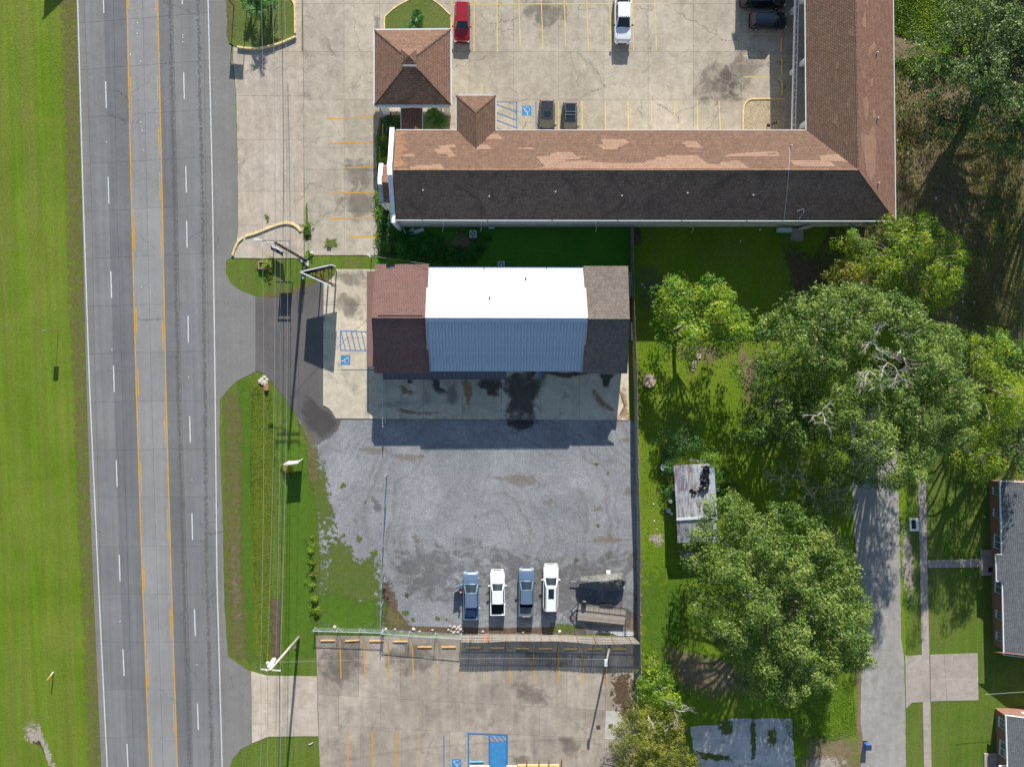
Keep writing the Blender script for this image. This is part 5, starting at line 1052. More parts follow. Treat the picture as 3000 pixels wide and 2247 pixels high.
def dist_np(px, py, poly):
    d = np.full(len(px), 1e9)
    for i in range(len(poly)):
        ax, ay = poly[i - 1]; bx, by = poly[i]; vx, vy = bx - ax, by - ay; t = np.clip(((px - ax) * vx + (py - ay) * vy) / (vx * vx + vy * vy + 1e-9), 0, 1)
        d = np.minimum(d, np.hypot(px - ax - t * vx, py - ay - t * vy))
    return d
def tree(name, label, outline, hb, ht, leaf, per=90, size=.24, dens=1.0, rc=.85, tone=.45, twigs=25, base=None, cat='tree', gaps=.1, bark='bark', bare=0, bare_at=None, aspect=.55, rim=3.2, trunk_r=None, yel=None, seedk=0, lowfill=.8):
    """crown over the outline traced at about two thirds of its height; clumps of leaves over a domed, lumpy envelope"""
    hm = hb + (ht - hb) * .36; poly = [(P(x, y, hm).x, P(x, y, hm).y) for x, y in outline]
    A = poly_area(poly); cx = sum(p[0] for p in poly) / len(poly); cy = sum(p[1] for p in poly) / len(poly)
    xs = [p[0] for p in poly]; ys = [p[1] for p in poly]; n = max(60, int(A * dens * 3))
    X = rng.uniform(min(xs), max(xs), n * 3); Y = rng.uniform(min(ys), max(ys), n * 3); k = inside_np(X, Y, poly); X, Y = X[k], Y[k]
    D = dist_np(X, Y, poly)
    ph = rng.uniform(0, 6, 6)
    lump = (np.sin(X * .9 + ph[0]) * np.sin(Y * .8 + ph[1]) + .6 * np.sin(X * 1.9 + ph[2] + Y) * np.sin(Y * 1.7 + ph[3] - X * .5))
    env = np.sqrt(1 - (1 - np.clip(D / rim, 0, 1)) ** 2)
    top = hb + (ht - hb) * (env * (.80 + .20 * lump))
    # keep clumps apart so that gaps and dark pockets stay between them
    order = rng.permutation(len(X)); cell = {}; keep = []
    md = rc * .66
    for i in order:
        gk = (int(X[i] / md), int(Y[i] / md)); ok = True
        for a in (-1, 0, 1):
            for b in (-1, 0, 1):
                for j in cell.get((gk[0] + a, gk[1] + b), ()):
                    if (X[i] - X[j]) ** 2 + (Y[i] - Y[j]) ** 2 < md * md: ok = False; break
                if not ok: break
            if not ok: break
        if ok and rng.random() > gaps * (1.9 if lump[i] < -.1 else (1 if lump[i] < .3 else .2)): cell.setdefault(gk, []).append(i); keep.append(i)
    if not keep:
        keep = [int(np.argmax(D))] if len(D) else [0]
        if not len(D): X = np.array([cx]); Y = np.array([cy]); top = np.array([(hb + ht) / 2]); lump = np.array([0.])
    K_ = np.array(keep, dtype=int); C = np.stack([X[K_], Y[K_], top[K_] - rc * .5 + rng.normal(size=len(K_)) * .5 * min(1, rc)], 1)
    tc = tone + .22 * lump[K_] * .6 + rng.normal(size=len(K_)) * .17
    Rc = rc * rng.uniform(.75, 1.25, len(K_))
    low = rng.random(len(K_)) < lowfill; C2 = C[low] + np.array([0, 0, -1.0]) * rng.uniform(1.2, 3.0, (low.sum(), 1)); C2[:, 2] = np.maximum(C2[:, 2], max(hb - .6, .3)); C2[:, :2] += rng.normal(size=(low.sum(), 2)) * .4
    if yel is not None:
        w = P(yel[0], yel[1], hm); dd = np.hypot(C[:, 0] - w.x, C[:, 1] - w.y); tc = tc + .35 * np.exp(-(dd / yel[2]) ** 2)
    b = P(*base) if base else Vector((cx, cy, 0))
    root = empty(name, b, label=label, cat=cat)
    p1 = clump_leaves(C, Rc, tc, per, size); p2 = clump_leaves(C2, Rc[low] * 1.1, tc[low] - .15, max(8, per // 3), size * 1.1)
    cat_ = [np.concatenate([u, v]) for u, v in zip(p1, p2)]
    cat_[0] = cat_[0] - np.array([b.x, b.y, 0]); cat_[0][:, 2] = np.maximum(cat_[0][:, 2], .05)
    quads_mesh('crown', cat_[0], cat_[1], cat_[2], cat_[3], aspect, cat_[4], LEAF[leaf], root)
    # trunk, limbs, twigs
    tr = trunk_r or (.12 + .022 * ht); hf = max(hb * .75, ht * .28); top_ = Vector((cx * .6 + b.x * .4 - b.x, cy * .6 + b.y * .4 - b.y, hf))
    m = MB(); m.tube([(0, 0, -.05), (top_.x * .3, top_.y * .3, hf * .5), top_], [tr * 1.35, tr, tr * .85], 9); m.build('trunk', M[bark], root, True)
    m = MB(); idx = rng.choice(len(C), min(len(C), max(6, int(len(C) * .12))), replace=False)
    for i in idx:
        e = Vector(C[i] - np.array([b.x, b.y, 0])); e.z -= .2; mid = top_.lerp(e, .5) + Vector((rng.normal() * .4, rng.normal() * .4, .5)); mid.z = min(mid.z, e.z)
        m.tube([top_ - Vector((0, 0, hf * .15)), mid, e], [tr * .45, tr * .22, .03], 5)
    lb_ = m.build('limbs', M[bark], root, True); lb_['kind'] = 'stuff'
    if twigs:
        m = MB(); idx = rng.choice(len(C), min(len(C), int(twigs * .75)), replace=False)
        for i in idx:
            e = Vector(C[i] - np.array([b.x, b.y, 0])); e.z += Rc[i] * .15; a = rng.uniform(0, 6.28); d = Vector((math.cos(a), math.sin(a), .1))
            L = rng.uniform(.8, 1.9); m.tube([e - d * L * .5 - Vector((0, 0, .3)), e, e + d * L * .5 + Vector((rng.normal() * .2, rng.normal() * .2, .1))], [.028, .02, .008], 4, False)
            for s_ in (-1, 1): m.tube([e, e + Vector((d.y * s_, -d.x * s_, 0)) * .6 + d * .4 + Vector((0, 0, .12))], [.014, .006], 4, False)
        tg = m.build('twigs', M['bark_twig'], root); tg['kind'] = 'stuff'
    if bare:
        m = MB()
        for (bx, by, n_, L0) in bare_at:
            o_ = P(bx, by, ht) - Vector((b.x, b.y, 0)); o_.z = ht - 2.6
            def br(p, d, L, r, lev):
                e = p + d * L; mid = p.lerp(e, .5) + Vector((rng.normal(), rng.normal(), rng.normal() * .5)) * L * .09; m.tube([p, mid, e], [r, r * .8, r * .55], 5, False)
                if lev:
                    for q in range(3 if lev > 1 else 2):
                        dd = (d + Vector((rng.normal() * .62, rng.normal() * .62, rng.normal() * .25 + .05))).normalized(); br(p.lerp(e, rng.uniform(.5, 1)), dd, L * rng.uniform(.5, .8), r * .55, lev - 1)
            for q in range(n_):
                a = rng.uniform(0, 6.28); br(o_, Vector((math.cos(a), math.sin(a), .4)).normalized(), L0 * rng.uniform(.6, 1.1), .05, 3)
        bb = m.build('bare_branches', M['bark_pale'], root); bb['kind'] = 'stuff'
    return root
def ring(cx, cy, rx, ry=None, n=11, j=.14):
    ry = ry or rx; return [(cx + rx * math.cos(2 * math.pi * k / n) * random.uniform(1 - j, 1 + j), cy + ry * math.sin(2 * math.pi * k / n) * random.uniform(1 - j, 1 + j)) for k in range(n)]
tree('oak_tree', 'dusty green oak in the top right corner beside the motel roof', [(2860, -160), (2810, 0), (2793, 34), (2759, 64), (2735, 88), (2725, 112), (2745, 153), (2759, 190), (2732, 217), (2735, 258), (2705, 298), (2752, 305), (2732, 326), (2738, 360), (2793, 390), (2837, 380), (2871, 424), (2928, 438), (3000, 431), (3120, 420), (3200, 200), (3180, -160)], 5.5, 16.5, 'oak_grey', tone=.4, twigs=20, gaps=.05, dens=1.6, lowfill=.8, base=(2900, 200), per=100)
tree('oak_tree', 'tall oak beyond the right edge whose shadow lies on the rough field', ring(3170, 330, 130, 170), 5, 17, 'oak_grey', tone=.4, twigs=5, dens=1.2, base=(3150, 330))
tree('lime_tree', 'spiky lime green tree at the lower right corner of the motel', [(2572, 603), (2612, 630), (2657, 609), (2690, 625), (2725, 613), (2725, 647), (2762, 664), (2793, 687), (2806, 721), (2870, 768), (2827, 782), (2827, 833), (2810, 874), (2776, 894), (2759, 915), (2708, 888), (2657, 867), (2589, 847), (2538, 843), (2500, 800), (2495, 740), (2481, 731), (2443, 718), (2470, 674), (2514, 660), (2521, 691), (2545, 684), (2572, 650)], 4, 10, 'lime', tone=.4, twigs=30, gaps=.16, base=(2640, 770), size=.26, per=95, aspect=.35)
tree('yellowed_bush', 'small yellowed tree squeezed between the lime tree and the big oaks', ring(2487, 808, 48, 44), 4, 8.5, 'olive', tone=.62, twigs=10, base=(2470, 810), cat='small tree')
tree('oak_tree', 'broad oak at the upper left of the big oak group', [(2413, 850), (2470, 837), (2555, 844), (2590, 900), (2570, 1000), (2510, 1090), (2400, 1115), (2300, 1090), (2226, 1000), (2212, 952), (2250, 928), (2318, 898), (2355, 877)], 5.5, 13.5, 'oak', tone=.52, twigs=55, gaps=.13, base=(2390, 980), per=100)
tree('oak_tree', 'grey green oak with dead bare branches showing on top', [(2555, 844), (2623, 857), (2691, 888), (2698, 928), (2752, 945), (2793, 989), (2806, 1037), (2815, 1150), (2827, 1294), (2793, 1328), (2725, 1330), (2640, 1280), (2560, 1180), (2530, 1060), (2560, 950)], 7, 16.5, 'oak', tone=.5, twigs=70, gaps=.15, base=(2640, 1080), per=100, bare=1, bare_at=[(2600, 1010, 3, 1.7), (2640, 1065, 3, 1.8), (2585, 1090, 3, 1.6), (2625, 1150, 3, 1.6), (2670, 1000, 2, 1.4)])
tree('oak_tree', 'oak hanging over the top end of the side street', [(2480, 1080), (2560, 1060), (2640, 1160), (2700, 1290), (2725, 1389), (2657, 1412), (2589, 1429), (2521, 1419), (2450, 1400), (2400, 1320), (2390, 1200), (2420, 1120)], 6, 16.5, 'oak', tone=.52, twigs=55, gaps=.14, base=(2540, 1260), per=100, bare=1, bare_at=[(2440, 1215, 3, 1.8), (2600, 1330, 2, 1.6)])
tree('oak_tree', 'darker low oak at the left edge of the big oak group', [(2161, 1091), (2189, 1061), (2246, 1050), (2330, 1080), (2400, 1120), (2400, 1250), (2340, 1330), (2246, 1304), (2178, 1287), (2185, 1253), (2229, 1192), (2195, 1185), (2182, 1124)], 3.5, 9.5, 'oak', tone=.36, twigs=20, gaps=.2, base=(2290, 1180), per=85)
tree('dead_topped_tree', 'leafless grey branched small tree above the street', [(2330, 1380), (2400, 1400), (2480, 1420), (2520, 1480), (2470, 1520), (2380, 1500), (2330, 1450)], 2.5, 5.5, 'oak', tone=.25, twigs=20, gaps=.45, base=(2430, 1450), per=45, bare=1, bare_at=[(2350, 1405, 4, 2.0), (2450, 1440, 4, 2.2), (2500, 1480, 5, 2.0), (2400, 1460, 3, 1.8), (2310, 1420, 3, 1.8)])
tree('yellow_tree', 'yellow green feathery tree at the right edge of the picture', [(2812, 1000), (2840, 976), (2890, 985), (2910, 1060), (2990, 1120), (3040, 1200), (2960, 1260), (2900, 1300), (2850, 1260), (2826, 1150)], 5, 13, 'lime', tone=.52, twigs=8, gaps=.14, base=(2900, 1140), aspect=.35, per=95)
tree('green_tree', 'bushy green tree above the yellow feathery one at the right edge', [(2880, 985), (2939, 968), (2983, 1000), (3060, 1010), (3060, 1150), (2970, 1130), (2905, 1060)], 4, 9, 'bright', tone=.4, twigs=12, base=(2960, 1050))
tree('yellow_tree', 'smaller yellow feathery tree above the shaded brick house lawn', [(2837, 1287), (2900, 1290), (2930, 1330), (2925, 1400), (2884, 1412), (2827, 1375), (2800, 1344)], 5, 13, 'lime', tone=.48, twigs=5, gaps=.2, base=(2870, 1340), aspect=.35)
tree('green_tree', 'grey green tree overhanging the top of the brick house roof', [(2930, 1250), (2990, 1215), (3060, 1220), (3060, 1390), (2960, 1405), (2925, 1340)], 5, 12, 'oak_grey', tone=.45, twigs=25, base=(2990, 1310))
tree('oak_tree', 'large round fresh green oak left of the side street', [(2127, 1456), (2090, 1463), (2076, 1490), (2087, 1524), (2043, 1568), (2056, 1599), (2024, 1656), (2043, 1684), (2077, 1705), (2050, 1750), (2022, 1800), (2043, 1844), (2097, 1855), (2107, 1905), (2161, 1929), (2189, 1990), (2182, 2038), (2229, 2055), (2260, 2035), (2331, 2058), (2372, 2024), (2426, 1990), (2467, 1973), (2521, 1953), (2548, 1916), (2555, 1871), (2542, 1838), (2557, 1763), (2528, 1729), (2515, 1685), (2498, 1633), (2467, 1548), (2440, 1531), (2379, 1507), (2342, 1484), (2284, 1484), (2250, 1524), (2229, 1507), (2161, 1456)], 5, 14, 'oak', tone=.54, twigs=130, gaps=.15, base=(2290, 1720), per=105, rim=4.5)
tree('street_tree', 'bright yellow green tree beside the back fence of the shop', [(1934, 827), (1968, 813), (2009, 822), (2040, 830), (2073, 806), (2107, 813), (2131, 857), (2161, 871), (2151, 898), (2205, 928), (2209, 969), (2178, 1000), (2111, 1037), (2060, 1010), (2026, 1064), (1988, 1047), (1961, 1010), (1917, 979), (1951, 955), (1937, 901), (1924, 857)], 4.6, 7.8, 'bright', tone=.52, twigs=40, gaps=.2, lowfill=.25, base=(1977, 985), per=80, size=.27, rim=2.4, yel=(2060, 940, 3), trunk_r=.24)
tree('bright_shrub_tree', 'vivid green small tree growing against the end of the back fence', [(1873, 1983), (1900, 1970), (1951, 1960), (1975, 1980), (1985, 2010), (2019, 2051), (2019, 2085), (1988, 2082), (1941, 2068), (1873, 2058), (1860, 2041), (1876, 2014)], 1.5, 5.0, 'bright', tone=.48, twigs=10, gaps=.12, base=(1935, 2015), size=.22, rc=.7, yel=(1925, 2010, 1.6), rim=2)
tree('yellow_vine', 'scruffy yellow green vine clump above the vivid green small tree', ring(1908, 1952, 26, 24), .4, 2.2, 'lime', tone=.4, twigs=5, gaps=.3, size=.18, rc=.5, rim=1, cat='vine')
tree('olive_tree', 'olive leaved tree over the corner of the lower parking lot', [(1863, 2068), (1907, 2085), (1941, 2065), (1992, 2082), (2009, 2126), (2002, 2153), (2029, 2194), (2049, 2247), (2060, 2340), (1820, 2340), (1815, 2247), (1802, 2224), (1802, 2160), (1812, 2122), (1843, 2109)], 2.5, 7.5, 'olive', tone=.5, twigs=30, gaps=.15, base=(1925, 2190), size=.19, rc=.75, per=110, rim=2.5, bare=1, bare_at=[(1990, 2110, 4, 1.4), (1912, 2130, 3, 1.3), (1985, 2150, 2, 1.2)])
def shrub(label, outline, h, leaf, tone=.4, size=.16, rc=.42, per=45, name='shrub', hb=.1, twigs=0, gaps=.12, cat='shrub', **k): return tree(name, label, outline, hb, h, leaf, per=per, size=size, rc=rc, tone=tone, twigs=twigs, gaps=gaps, rim=.9, cat=cat, dens=2.2, trunk_r=.05, **k)
shrub('large dark round shrub in the tree shadow above the shed', ring(1992, 1285, 64, 48), 2.6, 'dark', .42, rc=.6)
shrub('bright young tree leaning over the upper right corner of the shed', ring(2083, 1345, 20, 18), 3.3, 'bright', .4, hb=2)
shrub('green bush at the right side of the shed', ring(2108, 1398, 24, 26), 1.8, 'bright', .3)
shrub('dark bush left of the shed, next to the satellite dish', ring(1958, 1362, 24, 30), 1.6, 'dark', .5)
shrub('dark bush left of the shed, lower one', ring(1962, 1438, 20, 20), 1.5, 'dark', .55)
shrub('shaded low bush behind the shed near the street oak', ring(2135, 1440, 30, 30), 1.6, 'dark', .4)
shrub('uppermost bright shrub of three by the motel end wall', ring(1123, 414, 15, 15), 1.2, 'bright', .5)
shrub('middle bright shrub of three by the motel end wall', ring(1128, 446, 15, 17), 1.2, 'bright', .5)
shrub('lowest bright shrub of three by the motel end wall', ring(1130, 472, 13, 12), 1.2, 'bright', .48)
shrub('clipped dark hedge under the entrance pavilion', [(1128, 343), (1172, 343), (1172, 378), (1152, 380), (1150, 400), (1124, 395)], 1.1, 'dark', .55)
shrub('narrow weedy hedge strip below the small gabled bay', [(1102, 560), (1112, 560), (1118, 610), (1122, 650), (1108, 655), (1102, 620)], .8, 'bright', .35)
shrub('dark ivy mass at the lower left corner of the motel', [(1120, 600), (1142, 625), (1160, 660), (1155, 700), (1150, 750), (1112, 752), (1110, 700), (1114, 650)], 1.5, 'dark', .38, per=55)
shrub('brighter green bush below the motel corner post', ring(1174, 722, 16, 34), 1.9, 'lush', .6)
shrub('variegated yellow plant creeping over the parking edge', ring(1110, 700, 5, 22), .5, 'lime', .6, rc=.25)
ww = tree('weed_thicket', 'x', [(1190, 668), (1225, 690), (1290, 700), (1310, 730), (1370, 728), (1400, 700), (1432, 690), (1425, 720), (1395, 765), (1300, 768), (1190, 768), (1180, 720)], 0.1, .9, 'lush', per=45, size=.16, rc=.4, tone=.5, twigs=0, gaps=.08, rim=.6, dens=2.5, trunk_r=.01)
del ww['category']; ww['kind'] = 'stuff'; ww['label'] = 'rank green weeds covering the ground between the motel and the shop'
field = tree('bramble_band', 'x', [(2620, 175), (2660, 165), (2760, 170), (2800, 180), (2790, 205), (2700, 205), (2640, 190)], .1, 1.2, 'bright', per=45, size=.2, rc=.5, tone=.3, twigs=0, gaps=.1, rim=.8, dens=2, trunk_r=.01)
del field['category']; field['kind'] = 'stuff'; field['label'] = 'green bramble band across the rough field'
# small verge bushes
vb = [(911, 1577, 3, 'tiny dry topped bush, uppermost of the verge row'), (911, 1614, 5.5, 'yellow green bush, second from the top of the verge row'), (914, 1650, 5, 'yellow topped bush, third in the verge row'), (914, 1685, 4, 'small bush in the middle of the verge row'), (914, 1718, 4, 'thin bush with pale twigs in the verge row'), (922, 1756, 8, 'largest dark centred bush of the verge row'), (925, 1790, 7.5, 'yellow topped bush, lowest of the verge row')]
for x, y, r, lb in vb:
    o = shrub(lb, ring(x, y, r), .9 + r * .05, 'olive' if y % 2 else 'lime', .55, size=.13, rc=.22, per=40); o['group'] = 'small bushes along the verge'
shrub('orange yellow flowering bush beside the white framed sign', ring(841, 1374, 9, 9), 1.3, 'olive', .85, size=.15, rc=.3)
shrub('yellow green plant in the brick planter', ring(782.5, 776, 10.5, 9.5), 1.3, 'lime', .6, size=.18, rc=.3)
for x, y, r, lb in ((903, 743, 5, 'small weed by the utility pole foot'), (900, 672, 10, 'weed clump in the joint near the long cream curb')): shrub(lb, ring(x, y, r), .4, 'bright', .4, rc=.2)
# ground cover: tufts in the ditch, on verge edges and in the rough field (one mesh)
def tufts(name, label, polys, n, size, h, leaf, tone):
    cs = []
    for poly in polys:
        w = [(P(x, y).x, P(x, y).y) for x, y in poly]; xs = [p[0] for p in w]; ys = [p[1] for p in w]; k = int(n * 1.0)
        X = rng.uniform(min(xs), max(xs), k); Y = rng.uniform(min(ys), max(ys), k); i = inside_np(X, Y, w); cs.append(np.stack([X[i], Y[i], rng.uniform(.02, h, i.sum())], 1))
    c = np.concatenate(cs); m = len(c); nr = rng.normal(size=(m, 3)) * .8 + np.array([0, 0, .9]); nr /= np.linalg.norm(nr, axis=1, keepdims=True)
    t = tone + rng.normal(size=m) * .2 + .2 * np.sin(c[:, 0] * .9) * np.sin(c[:, 1] * .6)
    o = quads_mesh(name, c, nr, unit(m), size * (.5 + rng.random(m)), .4, t, LEAF[leaf]); o['kind'] = 'stuff'; o['label'] = label
tufts('ditch_weeds', 'yellow green weeds along the roadside ditch', [[(738, 1130), (795, 1140), (808, 1300), (800, 1600), (790, 1940), (765, 1950), (745, 1700), (730, 1400)]], 9000, .13, .07, 'lime', .25)
tufts('yard_tufts', 'longer grass tufts scattered in the back yard', [[(1865, 800), (2160, 1000), (2200, 1300), (2060, 1450), (2020, 1900), (1900, 1960), (1885, 1500)], [(2250, 2050), (2500, 1980), (2510, 2150), (2340, 2200)]], 14000, .14, .08, 'bright', .45)
tufts('field_tufts', 'dry and green tufts over the rough field', [[(2620, 230), (2800, 300), (2990, 430), (2995, 960), (2840, 960), (2800, 700), (2640, 560)]], 26000, .2, .2, 'olive', .5)
tufts('field_grass', 'thick green grass at the top right of the motel', [[(2615, -20), (2840, -20), (2800, 100), (2720, 130), (2620, 100)]], 14000, .22, .2, 'lime', .3)
# palms
def frond_mesh(L, w, droop, seg=5, leaflets=14):
    m = MB(); pts = []
    for i in range(seg + 1):
        t = i / seg; pts.append(Vector((L * t * (1 - .12 * t), 0, L * (.38 * t - droop * t * t))))
    m.tube(pts, [.025 * (1 - t / (seg + 1)) + .005 for t in range(seg + 1)], 4, False)
    for k in range(leaflets):
        t = .18 + .82 * k / (leaflets - 1); i = min(int(t * seg), seg - 1); p = pts[i].lerp(pts[i + 1], t * seg - i); l = w * math.sin(math.pi * min(1, .15 + .8 * t)) + .06
        for s in (-1, 1):
            d = Vector((.55 + .35 * t, s, -.25)).normalized() * l; q = Vector((.035, 0, 0)); m.add([p - q, p + q, p + d], [(0, 1, 2)])
    return m
def palm(label, x, y, h, L, n=18, w=.55, trunk=.14, tone=.5, group=None):
    b = P(x, y); root = empty('palm_tree', b, label=label, cat='palm', group=group)
    m = MB(); m.tube([(0, 0, 0), (.03, .02, h * .5), (0, 0, h)], [trunk * 1.3, trunk, trunk * .9], 8); m.build('trunk', M['wood_old'], root)
    fm = frond_mesh(L, w, .62).build('frond', LEAF['palm'], root); me = fm.data
    me.attributes.new('tint', 'FLOAT', 'FACE').data.foreach_set('value', [random.uniform(tone - .2, tone + .3) for _ in me.polygons])
    for k in range(n):
        o = fm if k == 0 else fm.copy()
        if k: COL.objects.link(o)
        o.location = (0, 0, h); el = random.uniform(-.45, .75); o.rotation_euler = (random.uniform(-.2, .2), -el, k * 2.399 + random.uniform(-.2, .2)); sc = random.uniform(.8, 1.1); o.scale = (sc, sc, sc)
    return root
palm('left palm of the clump on the roadside island', 738, 26, 1.3, 1.0, 20)
palm('big central palm of the clump on the roadside island', 774, 48, 1.8, 1.5, 26, tone=.55)
palm('right palm of the clump on the roadside island', 797, 22, 1.6, 1.3, 20, tone=.4)
palm('tall palm above the island clump casting the fan shadow', 770, 22, 3.0, 1.25, 24, tone=.25)
palm('upper palm on the grass island above the pavilion', 1224, 58, .9, .8, 18)
palm('lower palm on the grass island above the pavilion', 1219, 80, .8, .95, 18, tone=.4)
palm('pale fan palm left of the link roof gap by the pavilion', 1255, 366, 1.3, 1.2, 20, tone=.75)
palm('dark fan palm behind the pale one near the pavilion', 1276, 358, 1.2, 1.3, 20, tone=.4)
palm('pale fan palm nearest the red brown mulch', 1293, 368, 1.0, 1.0, 16, tone=.75)
palm('small dark palm against the pale pavilion floor', 1268, 336, .7, .7, 10, tone=.2)
# ================================================================ VEHICLES
def paint(name, c, metal=0.0, rough=.3):
    g = G(name, rough, .5); g.b.inputs['Metallic'].default_value = metal; g.b.inputs['Coat Weight'].default_value = .8; g.b.inputs['Coat Roughness'].default_value = .06
    g.color(g.gain(g.mix(0, c, c), g.ramp(g.noise(1.5, 5, .7), .3, .7, .93, 1.05))); return g.m
VP = dict(white=paint('white_car_paint', (0.80, 0.81, 0.82)), blue=paint('steel_blue_car_paint', (0.15, 0.22, 0.33), .25), red=paint('red_car_paint', (0.33, 0.008, 0.018), .2), grey=paint('charcoal_car_paint', (0.045, 0.048, 0.055), .3),
          green=paint('dark_teal_car_paint', (0.022, 0.036, 0.042), .4), navy=paint('navy_car_paint', (0.006, 0.014, 0.032), .3), black=paint('black_car_paint', (0.008, 0.008, 0.009), .1))
M['cglass'] = glass('windscreen_glass', (0.010, 0.022, 0.026)); M['chrome'] = plain('bright_metal', (0.6, 0.62, 0.64), .25, .8, vary=.05)
M['lamp'] = plain('headlight_lens', (0.6, 0.63, 0.65), .1, .1, .8, .05); M['tail'] = plain('taillight_red', (0.42, 0.01, 0.01), .2, 0, .7, .1); M['tyre'] = plain('tyre_rubber', (0.02, 0.02, 0.021), .85); M['liner'] = plain('bed_liner', (0.012, 0.013, 0.015), .8)
M['cargo_grey'] = plain('grey_tonneau', (0.14, 0.145, 0.15), .5)
def patch(m, p00, p10, p11, p01, n=6, k=5, bulge=0.0, inset=0.0, off=0.0):
    """curved four-sided patch; u runs p00->p10, v runs p00->p01"""
    p00, p10, p11, p01 = map(Vector, (p00, p10, p11, p01)); nr = (p10 - p00).cross(p01 - p00).normalized(); nr = -nr if nr.z < 0 else nr; vs = []
    for j in range(k + 1):
        v = inset + (1 - 2 * inset) * j / k
        for i in range(n + 1):
            u = inset + (1 - 2 * inset) * i / n
            q = p00.lerp(p10, u).lerp(p01.lerp(p11, u), v); vs.append(q + nr * (bulge * (4 * u * (1 - u)) + off))
    b = len(m.v); m.add(vs, [(j * (n + 1) + i, j * (n + 1) + i + 1, (j + 1) * (n + 1) + i + 1, (j + 1) * (n + 1) + i) for j in range(k) for i in range(n)])
def vehicle(kind, label, fpx, rpx, W, H, col, cat, f_hood, f_ws, f_roof, belt=1.05, nose=.85, opts=()):
    f, r = P(*fpx, .7), P(*rpx, .7); d = (f - r); L = d.length; a = math.atan2(d.y, d.x); c = (f + r) / 2; pm = VP[col]
    root = empty(kind, (c.x, c.y, Z_S if c.y > -3 else Z_B), a, label=label, cat=cat)
    X = lambda q: L / 2 - q * L                         # distance from the front as a share of the length
    pick = 'bed' in opts; xr_low = X(f_roof + .005) if pick else -L / 2
    # lower body
    N = 22; m = MB(); rings = []
    for i in range(N + 1):
        t = i / N; x = L / 2 + (xr_low - L / 2) * t; s = abs(x) / (L / 2); w = W / 2 * (1 - .20 * max(0, (s - .80) / .20) ** 2.2)
        if x < 0 and pick: w = W / 2
        hx = X(f_hood)
        if x > hx: zt = nose + (belt - nose) * (1 - ((x - hx) / (L / 2 - hx)) ** 1.7); 
        elif x < X(f_roof) + .05 and not pick: zt = belt - .12 * ((X(f_roof) + .05 - x) / max(.05, (X(f_roof) + .05 + L / 2)))
        else: zt = belt
        if i == 0: zt = .62
        if i == 0: w *= .96
        if i == N and not pick: zt -= .12
        cr = .05; zb = .30
        half = [(w * .92, zb), (w, .46), (w, .5 + (zt - .5) * .6), (w * .975, zt - .07), (w * .90, zt - .01), (w * .5, zt + cr * .7), (0, zt + cr)]
        rings.append([(x, y, z) for y, z in half] + [(x, -y, z) for y, z in half[-2::-1]])
    n = len(rings[0]); vs = [v for rr in rings for v in rr]
    fs = [(i * n + j, i * n + j + 1, (i + 1) * n + j + 1, (i + 1) * n + j) for i in range(N) for j in range(n - 1)] + [tuple(range(n)), tuple(N * n + j for j in range(n))[::-1]] + [tuple((i * n, i * n + n - 1, (i + 1) * n + n - 1, (i + 1) * n)) for i in range(N)]
    m.add(vs, fs); m.build('body', pm, root, True)
    # cabin
    wb, wt = W / 2 * .90, W / 2 * .70; xf, xft, xrt = X(f_hood) - .02, X(f_ws), X(f_roof); xrb = xr_low + .02 if pick else -L / 2 + .12; xrt = max(xrt, xrb + .10)
    if not pick: xrt = max(xrt, xrb + .12)
    m = MB(); zr = H - .05
    A = [(xf, wb, belt - .02), (xf, -wb, belt - .02), (xft, -wt, zr), (xft, wt, zr)]
    patch(m, *A, bulge=.10)
    B_ = [(xrb, -wb, belt - .02), (xrb, wb, belt - .02), (xrt, wt, zr), (xrt, -wt, zr)]; patch(m, *B_, bulge=.04)
    Sd = [[(xf, wb, belt - .02), (xft, wt, zr), (xrt, wt, zr), (xrb, wb, belt - .02)], [(xf, -wb, belt - .02), (xrb, -wb, belt - .02), (xrt, -wt, zr), (xft, -wt, zr)]]
    for q in Sd: patch(m, q[0], q[1], q[2], q[3])
    m.build('cabin', pm, root, True)
    m = MB(); patch(m, (xft + .02, wt + .02, zr), (xft + .02, -wt - .02, zr), (xrt - .02, -wt - .02, zr), (xrt - .02, wt + .02, zr), 8, 6, -.0)
    vs = m.v; m.v = [(x + (.10 * (1 - (y / wt) ** 2) if x > xft else 0), y, z + .055 * (1 - (y / (wt + .03)) ** 2) * (1 if abs(y) < wt else 0)) for x, y, z in vs]
    m.build('roof_panel', VP[opts_roof] if (opts_roof := next((o[5:] for o in opts if o.startswith('roof=')), None)) else pm, root, True)
    for q, nm, bl, io in ((A, 'windscreen', .10, .075), (B_, 'rear_window', .04, .12)):
        m = MB(); patch(m, *q, bulge=bl, inset=io, off=.012); m.build(nm, M['cglass'], root, True)
    for q in Sd:
        p0, p1, p2, p3 = map(Vector, q); nr = (p1 - p0).cross(p3 - p0).normalized()
        if nr.y * p0.y < 0: nr = -nr
        # split into two panes along the side
        lo0, lo1 = (p0, p3) if abs(p0.z - p3.z) < .01 else (p0, p1); hi0, hi1 = (p1, p2) if lo1 is p3 else (p3, p2)
        for u0, u1 in ((.14, .5), (.54, .90)):
            m = MB(); a0, a1, b0, b1 = lo0.lerp(lo1, u0), lo0.lerp(lo1, u1), hi0.lerp(hi1, max(0, u0 - .06)), hi0.lerp(hi1, u1)
            m.add([a0.lerp(b0, .14) + nr * .01, a1.lerp(b1, .14) + nr * .01, a1.lerp(b1, .88) + nr * .01, a0.lerp(b0, .88) + nr * .01], [(0, 1, 2, 3)]); m.build('side_window', M['cglass'], root)
    # wheels
    wr = .40 if pick else .35
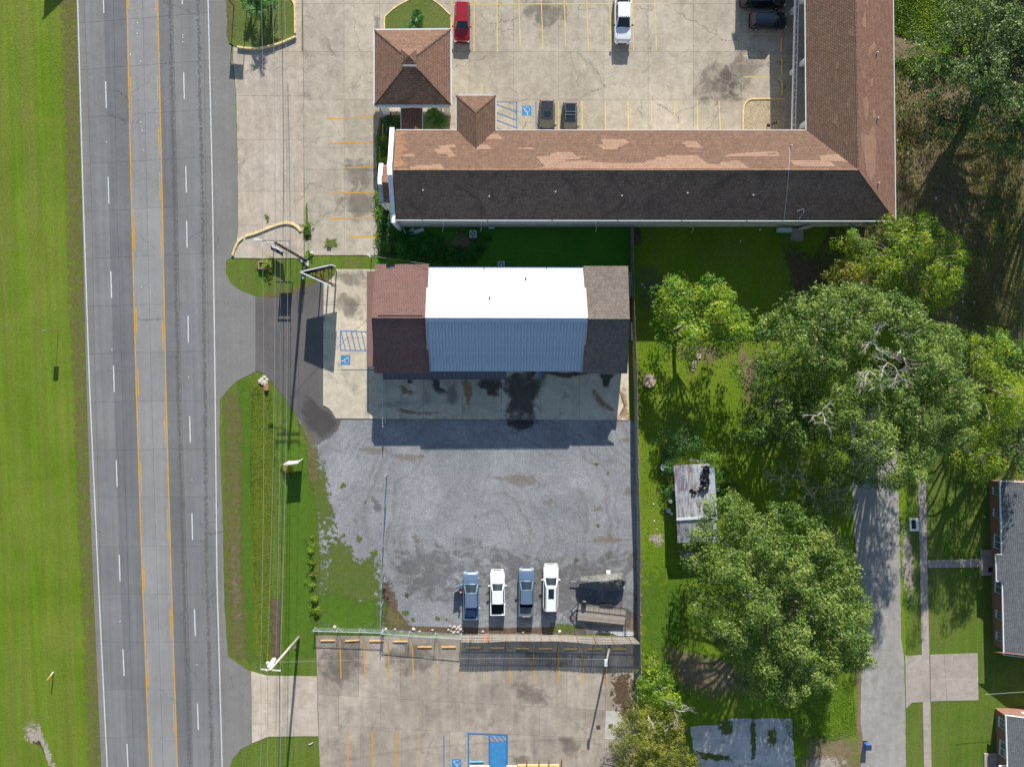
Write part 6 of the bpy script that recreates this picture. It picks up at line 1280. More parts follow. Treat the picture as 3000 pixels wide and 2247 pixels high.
    for sx, xx in ((1, L / 2 - .19 * L * .95), (-1, -L / 2 + .20 * L)):
        for sy in (-1, 1):
            t = MB(); y = sy * (W / 2 - .10); t.tube([(xx, y - .11, wr), (xx, y + .11, wr)], wr, 18); w_ = t.build('tyre', M['tyre'], root); rm = MB(); rm.tube([(xx, y + sy * .06, wr), (xx, y + sy * .118, wr)], wr * .62, 12); rm.build('rim', M['chrome'], w_)
    # lights, grille, mirrors, bumpers
    zn = nose - .12
    for sy in (-1, 1):
        MB().box((L / 2 - .13, sy * W * .385, zn + .03), (.22, W * .17, .15), rz=-sy * .35).build('headlight', M['lamp'], root)
        MB().box((-L / 2 + .05, sy * W * .42, belt - .22), (.12, W * .09, .28)).build('taillight', M['tail'], root)
        mr = MB(); mr.box((X(f_hood) - .28, sy * (W / 2 + .10), belt + .08), (.13, .24, .17), rz=sy * .25); mr.build('mirror', M['black'] if 'dkmirror' in opts else pm, root)
    MB().box((L / 2 - .02, 0, .60), (.08, W * .52, .22)).build('grille', M['dksteel'], root)
    MB().box((L / 2 - .0, 0, .42), (.14, W * .80, .16)).build('front_bumper', M['chrome'] if 'chrome' in opts else pm, root)
    MB().box((-L / 2 + .0, 0, .48), (.16, W * .86, .17)).build('rear_bumper', M['chrome'] if pick else pm, root)
    if pick:
        x0, x1 = -L / 2 + .08, xr_low - .02; zl = belt + .0; wl = W / 2
        for sy in (-1, 1):
            mm = MB(); mm.box(((x0 + x1) / 2, sy * (wl - .07), (zl + .35) / 2), (x1 - x0, .14, zl - .35)); mm.build('bed_side', pm, root)
            MB().box(((x0 + x1) / 2, sy * (wl - .075), zl + .012), (x1 - x0 - .02, .13, .02)).build('bed_rail_cap', M['black'] if 'railcap' in opts else pm, root)
        MB().box((x0 + .03, 0, (zl + .4) / 2), (.07, W - .16, zl - .4)).build('tailgate', pm, root); MB().box((x1 - .03, 0, (zl + .4) / 2), (.05, W - .28, zl - .4)).build('bed_front_wall', M['liner'], root)
        fl = M['liner'] if 'liner' in opts else (M['wood_old'] if 'wood' in opts else pm)
        MB().box(((x0 + x1) / 2, 0, .62), (x1 - x0 - .1, W - .3, .04)).build('bed_floor', fl, root)
        for k in range(7): MB().box(((x0 + x1) / 2, -W / 2 + .32 + k * (W - .64) / 6, .65), (x1 - x0 - .12, .05, .02)).build('bed_rib', fl, root)
        for sy in (-1, 1): MB().box(((-L / 2 + .20 * L), sy * (W / 2 - .26), .74), (.9, .24, .24)).build('wheel_well', fl, root)
        if 'tonneau' in opts: MB().box((x0 + (x1 - x0) * .36, 0, zl + .0), ((x1 - x0) * .66, W - .3, .05)).build('bed_cover', M['cargo_grey'], root); MB().box((x0 + .02, 0, zl + .04), (.05, W * .5, .02)).build('spoiler', M['trim'], root)
        if 'box' in opts: MB().box((x1 - .95, .02, .80), (.8, W * .5, .3)).build('cargo_crate', M['curb_b'] if False else pm, root); MB().tube([(x1 - .1, W * .36, .95), (x1 - 1.1, W * .36, .95)], .06, 6).build('bed_pole', M['trim'], root)
    if 'rails' in opts:
        for sy in (-1, 1): MB().bar((xft - .15, sy * wt * .93, H + .03), (xrt + .15, sy * wt * .93, H + .03), .04, .04).build('roof_rail', M['black'] if col == 'white' else M['chrome'], root)
    if 'cross' in opts:
        for xx in (.2, .62): MB().bar((xft + (xrt - xft) * (.3 + xx * .4), -wt, H + .06), (xft + (xrt - xft) * (.3 + xx * .4), wt, H + .06), .05, .04).build('roof_crossbar', M['chrome'], root)
    if 'sunroof' in opts: MB().box((xft - .62, 0, H + .012), (.62, wt * 1.1, .03)).build('sunroof', M['cglass'], root)
    if 'bigroof' in opts: MB().box((xft - .95, 0, H + .012), (1.25, wt * 1.05, .03)).build('sunroof', M['cglass'], root)
    if 'ribs' in opts:
        for k in range(6): MB().box(((xft + xrt) / 2, (-2.5 + k) * wt * .3, H + .004), ((xft - xrt) * .86, .03, .014)).build('roof_rib', pm, root)
    if 'cablights' in opts:
        for k in range(5): MB().box((xft + .04, (-2 + k) * wt * .36, H + .02), (.14, .06, .05)).build('cab_light', M['black'], root)
    if 'card' in opts: MB().box((X(f_ws) + .42, .10, belt + .36), (.32, .26, .02)).build('dash_card', M['curb_o'], root)
    for xx in (-.28, .28):
        MB().bar((xf + .06, xx * W - .28, belt + .05), (xf - .12, xx * W + .32, belt + .16), .025, .02).build('wiper', M['black'], root)
    # hood creases
    for sy in (-1, 1): MB().bar((X(.05), sy * W * .26, nose + .02), (X(f_hood) + .05, sy * W * .33, belt + .025), .03, .015).build('hood_crease', pm, root)
    return root, L, X
vehicle('parked_car', 'dark red SUV parked beside the pavilion, nose pointing down', (1353, 125), (1355, 11), 1.9, 1.68, 'red', 'car', .30, .47, .94, 1.02, .80, ('sunroof_no',))
vehicle('pickup_truck', 'white crew cab pickup with row of cab lights, cut by the top edge', (1823, 129), (1824, -22), 2.02, 1.95, 'white', 'pickup truck', .27, .44, .73, 1.22, 1.05, ('bed', 'wood', 'cablights', 'dkmirror', 'chrome', 'ribs'))
vehicle('parked_car', 'navy SUV parked nose toward the motel walkway in the shade', (2303, 63), (2197, 61), 1.88, 1.7, 'navy', 'car', .24, .43, .90, 1.02, .85, ('ribs',))
vehicle('parked_car', 'black car cut by the top edge beside the motel walkway', (2300, -1), (2170, 0), 1.95, 1.85, 'black', 'car', .26, .42, .93, 1.1, .9, ())
vehicle('parked_car', 'charcoal SUV with small sunroof half under the motel eave, beside the blue bay line', (1601, 411), (1602, 297), 1.92, 1.72, 'grey', 'car', .29, .47, .93, 1.04, .84, ('sunroof', 'dkmirror'))
vehicle('parked_car', 'dark teal boxy SUV with roof crossbars half under the motel eave', (1668, 412), (1669, 304), 1.85, 1.75, 'green', 'car', .28, .44, .92, 1.08, .95, ('cross', 'rails', 'dkmirror'))
tr, L7, X7 = vehicle('pickup_truck', 'steel blue pickup with open bed and its left door standing open', (1380, 1673), (1381, 1813), 2.0, 1.92, 'blue', 'pickup truck', .235, .40, .70, 1.18, 1.0, ('bed', 'ribs', 'dkmirror', 'box'))
vehicle('pickup_truck', 'white small pickup with empty black lined bed', (1457, 1671), (1458, 1801), 1.88, 1.78, 'white', 'pickup truck', .26, .41, .70, 1.10, .95, ('bed', 'liner', 'ribs'))
vehicle('pickup_truck', 'steel blue pickup with grey cover over the rear of its bed', (1542, 1663), (1541, 1804), 1.94, 1.85, 'blue', 'pickup truck', .245, .41, .70, 1.14, .98, ('bed', 'liner', 'tonneau', 'ribs', 'card', 'dkmirror'))
vehicle('parked_car', 'white SUV with large dark sunroof and roof rails, nearest the covered boat', (1614, 1654), (1612, 1788), 1.95, 1.78, 'white', 'car', .25, .41, .95, 1.08, .92, ('bigroof', 'rails'))
# open driver door
m = MB(); hinge = Vector((X7(.26), 1.0, 0)); ddir = Vector((-.42, 1, 0)).normalized()
m.bar(hinge + Vector((0, 0, .80)), hinge + ddir * 1.15 + Vector((0, 0, .80)), .12, .72); dm = m.build('door', VP['blue'], tr)
MB().bar(hinge + ddir * .25 + Vector((0, 0, 1.42)), hinge + ddir * 1.1 + Vector((0, 0, 1.36)), .03, .42).build('door_glass', M['cglass'], dm); MB().bar(hinge + ddir * .1 + Vector((0, 0, 1.66)), hinge + ddir * 1.12 + Vector((0, 0, 1.6)), .06, .05).build('door_frame', VP['blue'], dm)

# person beside the open door
def person(label, loc, rz):
    root = empty('person', loc, rz, label=label, cat='person')
    J = {'hip': (0, 0, .95, .15), 'wst': (.02, 0, 1.12, .135), 'chs': (.07, 0, 1.34, .165), 'nk': (.12, 0, 1.50, .06), 'hd': (.16, 0, 1.63, .10), 'hdt': (.17, 0, 1.72, .085),
         'shl': (.08, .17, 1.42, .065), 'ell': (.22, .26, 1.18, .045), 'wrl': (.45, .20, 1.16, .032), 'pml': (.53, .18, 1.17, .035),
         'shr': (.08, -.17, 1.42, .065), 'elr': (.16, -.27, 1.15, .045), 'wrr': (.36, -.22, 1.05, .032), 'pmr': (.44, -.20, 1.05, .035),
         'hpl': (0, .10, .90, .10), 'knl': (.05, .12, .50, .065), 'anl': (-.02, .13, .09, .045), 'ftl': (.12, .14, .05, .04), 'hpr': (0, -.10, .90, .10), 'knr': (.03, -.12, .50, .065), 'anr': (-.05, -.13, .09, .045), 'ftr': (.09, -.14, .05, .04)}
    ed = [('hip', 'wst'), ('wst', 'chs'), ('chs', 'nk'), ('nk', 'hd'), ('hd', 'hdt'), ('chs', 'shl'), ('shl', 'ell'), ('ell', 'wrl'), ('wrl', 'pml'), ('chs', 'shr'), ('shr', 'elr'), ('elr', 'wrr'), ('wrr', 'pmr'), ('hip', 'hpl'), ('hpl', 'knl'), ('knl', 'anl'), ('anl', 'ftl'), ('hip', 'hpr'), ('hpr', 'knr'), ('knr', 'anr'), ('anr', 'ftr')]
    for s, pm_ in ((1, 'pml'), (-1, 'pmr')):
        px_, py_, pz_, _ = J[pm_]
        for k, (oy, ln) in enumerate(((-.03, .07), (-.01, .08), (.01, .085), (.03, .07))):
            J[f'f{s}{k}a'] = (px_ + .05, py_ + oy, pz_, .009); J[f'f{s}{k}b'] = (px_ + .05 + ln, py_ + oy * 1.1, pz_ - .03, .008); ed += [(pm_, f'f{s}{k}a'), (f'f{s}{k}a', f'f{s}{k}b')]
        J[f't{s}'] = (px_ + .04, py_ - s * .05, pz_ + .01, .010); ed.append((pm_, f't{s}'))
    ks = list(J); me = bpy.data.meshes.new('body'); me.from_pydata([J[k][:3] for k in ks], [(ks.index(a), ks.index(b)) for a, b in ed], [])
    o = link_mesh('body', me, root, None); md = o.modifiers.new('skin', 'SKIN'); md.use_smooth_shade = True
    for i, k in enumerate(ks): me.skin_vertices[0].data[i].radius = (J[k][3], J[k][3])
    me.skin_vertices[0].data[0].use_root = True
    o.modifiers.new('sub', 'SUBSURF').levels = 1; o.modifiers['sub'].render_levels = 1
    g = G('skin_and_clothes', .8, .2); sp = g.n('ShaderNodeSeparateXYZ'); g.L(g.pos, sp.inputs[0])
    shirt = g.mix(g.ramp(sp.outputs[2], .97, .98), (0.03, 0.035, 0.06), (0.30, 0.03, 0.05)); g.color(g.mix(g.ramp(sp.outputs[2], 1.5, 1.51), shirt, (0.42, 0.26, 0.19))); me.materials.append(g.m)
    h = MB(); h.tube([(.13, 0, 1.68), (.14, 0, 1.76), (.15, 0, 1.80)], [.115, .10, .02], 10); h.build('hair', plain('fair_hair', (0.42, 0.28, 0.16), .8), root, True)
    f = MB(); 
    for s in (-1, 1): f.box((.252, s * .035, 1.655), (.02, .028, .014)); 
    f.box((.262, 0, 1.625), (.035, .024, .04)); f.box((.25, 0, 1.585), (.015, .05, .012)); f.build('face', plain('face_features', (0.3, 0.16, 0.12), .7), root); h2_ = MB()
    for s in (-1, 1): h2_.box((.15, s * .105, 1.64), (.04, .02, .055)).cur = 0
    h2_.build('ears', plain('ear_skin', (0.42, 0.26, 0.19), .8), root)
    return root
pr_ = P(1347, 1734, 1.4); person('person in a red shirt leaning at the open door of the blue pickup', (pr_.x, pr_.y, Z_B), math.atan2(.5, 1))

# ---- covered boat on its trailer
bt = empty('covered_boat', P(1765, 1700), label='boat on a trailer under a creased grey tarpaulin', cat='boat')
def KBt(o): o.parent = bt; o.matrix_parent_inverse = Matrix.Translation(-bt.location); return o
out = [(1702, 1722), (1697, 1712), (1694, 1703), (1702, 1695), (1722, 1690), (1775, 1683), (1806, 1680), (1821, 1678), (1829, 1686), (1835, 1702), (1826, 1718), (1808, 1730), (1778, 1730), (1750, 1728), (1724, 1724)]
out = smooth_px(out, 4, True, .5); spine = [P(1712, 1706, 1.5), P(1745, 1702, 1.95), P(1770, 1704, 2.1), P(1800, 1698, 1.9), P(1822, 1698, 1.6)]
def spn(q):
    best = None
    for a, b in zip(spine, spine[1:]):
        t = max(0, min(1, (q - a).dot(b - a) / (b - a).length_squared)); c = a.lerp(b, t)
        if best is None or (q - c).xy.length < (q - best).xy.length: best = c
    return best
m = MB(); R5 = 7; n = len(out); vs = []
for j in range(R5):
    t = j / (R5 - 1)
    for i, (x, y) in enumerate(out):
        e = P(x, y, 1.05); c = spn(e); q = c.lerp(e, t); q.z = c.z + (1.05 - c.z) * (t ** 1.3) + .09 * math.sin(i * 2.1 + j * .6) * math.sin(t * 3.1) + .05 * math.sin(i * 5.3); vs.append(q)
for (x, y) in out: e = P(x, y, 1.05); vs.append(Vector((e.x, e.y, .62)))
m.add(vs, [(j * n + i, j * n + (i + 1) % n, (j + 1) * n + (i + 1) % n, (j + 1) * n + i) for j in range(R5) for i in range(n)])
tg_ = G('grey_tarpaulin', .32, .5); tg_.color(tg_.gain(tg_.mix(tg_.ramp(tg_.noise(1.2, 5, .6), .35, .65), (0.10, 0.105, 0.10), (0.19, 0.185, 0.175)), tg_.ramp(tg_.noise(5, 4, .7), .3, .7, .85, 1.15)))
tg_.bump(tg_.noise(2.2, 5, .5, vec=tg_.scale(tg_.pos, (1, 3.2, 1), .5), dist=1.2), 1.0, .25); KBt(m.build('tarpaulin', tg_.m))
hm_ = MB(); w = px2([(1700, 1706), (1722, 1694), (1826, 1684), (1830, 1722), (1724, 1722)], .9); hm_.prism(w, .45, .95); KBt(hm_.build('hull', M['white']))
KBt(MB().bar(P(1672, 1702, .5), P(1722, 1706, .5), .09, .09).build('trailer_tongue', M['steel'])); KBt(MB().tube([P(1691, 1700, .1), P(1691, 1700, .8)], .04, 6).build('jack', M['steel']))
KBt(MB().add([P(1688, 1700, .8), P(1700, 1695, 1.25), P(1702, 1722, .9)], [(0, 1, 2)]).build('tarpaulin_corner', plain('pale_canvas', (0.42, 0.38, 0.32), .8)))
for x, y in ((1790, 1688), (1788, 1726)):
    c = P(x, y, .3); w_ = KBt(MB().tube([(c.x, c.y - .1, .32), (c.x, c.y + .1, .32)], .32, 16).build('tyre', M['tyre']))
KBt(MB().box(P(1782, 1676, .9), (.5, .4, .3)).build('outboard_cowl', M['white']))
# ---- utility trailer
ut = empty('utility_trailer', P(1762, 1798), label='flat utility trailer with plank deck and dark side rails beside the boat', cat='trailer')
def KU(o): o.parent = ut; o.matrix_parent_inverse = Matrix.Translation(-ut.location); return o
zd = .58; tl, trr, brr, bl = P(1694, 1767, zd), P(1834, 1783, zd), P(1830, 1830, zd), P(1689, 1816, zd)
npk = 9
for k in range(npk):
    t0, t1 = k / npk + .004, (k + 1) / npk - .004; a, b, c, d = tl.lerp(bl, t0), trr.lerp(brr, t0), trr.lerp(brr, t1), tl.lerp(bl, t1)
    KU(MB().slab3([a, b, c, d], .04).build('plank', plain('deck_plank_%d' % (k % 3), [(0.30, 0.265, 0.22), (0.26, 0.23, 0.19), (0.33, 0.29, 0.245)][k % 3], .9, vary=.2, sc=4) if ('deck_plank_%d' % (k % 3)) not in bpy.data.materials else bpy.data.materials['deck_plank_%d' % (k % 3)]))
zt_ = zd + .42; up_ = Vector((0, 0, .42))
for nm, a, b in (('side_rail', tl, trr), ('side_rail', bl, brr), ('front_rail', tl, bl)):
    KU(MB().bar(a + up_, b + up_, .05, .05).build(nm, M['dksteel'])); KU(MB().bar(a - Vector((0, 0, .04)), b - Vector((0, 0, .04)), .08, .1).build('frame_beam', M['dksteel']))
    kk = 9 if nm == 'side_rail' else 3
    for k in range(kk + 1): p = a.lerp(b, k / kk); KU(MB().bar(p, p + up_, .035, .035).build('stake', M['dksteel']))
ga, gb = trr + Vector((.15, 0, 0)), brr + Vector((.15, 0, 0)); gu = Vector((.28, 0, 1.15))
KU(MB().bar(ga, ga + gu, .05, .05).build('ramp_side', M['dksteel'])); KU(MB().bar(gb, gb + gu, .05, .05).build('ramp_side', M['dksteel']))
for k in range(6): t = k / 5; KU(MB().bar(ga + gu * t, gb + gu * t, .035, .035).build('ramp_bar', M['dksteel']))
mid = P(1712, 1764, .9); wh = KU(MB().tube([mid + Vector((0, -.1, 0)), mid + Vector((0, .12, 0))], .34, 18).build('spare_tyre', M['tyre'])); 
rm_ = KU(MB().tube([mid + Vector((0, -.12, 0)), mid + Vector((0, .13, 0))], .17, 12).build('spare_rim', M['steel']))
for y_, s in ((0, 1), (1, -1)):
    for tt in (.52, .66):
        p = (tl.lerp(trr, tt) if y_ == 0 else bl.lerp(brr, tt)) + Vector((0, s * .16, -.25)); KU(MB().tube([p + Vector((0, -.09, 0)), p + Vector((0, .09, 0))], .33, 14).build('tyre', M['tyre']))
    p = (tl.lerp(trr, .59) if y_ == 0 else bl.lerp(brr, .59)) + Vector((0, s * .17, .12)); KU(MB().box(p, (1.75, .26, .05), rz=-.1).build('fender', M['dksteel']))
for a in (tl, bl): KU(MB().bar(a - Vector((0, 0, .08)), P(1672, 1789, .5), .08, .08).build('tongue_arm', M['dksteel']))
KU(MB().tube([P(1677, 1786, .05), P(1677, 1786, .85)], .05, 8).build('jack', M['steel'])); KU(MB().bar(P(1676, 1786, .85), P(1690, 1780, .95), .05, .05).build('jack_handle', M['curb_b']))
# pvc pipes and rocks at the fence
for k, (x0_, x1_, y_) in enumerate(((1766, 1860, 1851), (1790, 1862, 1855), (1800, 1864, 1858.5), (1806, 1858, 1861))):
    o = MB().tube([P(x0_, y_, .08), P(x1_, y_, .08)], .04, 8).build('pvc_pipe', M['trim']); tag(o, ['long pipe lying along the wooden fence, uppermost of the bundle', 'second pipe of the bundle by the wooden fence', 'third pipe of the bundle by the wooden fence', 'shortest and lowest pipe of the bundle by the wooden fence'][k], 'pipe', 'pipes along the wooden fence')
# ================================================================ FENCES, POLES, WIRES, SIGNS, SMALL THINGS
def meshmat(name, c, a):
    g = G(name, .5, .4); g.b.inputs['Metallic'].default_value = .3; g.color(c)
    sp = g.n('ShaderNodeSeparateXYZ'); g.L(g.pos, sp.inputs[0]); h = g.math('ADD', sp.outputs[0], sp.outputs[1])
    w1 = g.math('FRACT', g.math('MULTIPLY', g.math('ADD', h, sp.outputs[2]), 14.0)); w2 = g.math('FRACT', g.math('MULTIPLY', g.math('SUBTRACT', h, sp.outputs[2]), 14.0))
    g.alpha(g.math('MAXIMUM', g.math('LESS_THAN', w1, a), g.math('LESS_THAN', w2, a))); return g.m
M['chain'] = meshmat('chain_link_wire', (0.42, 0.50, 0.50), .10)
def chain_fence(label, pts, hs, posts, name='chain_link_fence', brace=True):
    b = P(*pts[0]); root = empty(name, b, label=label, cat='fence')
    def K_(o): o.parent = root; o.matrix_parent_inverse = Matrix.Translation(-root.location); return o
    w = px2(pts); top = [Vector((v.x, v.y, h)) for v, h in zip(w, hs)]
    for a, c, ta, tc in zip(w, w[1:], top, top[1:]):
        K_(MB().add([a + Vector((0, 0, .05)), c + Vector((0, 0, .05)), tc, ta], [(0, 1, 2, 3)]).build('wire_mesh', M['chain']))
        K_(MB().tube([ta, tc], .032, 6).build('top_rail', M['steel']))
        n = max(1, int((c - a).length / posts))
        for k in range(n + 1):
            p, q = a.lerp(c, k / n), ta.lerp(tc, k / n); K_(MB().tube([p, q + Vector((0, 0, .06))], .04 if k % n else .055, 6).build('post', M['steel']))
            if brace and k < n: r = ta.lerp(tc, (k + .35) / n); K_(MB().tube([p + Vector((0, 0, .2)), r - Vector((0, 0, .02))], .018, 4).build('brace', M['steel']))
    return root
chain_fence('low chain link fence above the lower lot, left of the corner post', [(924, 1837), (1122, 1842)], [1.25, 1.3], 2.6)
chain_fence('chain link fence between the corner post and the wooden fence', [(1125, 1843), (1352, 1856)], [1.55, 1.7], 3.0)
chain_fence('chain link fence running down the left side of the gravel yard', [(1134, 1388), (1131, 1480), (1124, 1600), (1121, 1842)], [1.8, 1.8, 1.8, 1.8], 3.0)
chain_fence('sliding chain link gate beside the awning in the shop shadow', [(1126, 1112), (1127, 1246)], [1.75, 1.75], 2.8, 'sliding_gate')
chain_fence('inner rail of the sliding gate track ending in the shop shadow', [(1132, 1112), (1133, 1236)], [1.2, 1.2], 2.8, 'gate_track', False)
M['picket_a'] = plain('weathered_picket', (0.27, 0.245, 0.22), .9, vary=.22, sc=4); M['picket_b'] = plain('weathered_picket_dark', (0.22, 0.20, 0.18), .9, vary=.22, sc=4); M['picket_o'] = plain('new_orange_picket', (0.46, 0.24, 0.11), .85, vary=.15, sc=4)
def picket_fence(label, pts, h, pitch, gap, posts_side, wave, npost, first_orange=()):
    b = P(*pts[0]); root = empty('wooden_fence', b, label=label, cat='fence')
    w = px2(pts); L = [0]
    for a, c in zip(w, w[1:]): L.append(L[-1] + (c - a).length)
    def at(s):
        for i in range(len(w) - 1):
            if s <= L[i + 1] or i == len(w) - 2: t = (s - L[i]) / (L[i + 1] - L[i]); return w[i].lerp(w[i + 1], t), (w[i + 1] - w[i]).normalized()
    n = int(L[-1] / pitch); me = {}
    for key, mt in (('a', 'picket_a'), ('b', 'picket_b'), ('o', 'picket_o')):
        m_ = MB(); m_.add([(-pitch / 2 + gap / 2, 0, 0), (pitch / 2 - gap / 2, 0, 0), (pitch / 2 - gap / 2, .022, 0), (-pitch / 2 + gap / 2, .022, 0), (-pitch / 2 + gap / 2, 0, h - .04), (-pitch / 2 + gap / 2 + .03, 0, h), (pitch / 2 - gap / 2 - .03, 0, h), (pitch / 2 - gap / 2, 0, h - .04), (-pitch / 2 + gap / 2, .022, h - .04), (-pitch / 2 + gap / 2 + .03, .022, h), (pitch / 2 - gap / 2 - .03, .022, h), (pitch / 2 - gap / 2, .022, h - .04)],
            [(0, 1, 7, 6, 5, 4), (3, 8, 9, 10, 11, 2), (0, 4, 8, 3), (1, 2, 11, 7), (4, 5, 9, 8), (5, 6, 10, 9), (6, 7, 11, 10)])
        o = m_.build('picket', M[mt]); me[key] = o.data; bpy.data.objects.remove(o)
    for k in range(n):
        s = (k + .5) * pitch; p, d = at(s); key = 'o' if k in first_orange else random.choice('aab')
        o = bpy.data.objects.new('picket', me[key]); COL.objects.link(o); o.parent = root; lean = wave(s / L[-1])
        o.location = p - root.location; o.rotation_euler = (lean + random.uniform(-.004, .004), random.uniform(-.006, .006), math.atan2(d.y, d.x)); o.scale = (1, 1, random.uniform(.985, 1.012))
    for k in range(npost):
        p, d = at((k + .5) * L[-1] / npost); nn = Vector((-d.y, d.x, 0)) * posts_side; q = p + nn * .1; m_ = MB(); m_.box((q.x, q.y, h / 2 + .03), (.1, .1, h + .06), rz=math.atan2(d.y, d.x)); o = m_.build('post', plain('brown_fence_post', (0.26, 0.15, 0.09), .9) if 'brown_fence_post' not in bpy.data.materials else bpy.data.materials['brown_fence_post']); o.parent = root; o.matrix_parent_inverse = Matrix.Translation(-root.location)
    for z in (.4, 1.15, 1.9):
        for a, c in zip(w, w[1:]):
            nn = Vector((-(c - a).y, (c - a).x, 0)).normalized() * posts_side * .055; o = MB().bar(a + nn + Vector((0, 0, z)), c + nn + Vector((0, 0, z)), .04, .09).build('rail', M['picket_b']); o.parent = root; o.matrix_parent_inverse = Matrix.Translation(-root.location)
    return root
picket_fence('tall grey picket fence between the gravel yard and the lower lot', [(1354, 1857), (1500, 1858), (1620, 1859.5), (1867, 1865)], 2.23, .157, .024, 1, lambda t: .05 * math.sin(t * 8.5 + .9) + .02 * math.sin(t * 19), 10, (18, 19))
picket_fence('long grey picket fence down the right side of the shop and yard', [(1846, 668), (1847, 800), (1851, 1000), (1856, 1124), (1862, 1405), (1866, 1686), (1867.5, 1860), (1868, 2030)], 2.25, .203, .006, 1, lambda t: .03 * math.sin(t * 17), 24)

# ---- utility poles and wires
def pole(label, base, top, H, r0, r1, mat):
    b = P(*base); t = P(top[0], top[1], H); root = empty('utility_pole', b, label=label, cat='utility pole')
    def K_(o): o.parent = root; o.matrix_parent_inverse = Matrix.Translation(-root.location); return o
    K_(MB().tube([b - Vector((0, 0, .1)), b.lerp(t, .5), t], [r0, (r0 + r1) / 2, r1], 12).build('pole_shaft', mat, None, True)); return root, K_, b, t
def wire(pts3, sag, r, label=None, name='overhead_wire', mat=None, group=None):
    out = []
    for (a, b) in zip(pts3, pts3[1:]):
        n = 10
        for k in range(n + (1 if b is pts3[-1] else 0)):
            u = k / n; q = a.lerp(b, u); q.z -= sag * 4 * u * (1 - u); out.append(q)
    o = MB().tube(out, r, 4).build(name, mat or M['wire']); tag(o, label, 'wire', group); return o
pA, KA, bA, tA = pole('dark brown utility pole with crossarms and street lamp arm near the V shaped sign', (893, 762), (806, 711), 11.0, .19, .13, M['wood_dk'])
for xa, ya, xb, yb, z in ((765, 712.6, 847, 712.6, 10.5), (770, 706, 848, 706, 10.2)): KA(MB().bar(P(xa, ya, z), P(xb, yb, z), .12, .14).build('crossarm', M['wood_pale'] if z > 10.3 else M['wood_old']))
for x in (769, 806, 843):
    for y in (699, 722):
        p = P(x, y, 10.7); q = P(x, 712, 10.6); KA(MB().tube([q, p], .06, 6).build('insulator', M['trim']))
KA(MB().tube([P(806, 712, 9.9), P(791, 711, 9.8), P(770, 705, 9.9), P(753, 702, 9.9)], .05, 6).build('lamp_arm', M['trim'])); KA(MB().box(P(753, 702, 9.85), (.6, .28, .16)).build('lamp_head', M['trim']))
for pts in ([(791, 712, 9.8), (788, 700, 10.2), (795, 684, 10.4), (806, 675, 10.5)], [(848, 706, 10.1), (849, 720, 9.5), (846, 728, 9.0)], [(791, 714, 9.6), (797, 724, 9.2), (806, 728, 9.2)]): KA(MB().tube([P(*p) for p in pts], .03, 5).build('jumper_cable', M['trim']))
for dx in (-.24, .26): KA(MB().tube([bA + Vector((dx, .05, 0)), bA.lerp(tA, .28) + Vector((dx, .05, 0))], .05, 6).build('riser_conduit', M['trim']))
pB, KB_, bB, tB = pole('silvery utility pole with transformers leaning over the verge by the lower lot entrance', (875, 1867), (791, 1962), 10.8, .18, .12, M['wood_pale'])
KB_(MB().bar(P(763, 1960, 10.5), P(822, 1964.5, 10.5), .12, .14).build('crossarm', M['wood_pale']))
for x in (781.5, 820): KB_(MB().tube([P(x, 1963, 10.5), P(x, 1963.5, 10.85)], .07, 8).build('insulator', M['white']))
for x, y, z in ((798, 1940, 8.9), (803, 1932, 8.6), (795, 1944, 9.2)): c = P(x, y, z); KB_(MB().tube([c, c + Vector((0, 0, .8)), c + Vector((0, 0, .9))], [.27, .27, .12], 12).build('transformer_can', plain('pale_grey_enamel', (0.62, 0.66, 0.68), .4) if 'pale_grey_enamel' not in bpy.data.materials else bpy.data.materials['pale_grey_enamel']))
KB_(MB().tube([P(797, 1942, 9.2), P(784, 1941, 9.3)], .05, 6).build('bracket_arm', M['trim'])); KB_(MB().box(P(784, 1941, 9.3), (.28, .2, .3)).build('cutout', M['trim']))
W = lambda *a: [P(x, y, z) for x, y, z in a]
gq = 'high wires along the road'
wire(W((757, -250, 10.9), (769, 712, 10.75), (763, 1962, 10.75), (752, 2500, 10.8)), .8, .017, 'leftmost high wire running the height of the picture', group=gq)
wire(W((789, -250, 10.9), (806, 710, 10.95), (782, 1963, 10.9), (772, 2500, 10.8)), .8, .017, 'second high wire from the left, over the pole tops', group=gq)
wire(W((824, -250, 10.9), (843, 712, 10.75), (820, 1964, 10.75), (810, 2500, 10.8)), .8, .018, 'third high wire from the left, at the right crossarm ends', group=gq)
wire(W((808, -250, 7.6), (821, 712, 7.2), (808, 1940, 7.2), (797, 2500, 7.4)), .7, .014, 'thin lower cable between the high wires', group=gq)
wire(W((818, -250, 7.2), (829, 716, 6.8), (818, 1935, 6.8), (806, 2500, 7)), .7, .032, 'thick dark lower cable under the high wires', group=gq, mat=M['dksteel'])
wire(W((820, 716, 8.2), (1085, 750, 3.3), (1258, 775, 4.9)), .15, .016, 'pale service wire from the dark pole to the corner of the shop roof')
wire(W((800, 1940, 8.4), (1772, 1931, 6.2)), .6, .010, 'pale wire over the lower lot from the silvery pole to the light pole')
sp_ = empty('service_pole', P(1088, 757), label='short grey service post in the grass above the shop corner', cat='post')
for nm, a, b, r in (('post_shaft', (1088, 757, 0), (1080, 747, 3.3), .06),): o = MB().tube([P(*a), P(*b)], r, 8).build(nm, M['trim']); o.parent = sp_; o.matrix_parent_inverse = Matrix.Translation(-sp_.location)
o = MB().box(P(1081, 748, 3.3), (.5, .2, .14), rz=-.8).build('post_cap', M['trim']); o.parent = sp_; o.matrix_parent_inverse = Matrix.Translation(-sp_.location)
lp = empty('light_pole', P(1788, 1885), label='leaning wooden light pole casting a long shadow over the lower lot', cat='light pole')
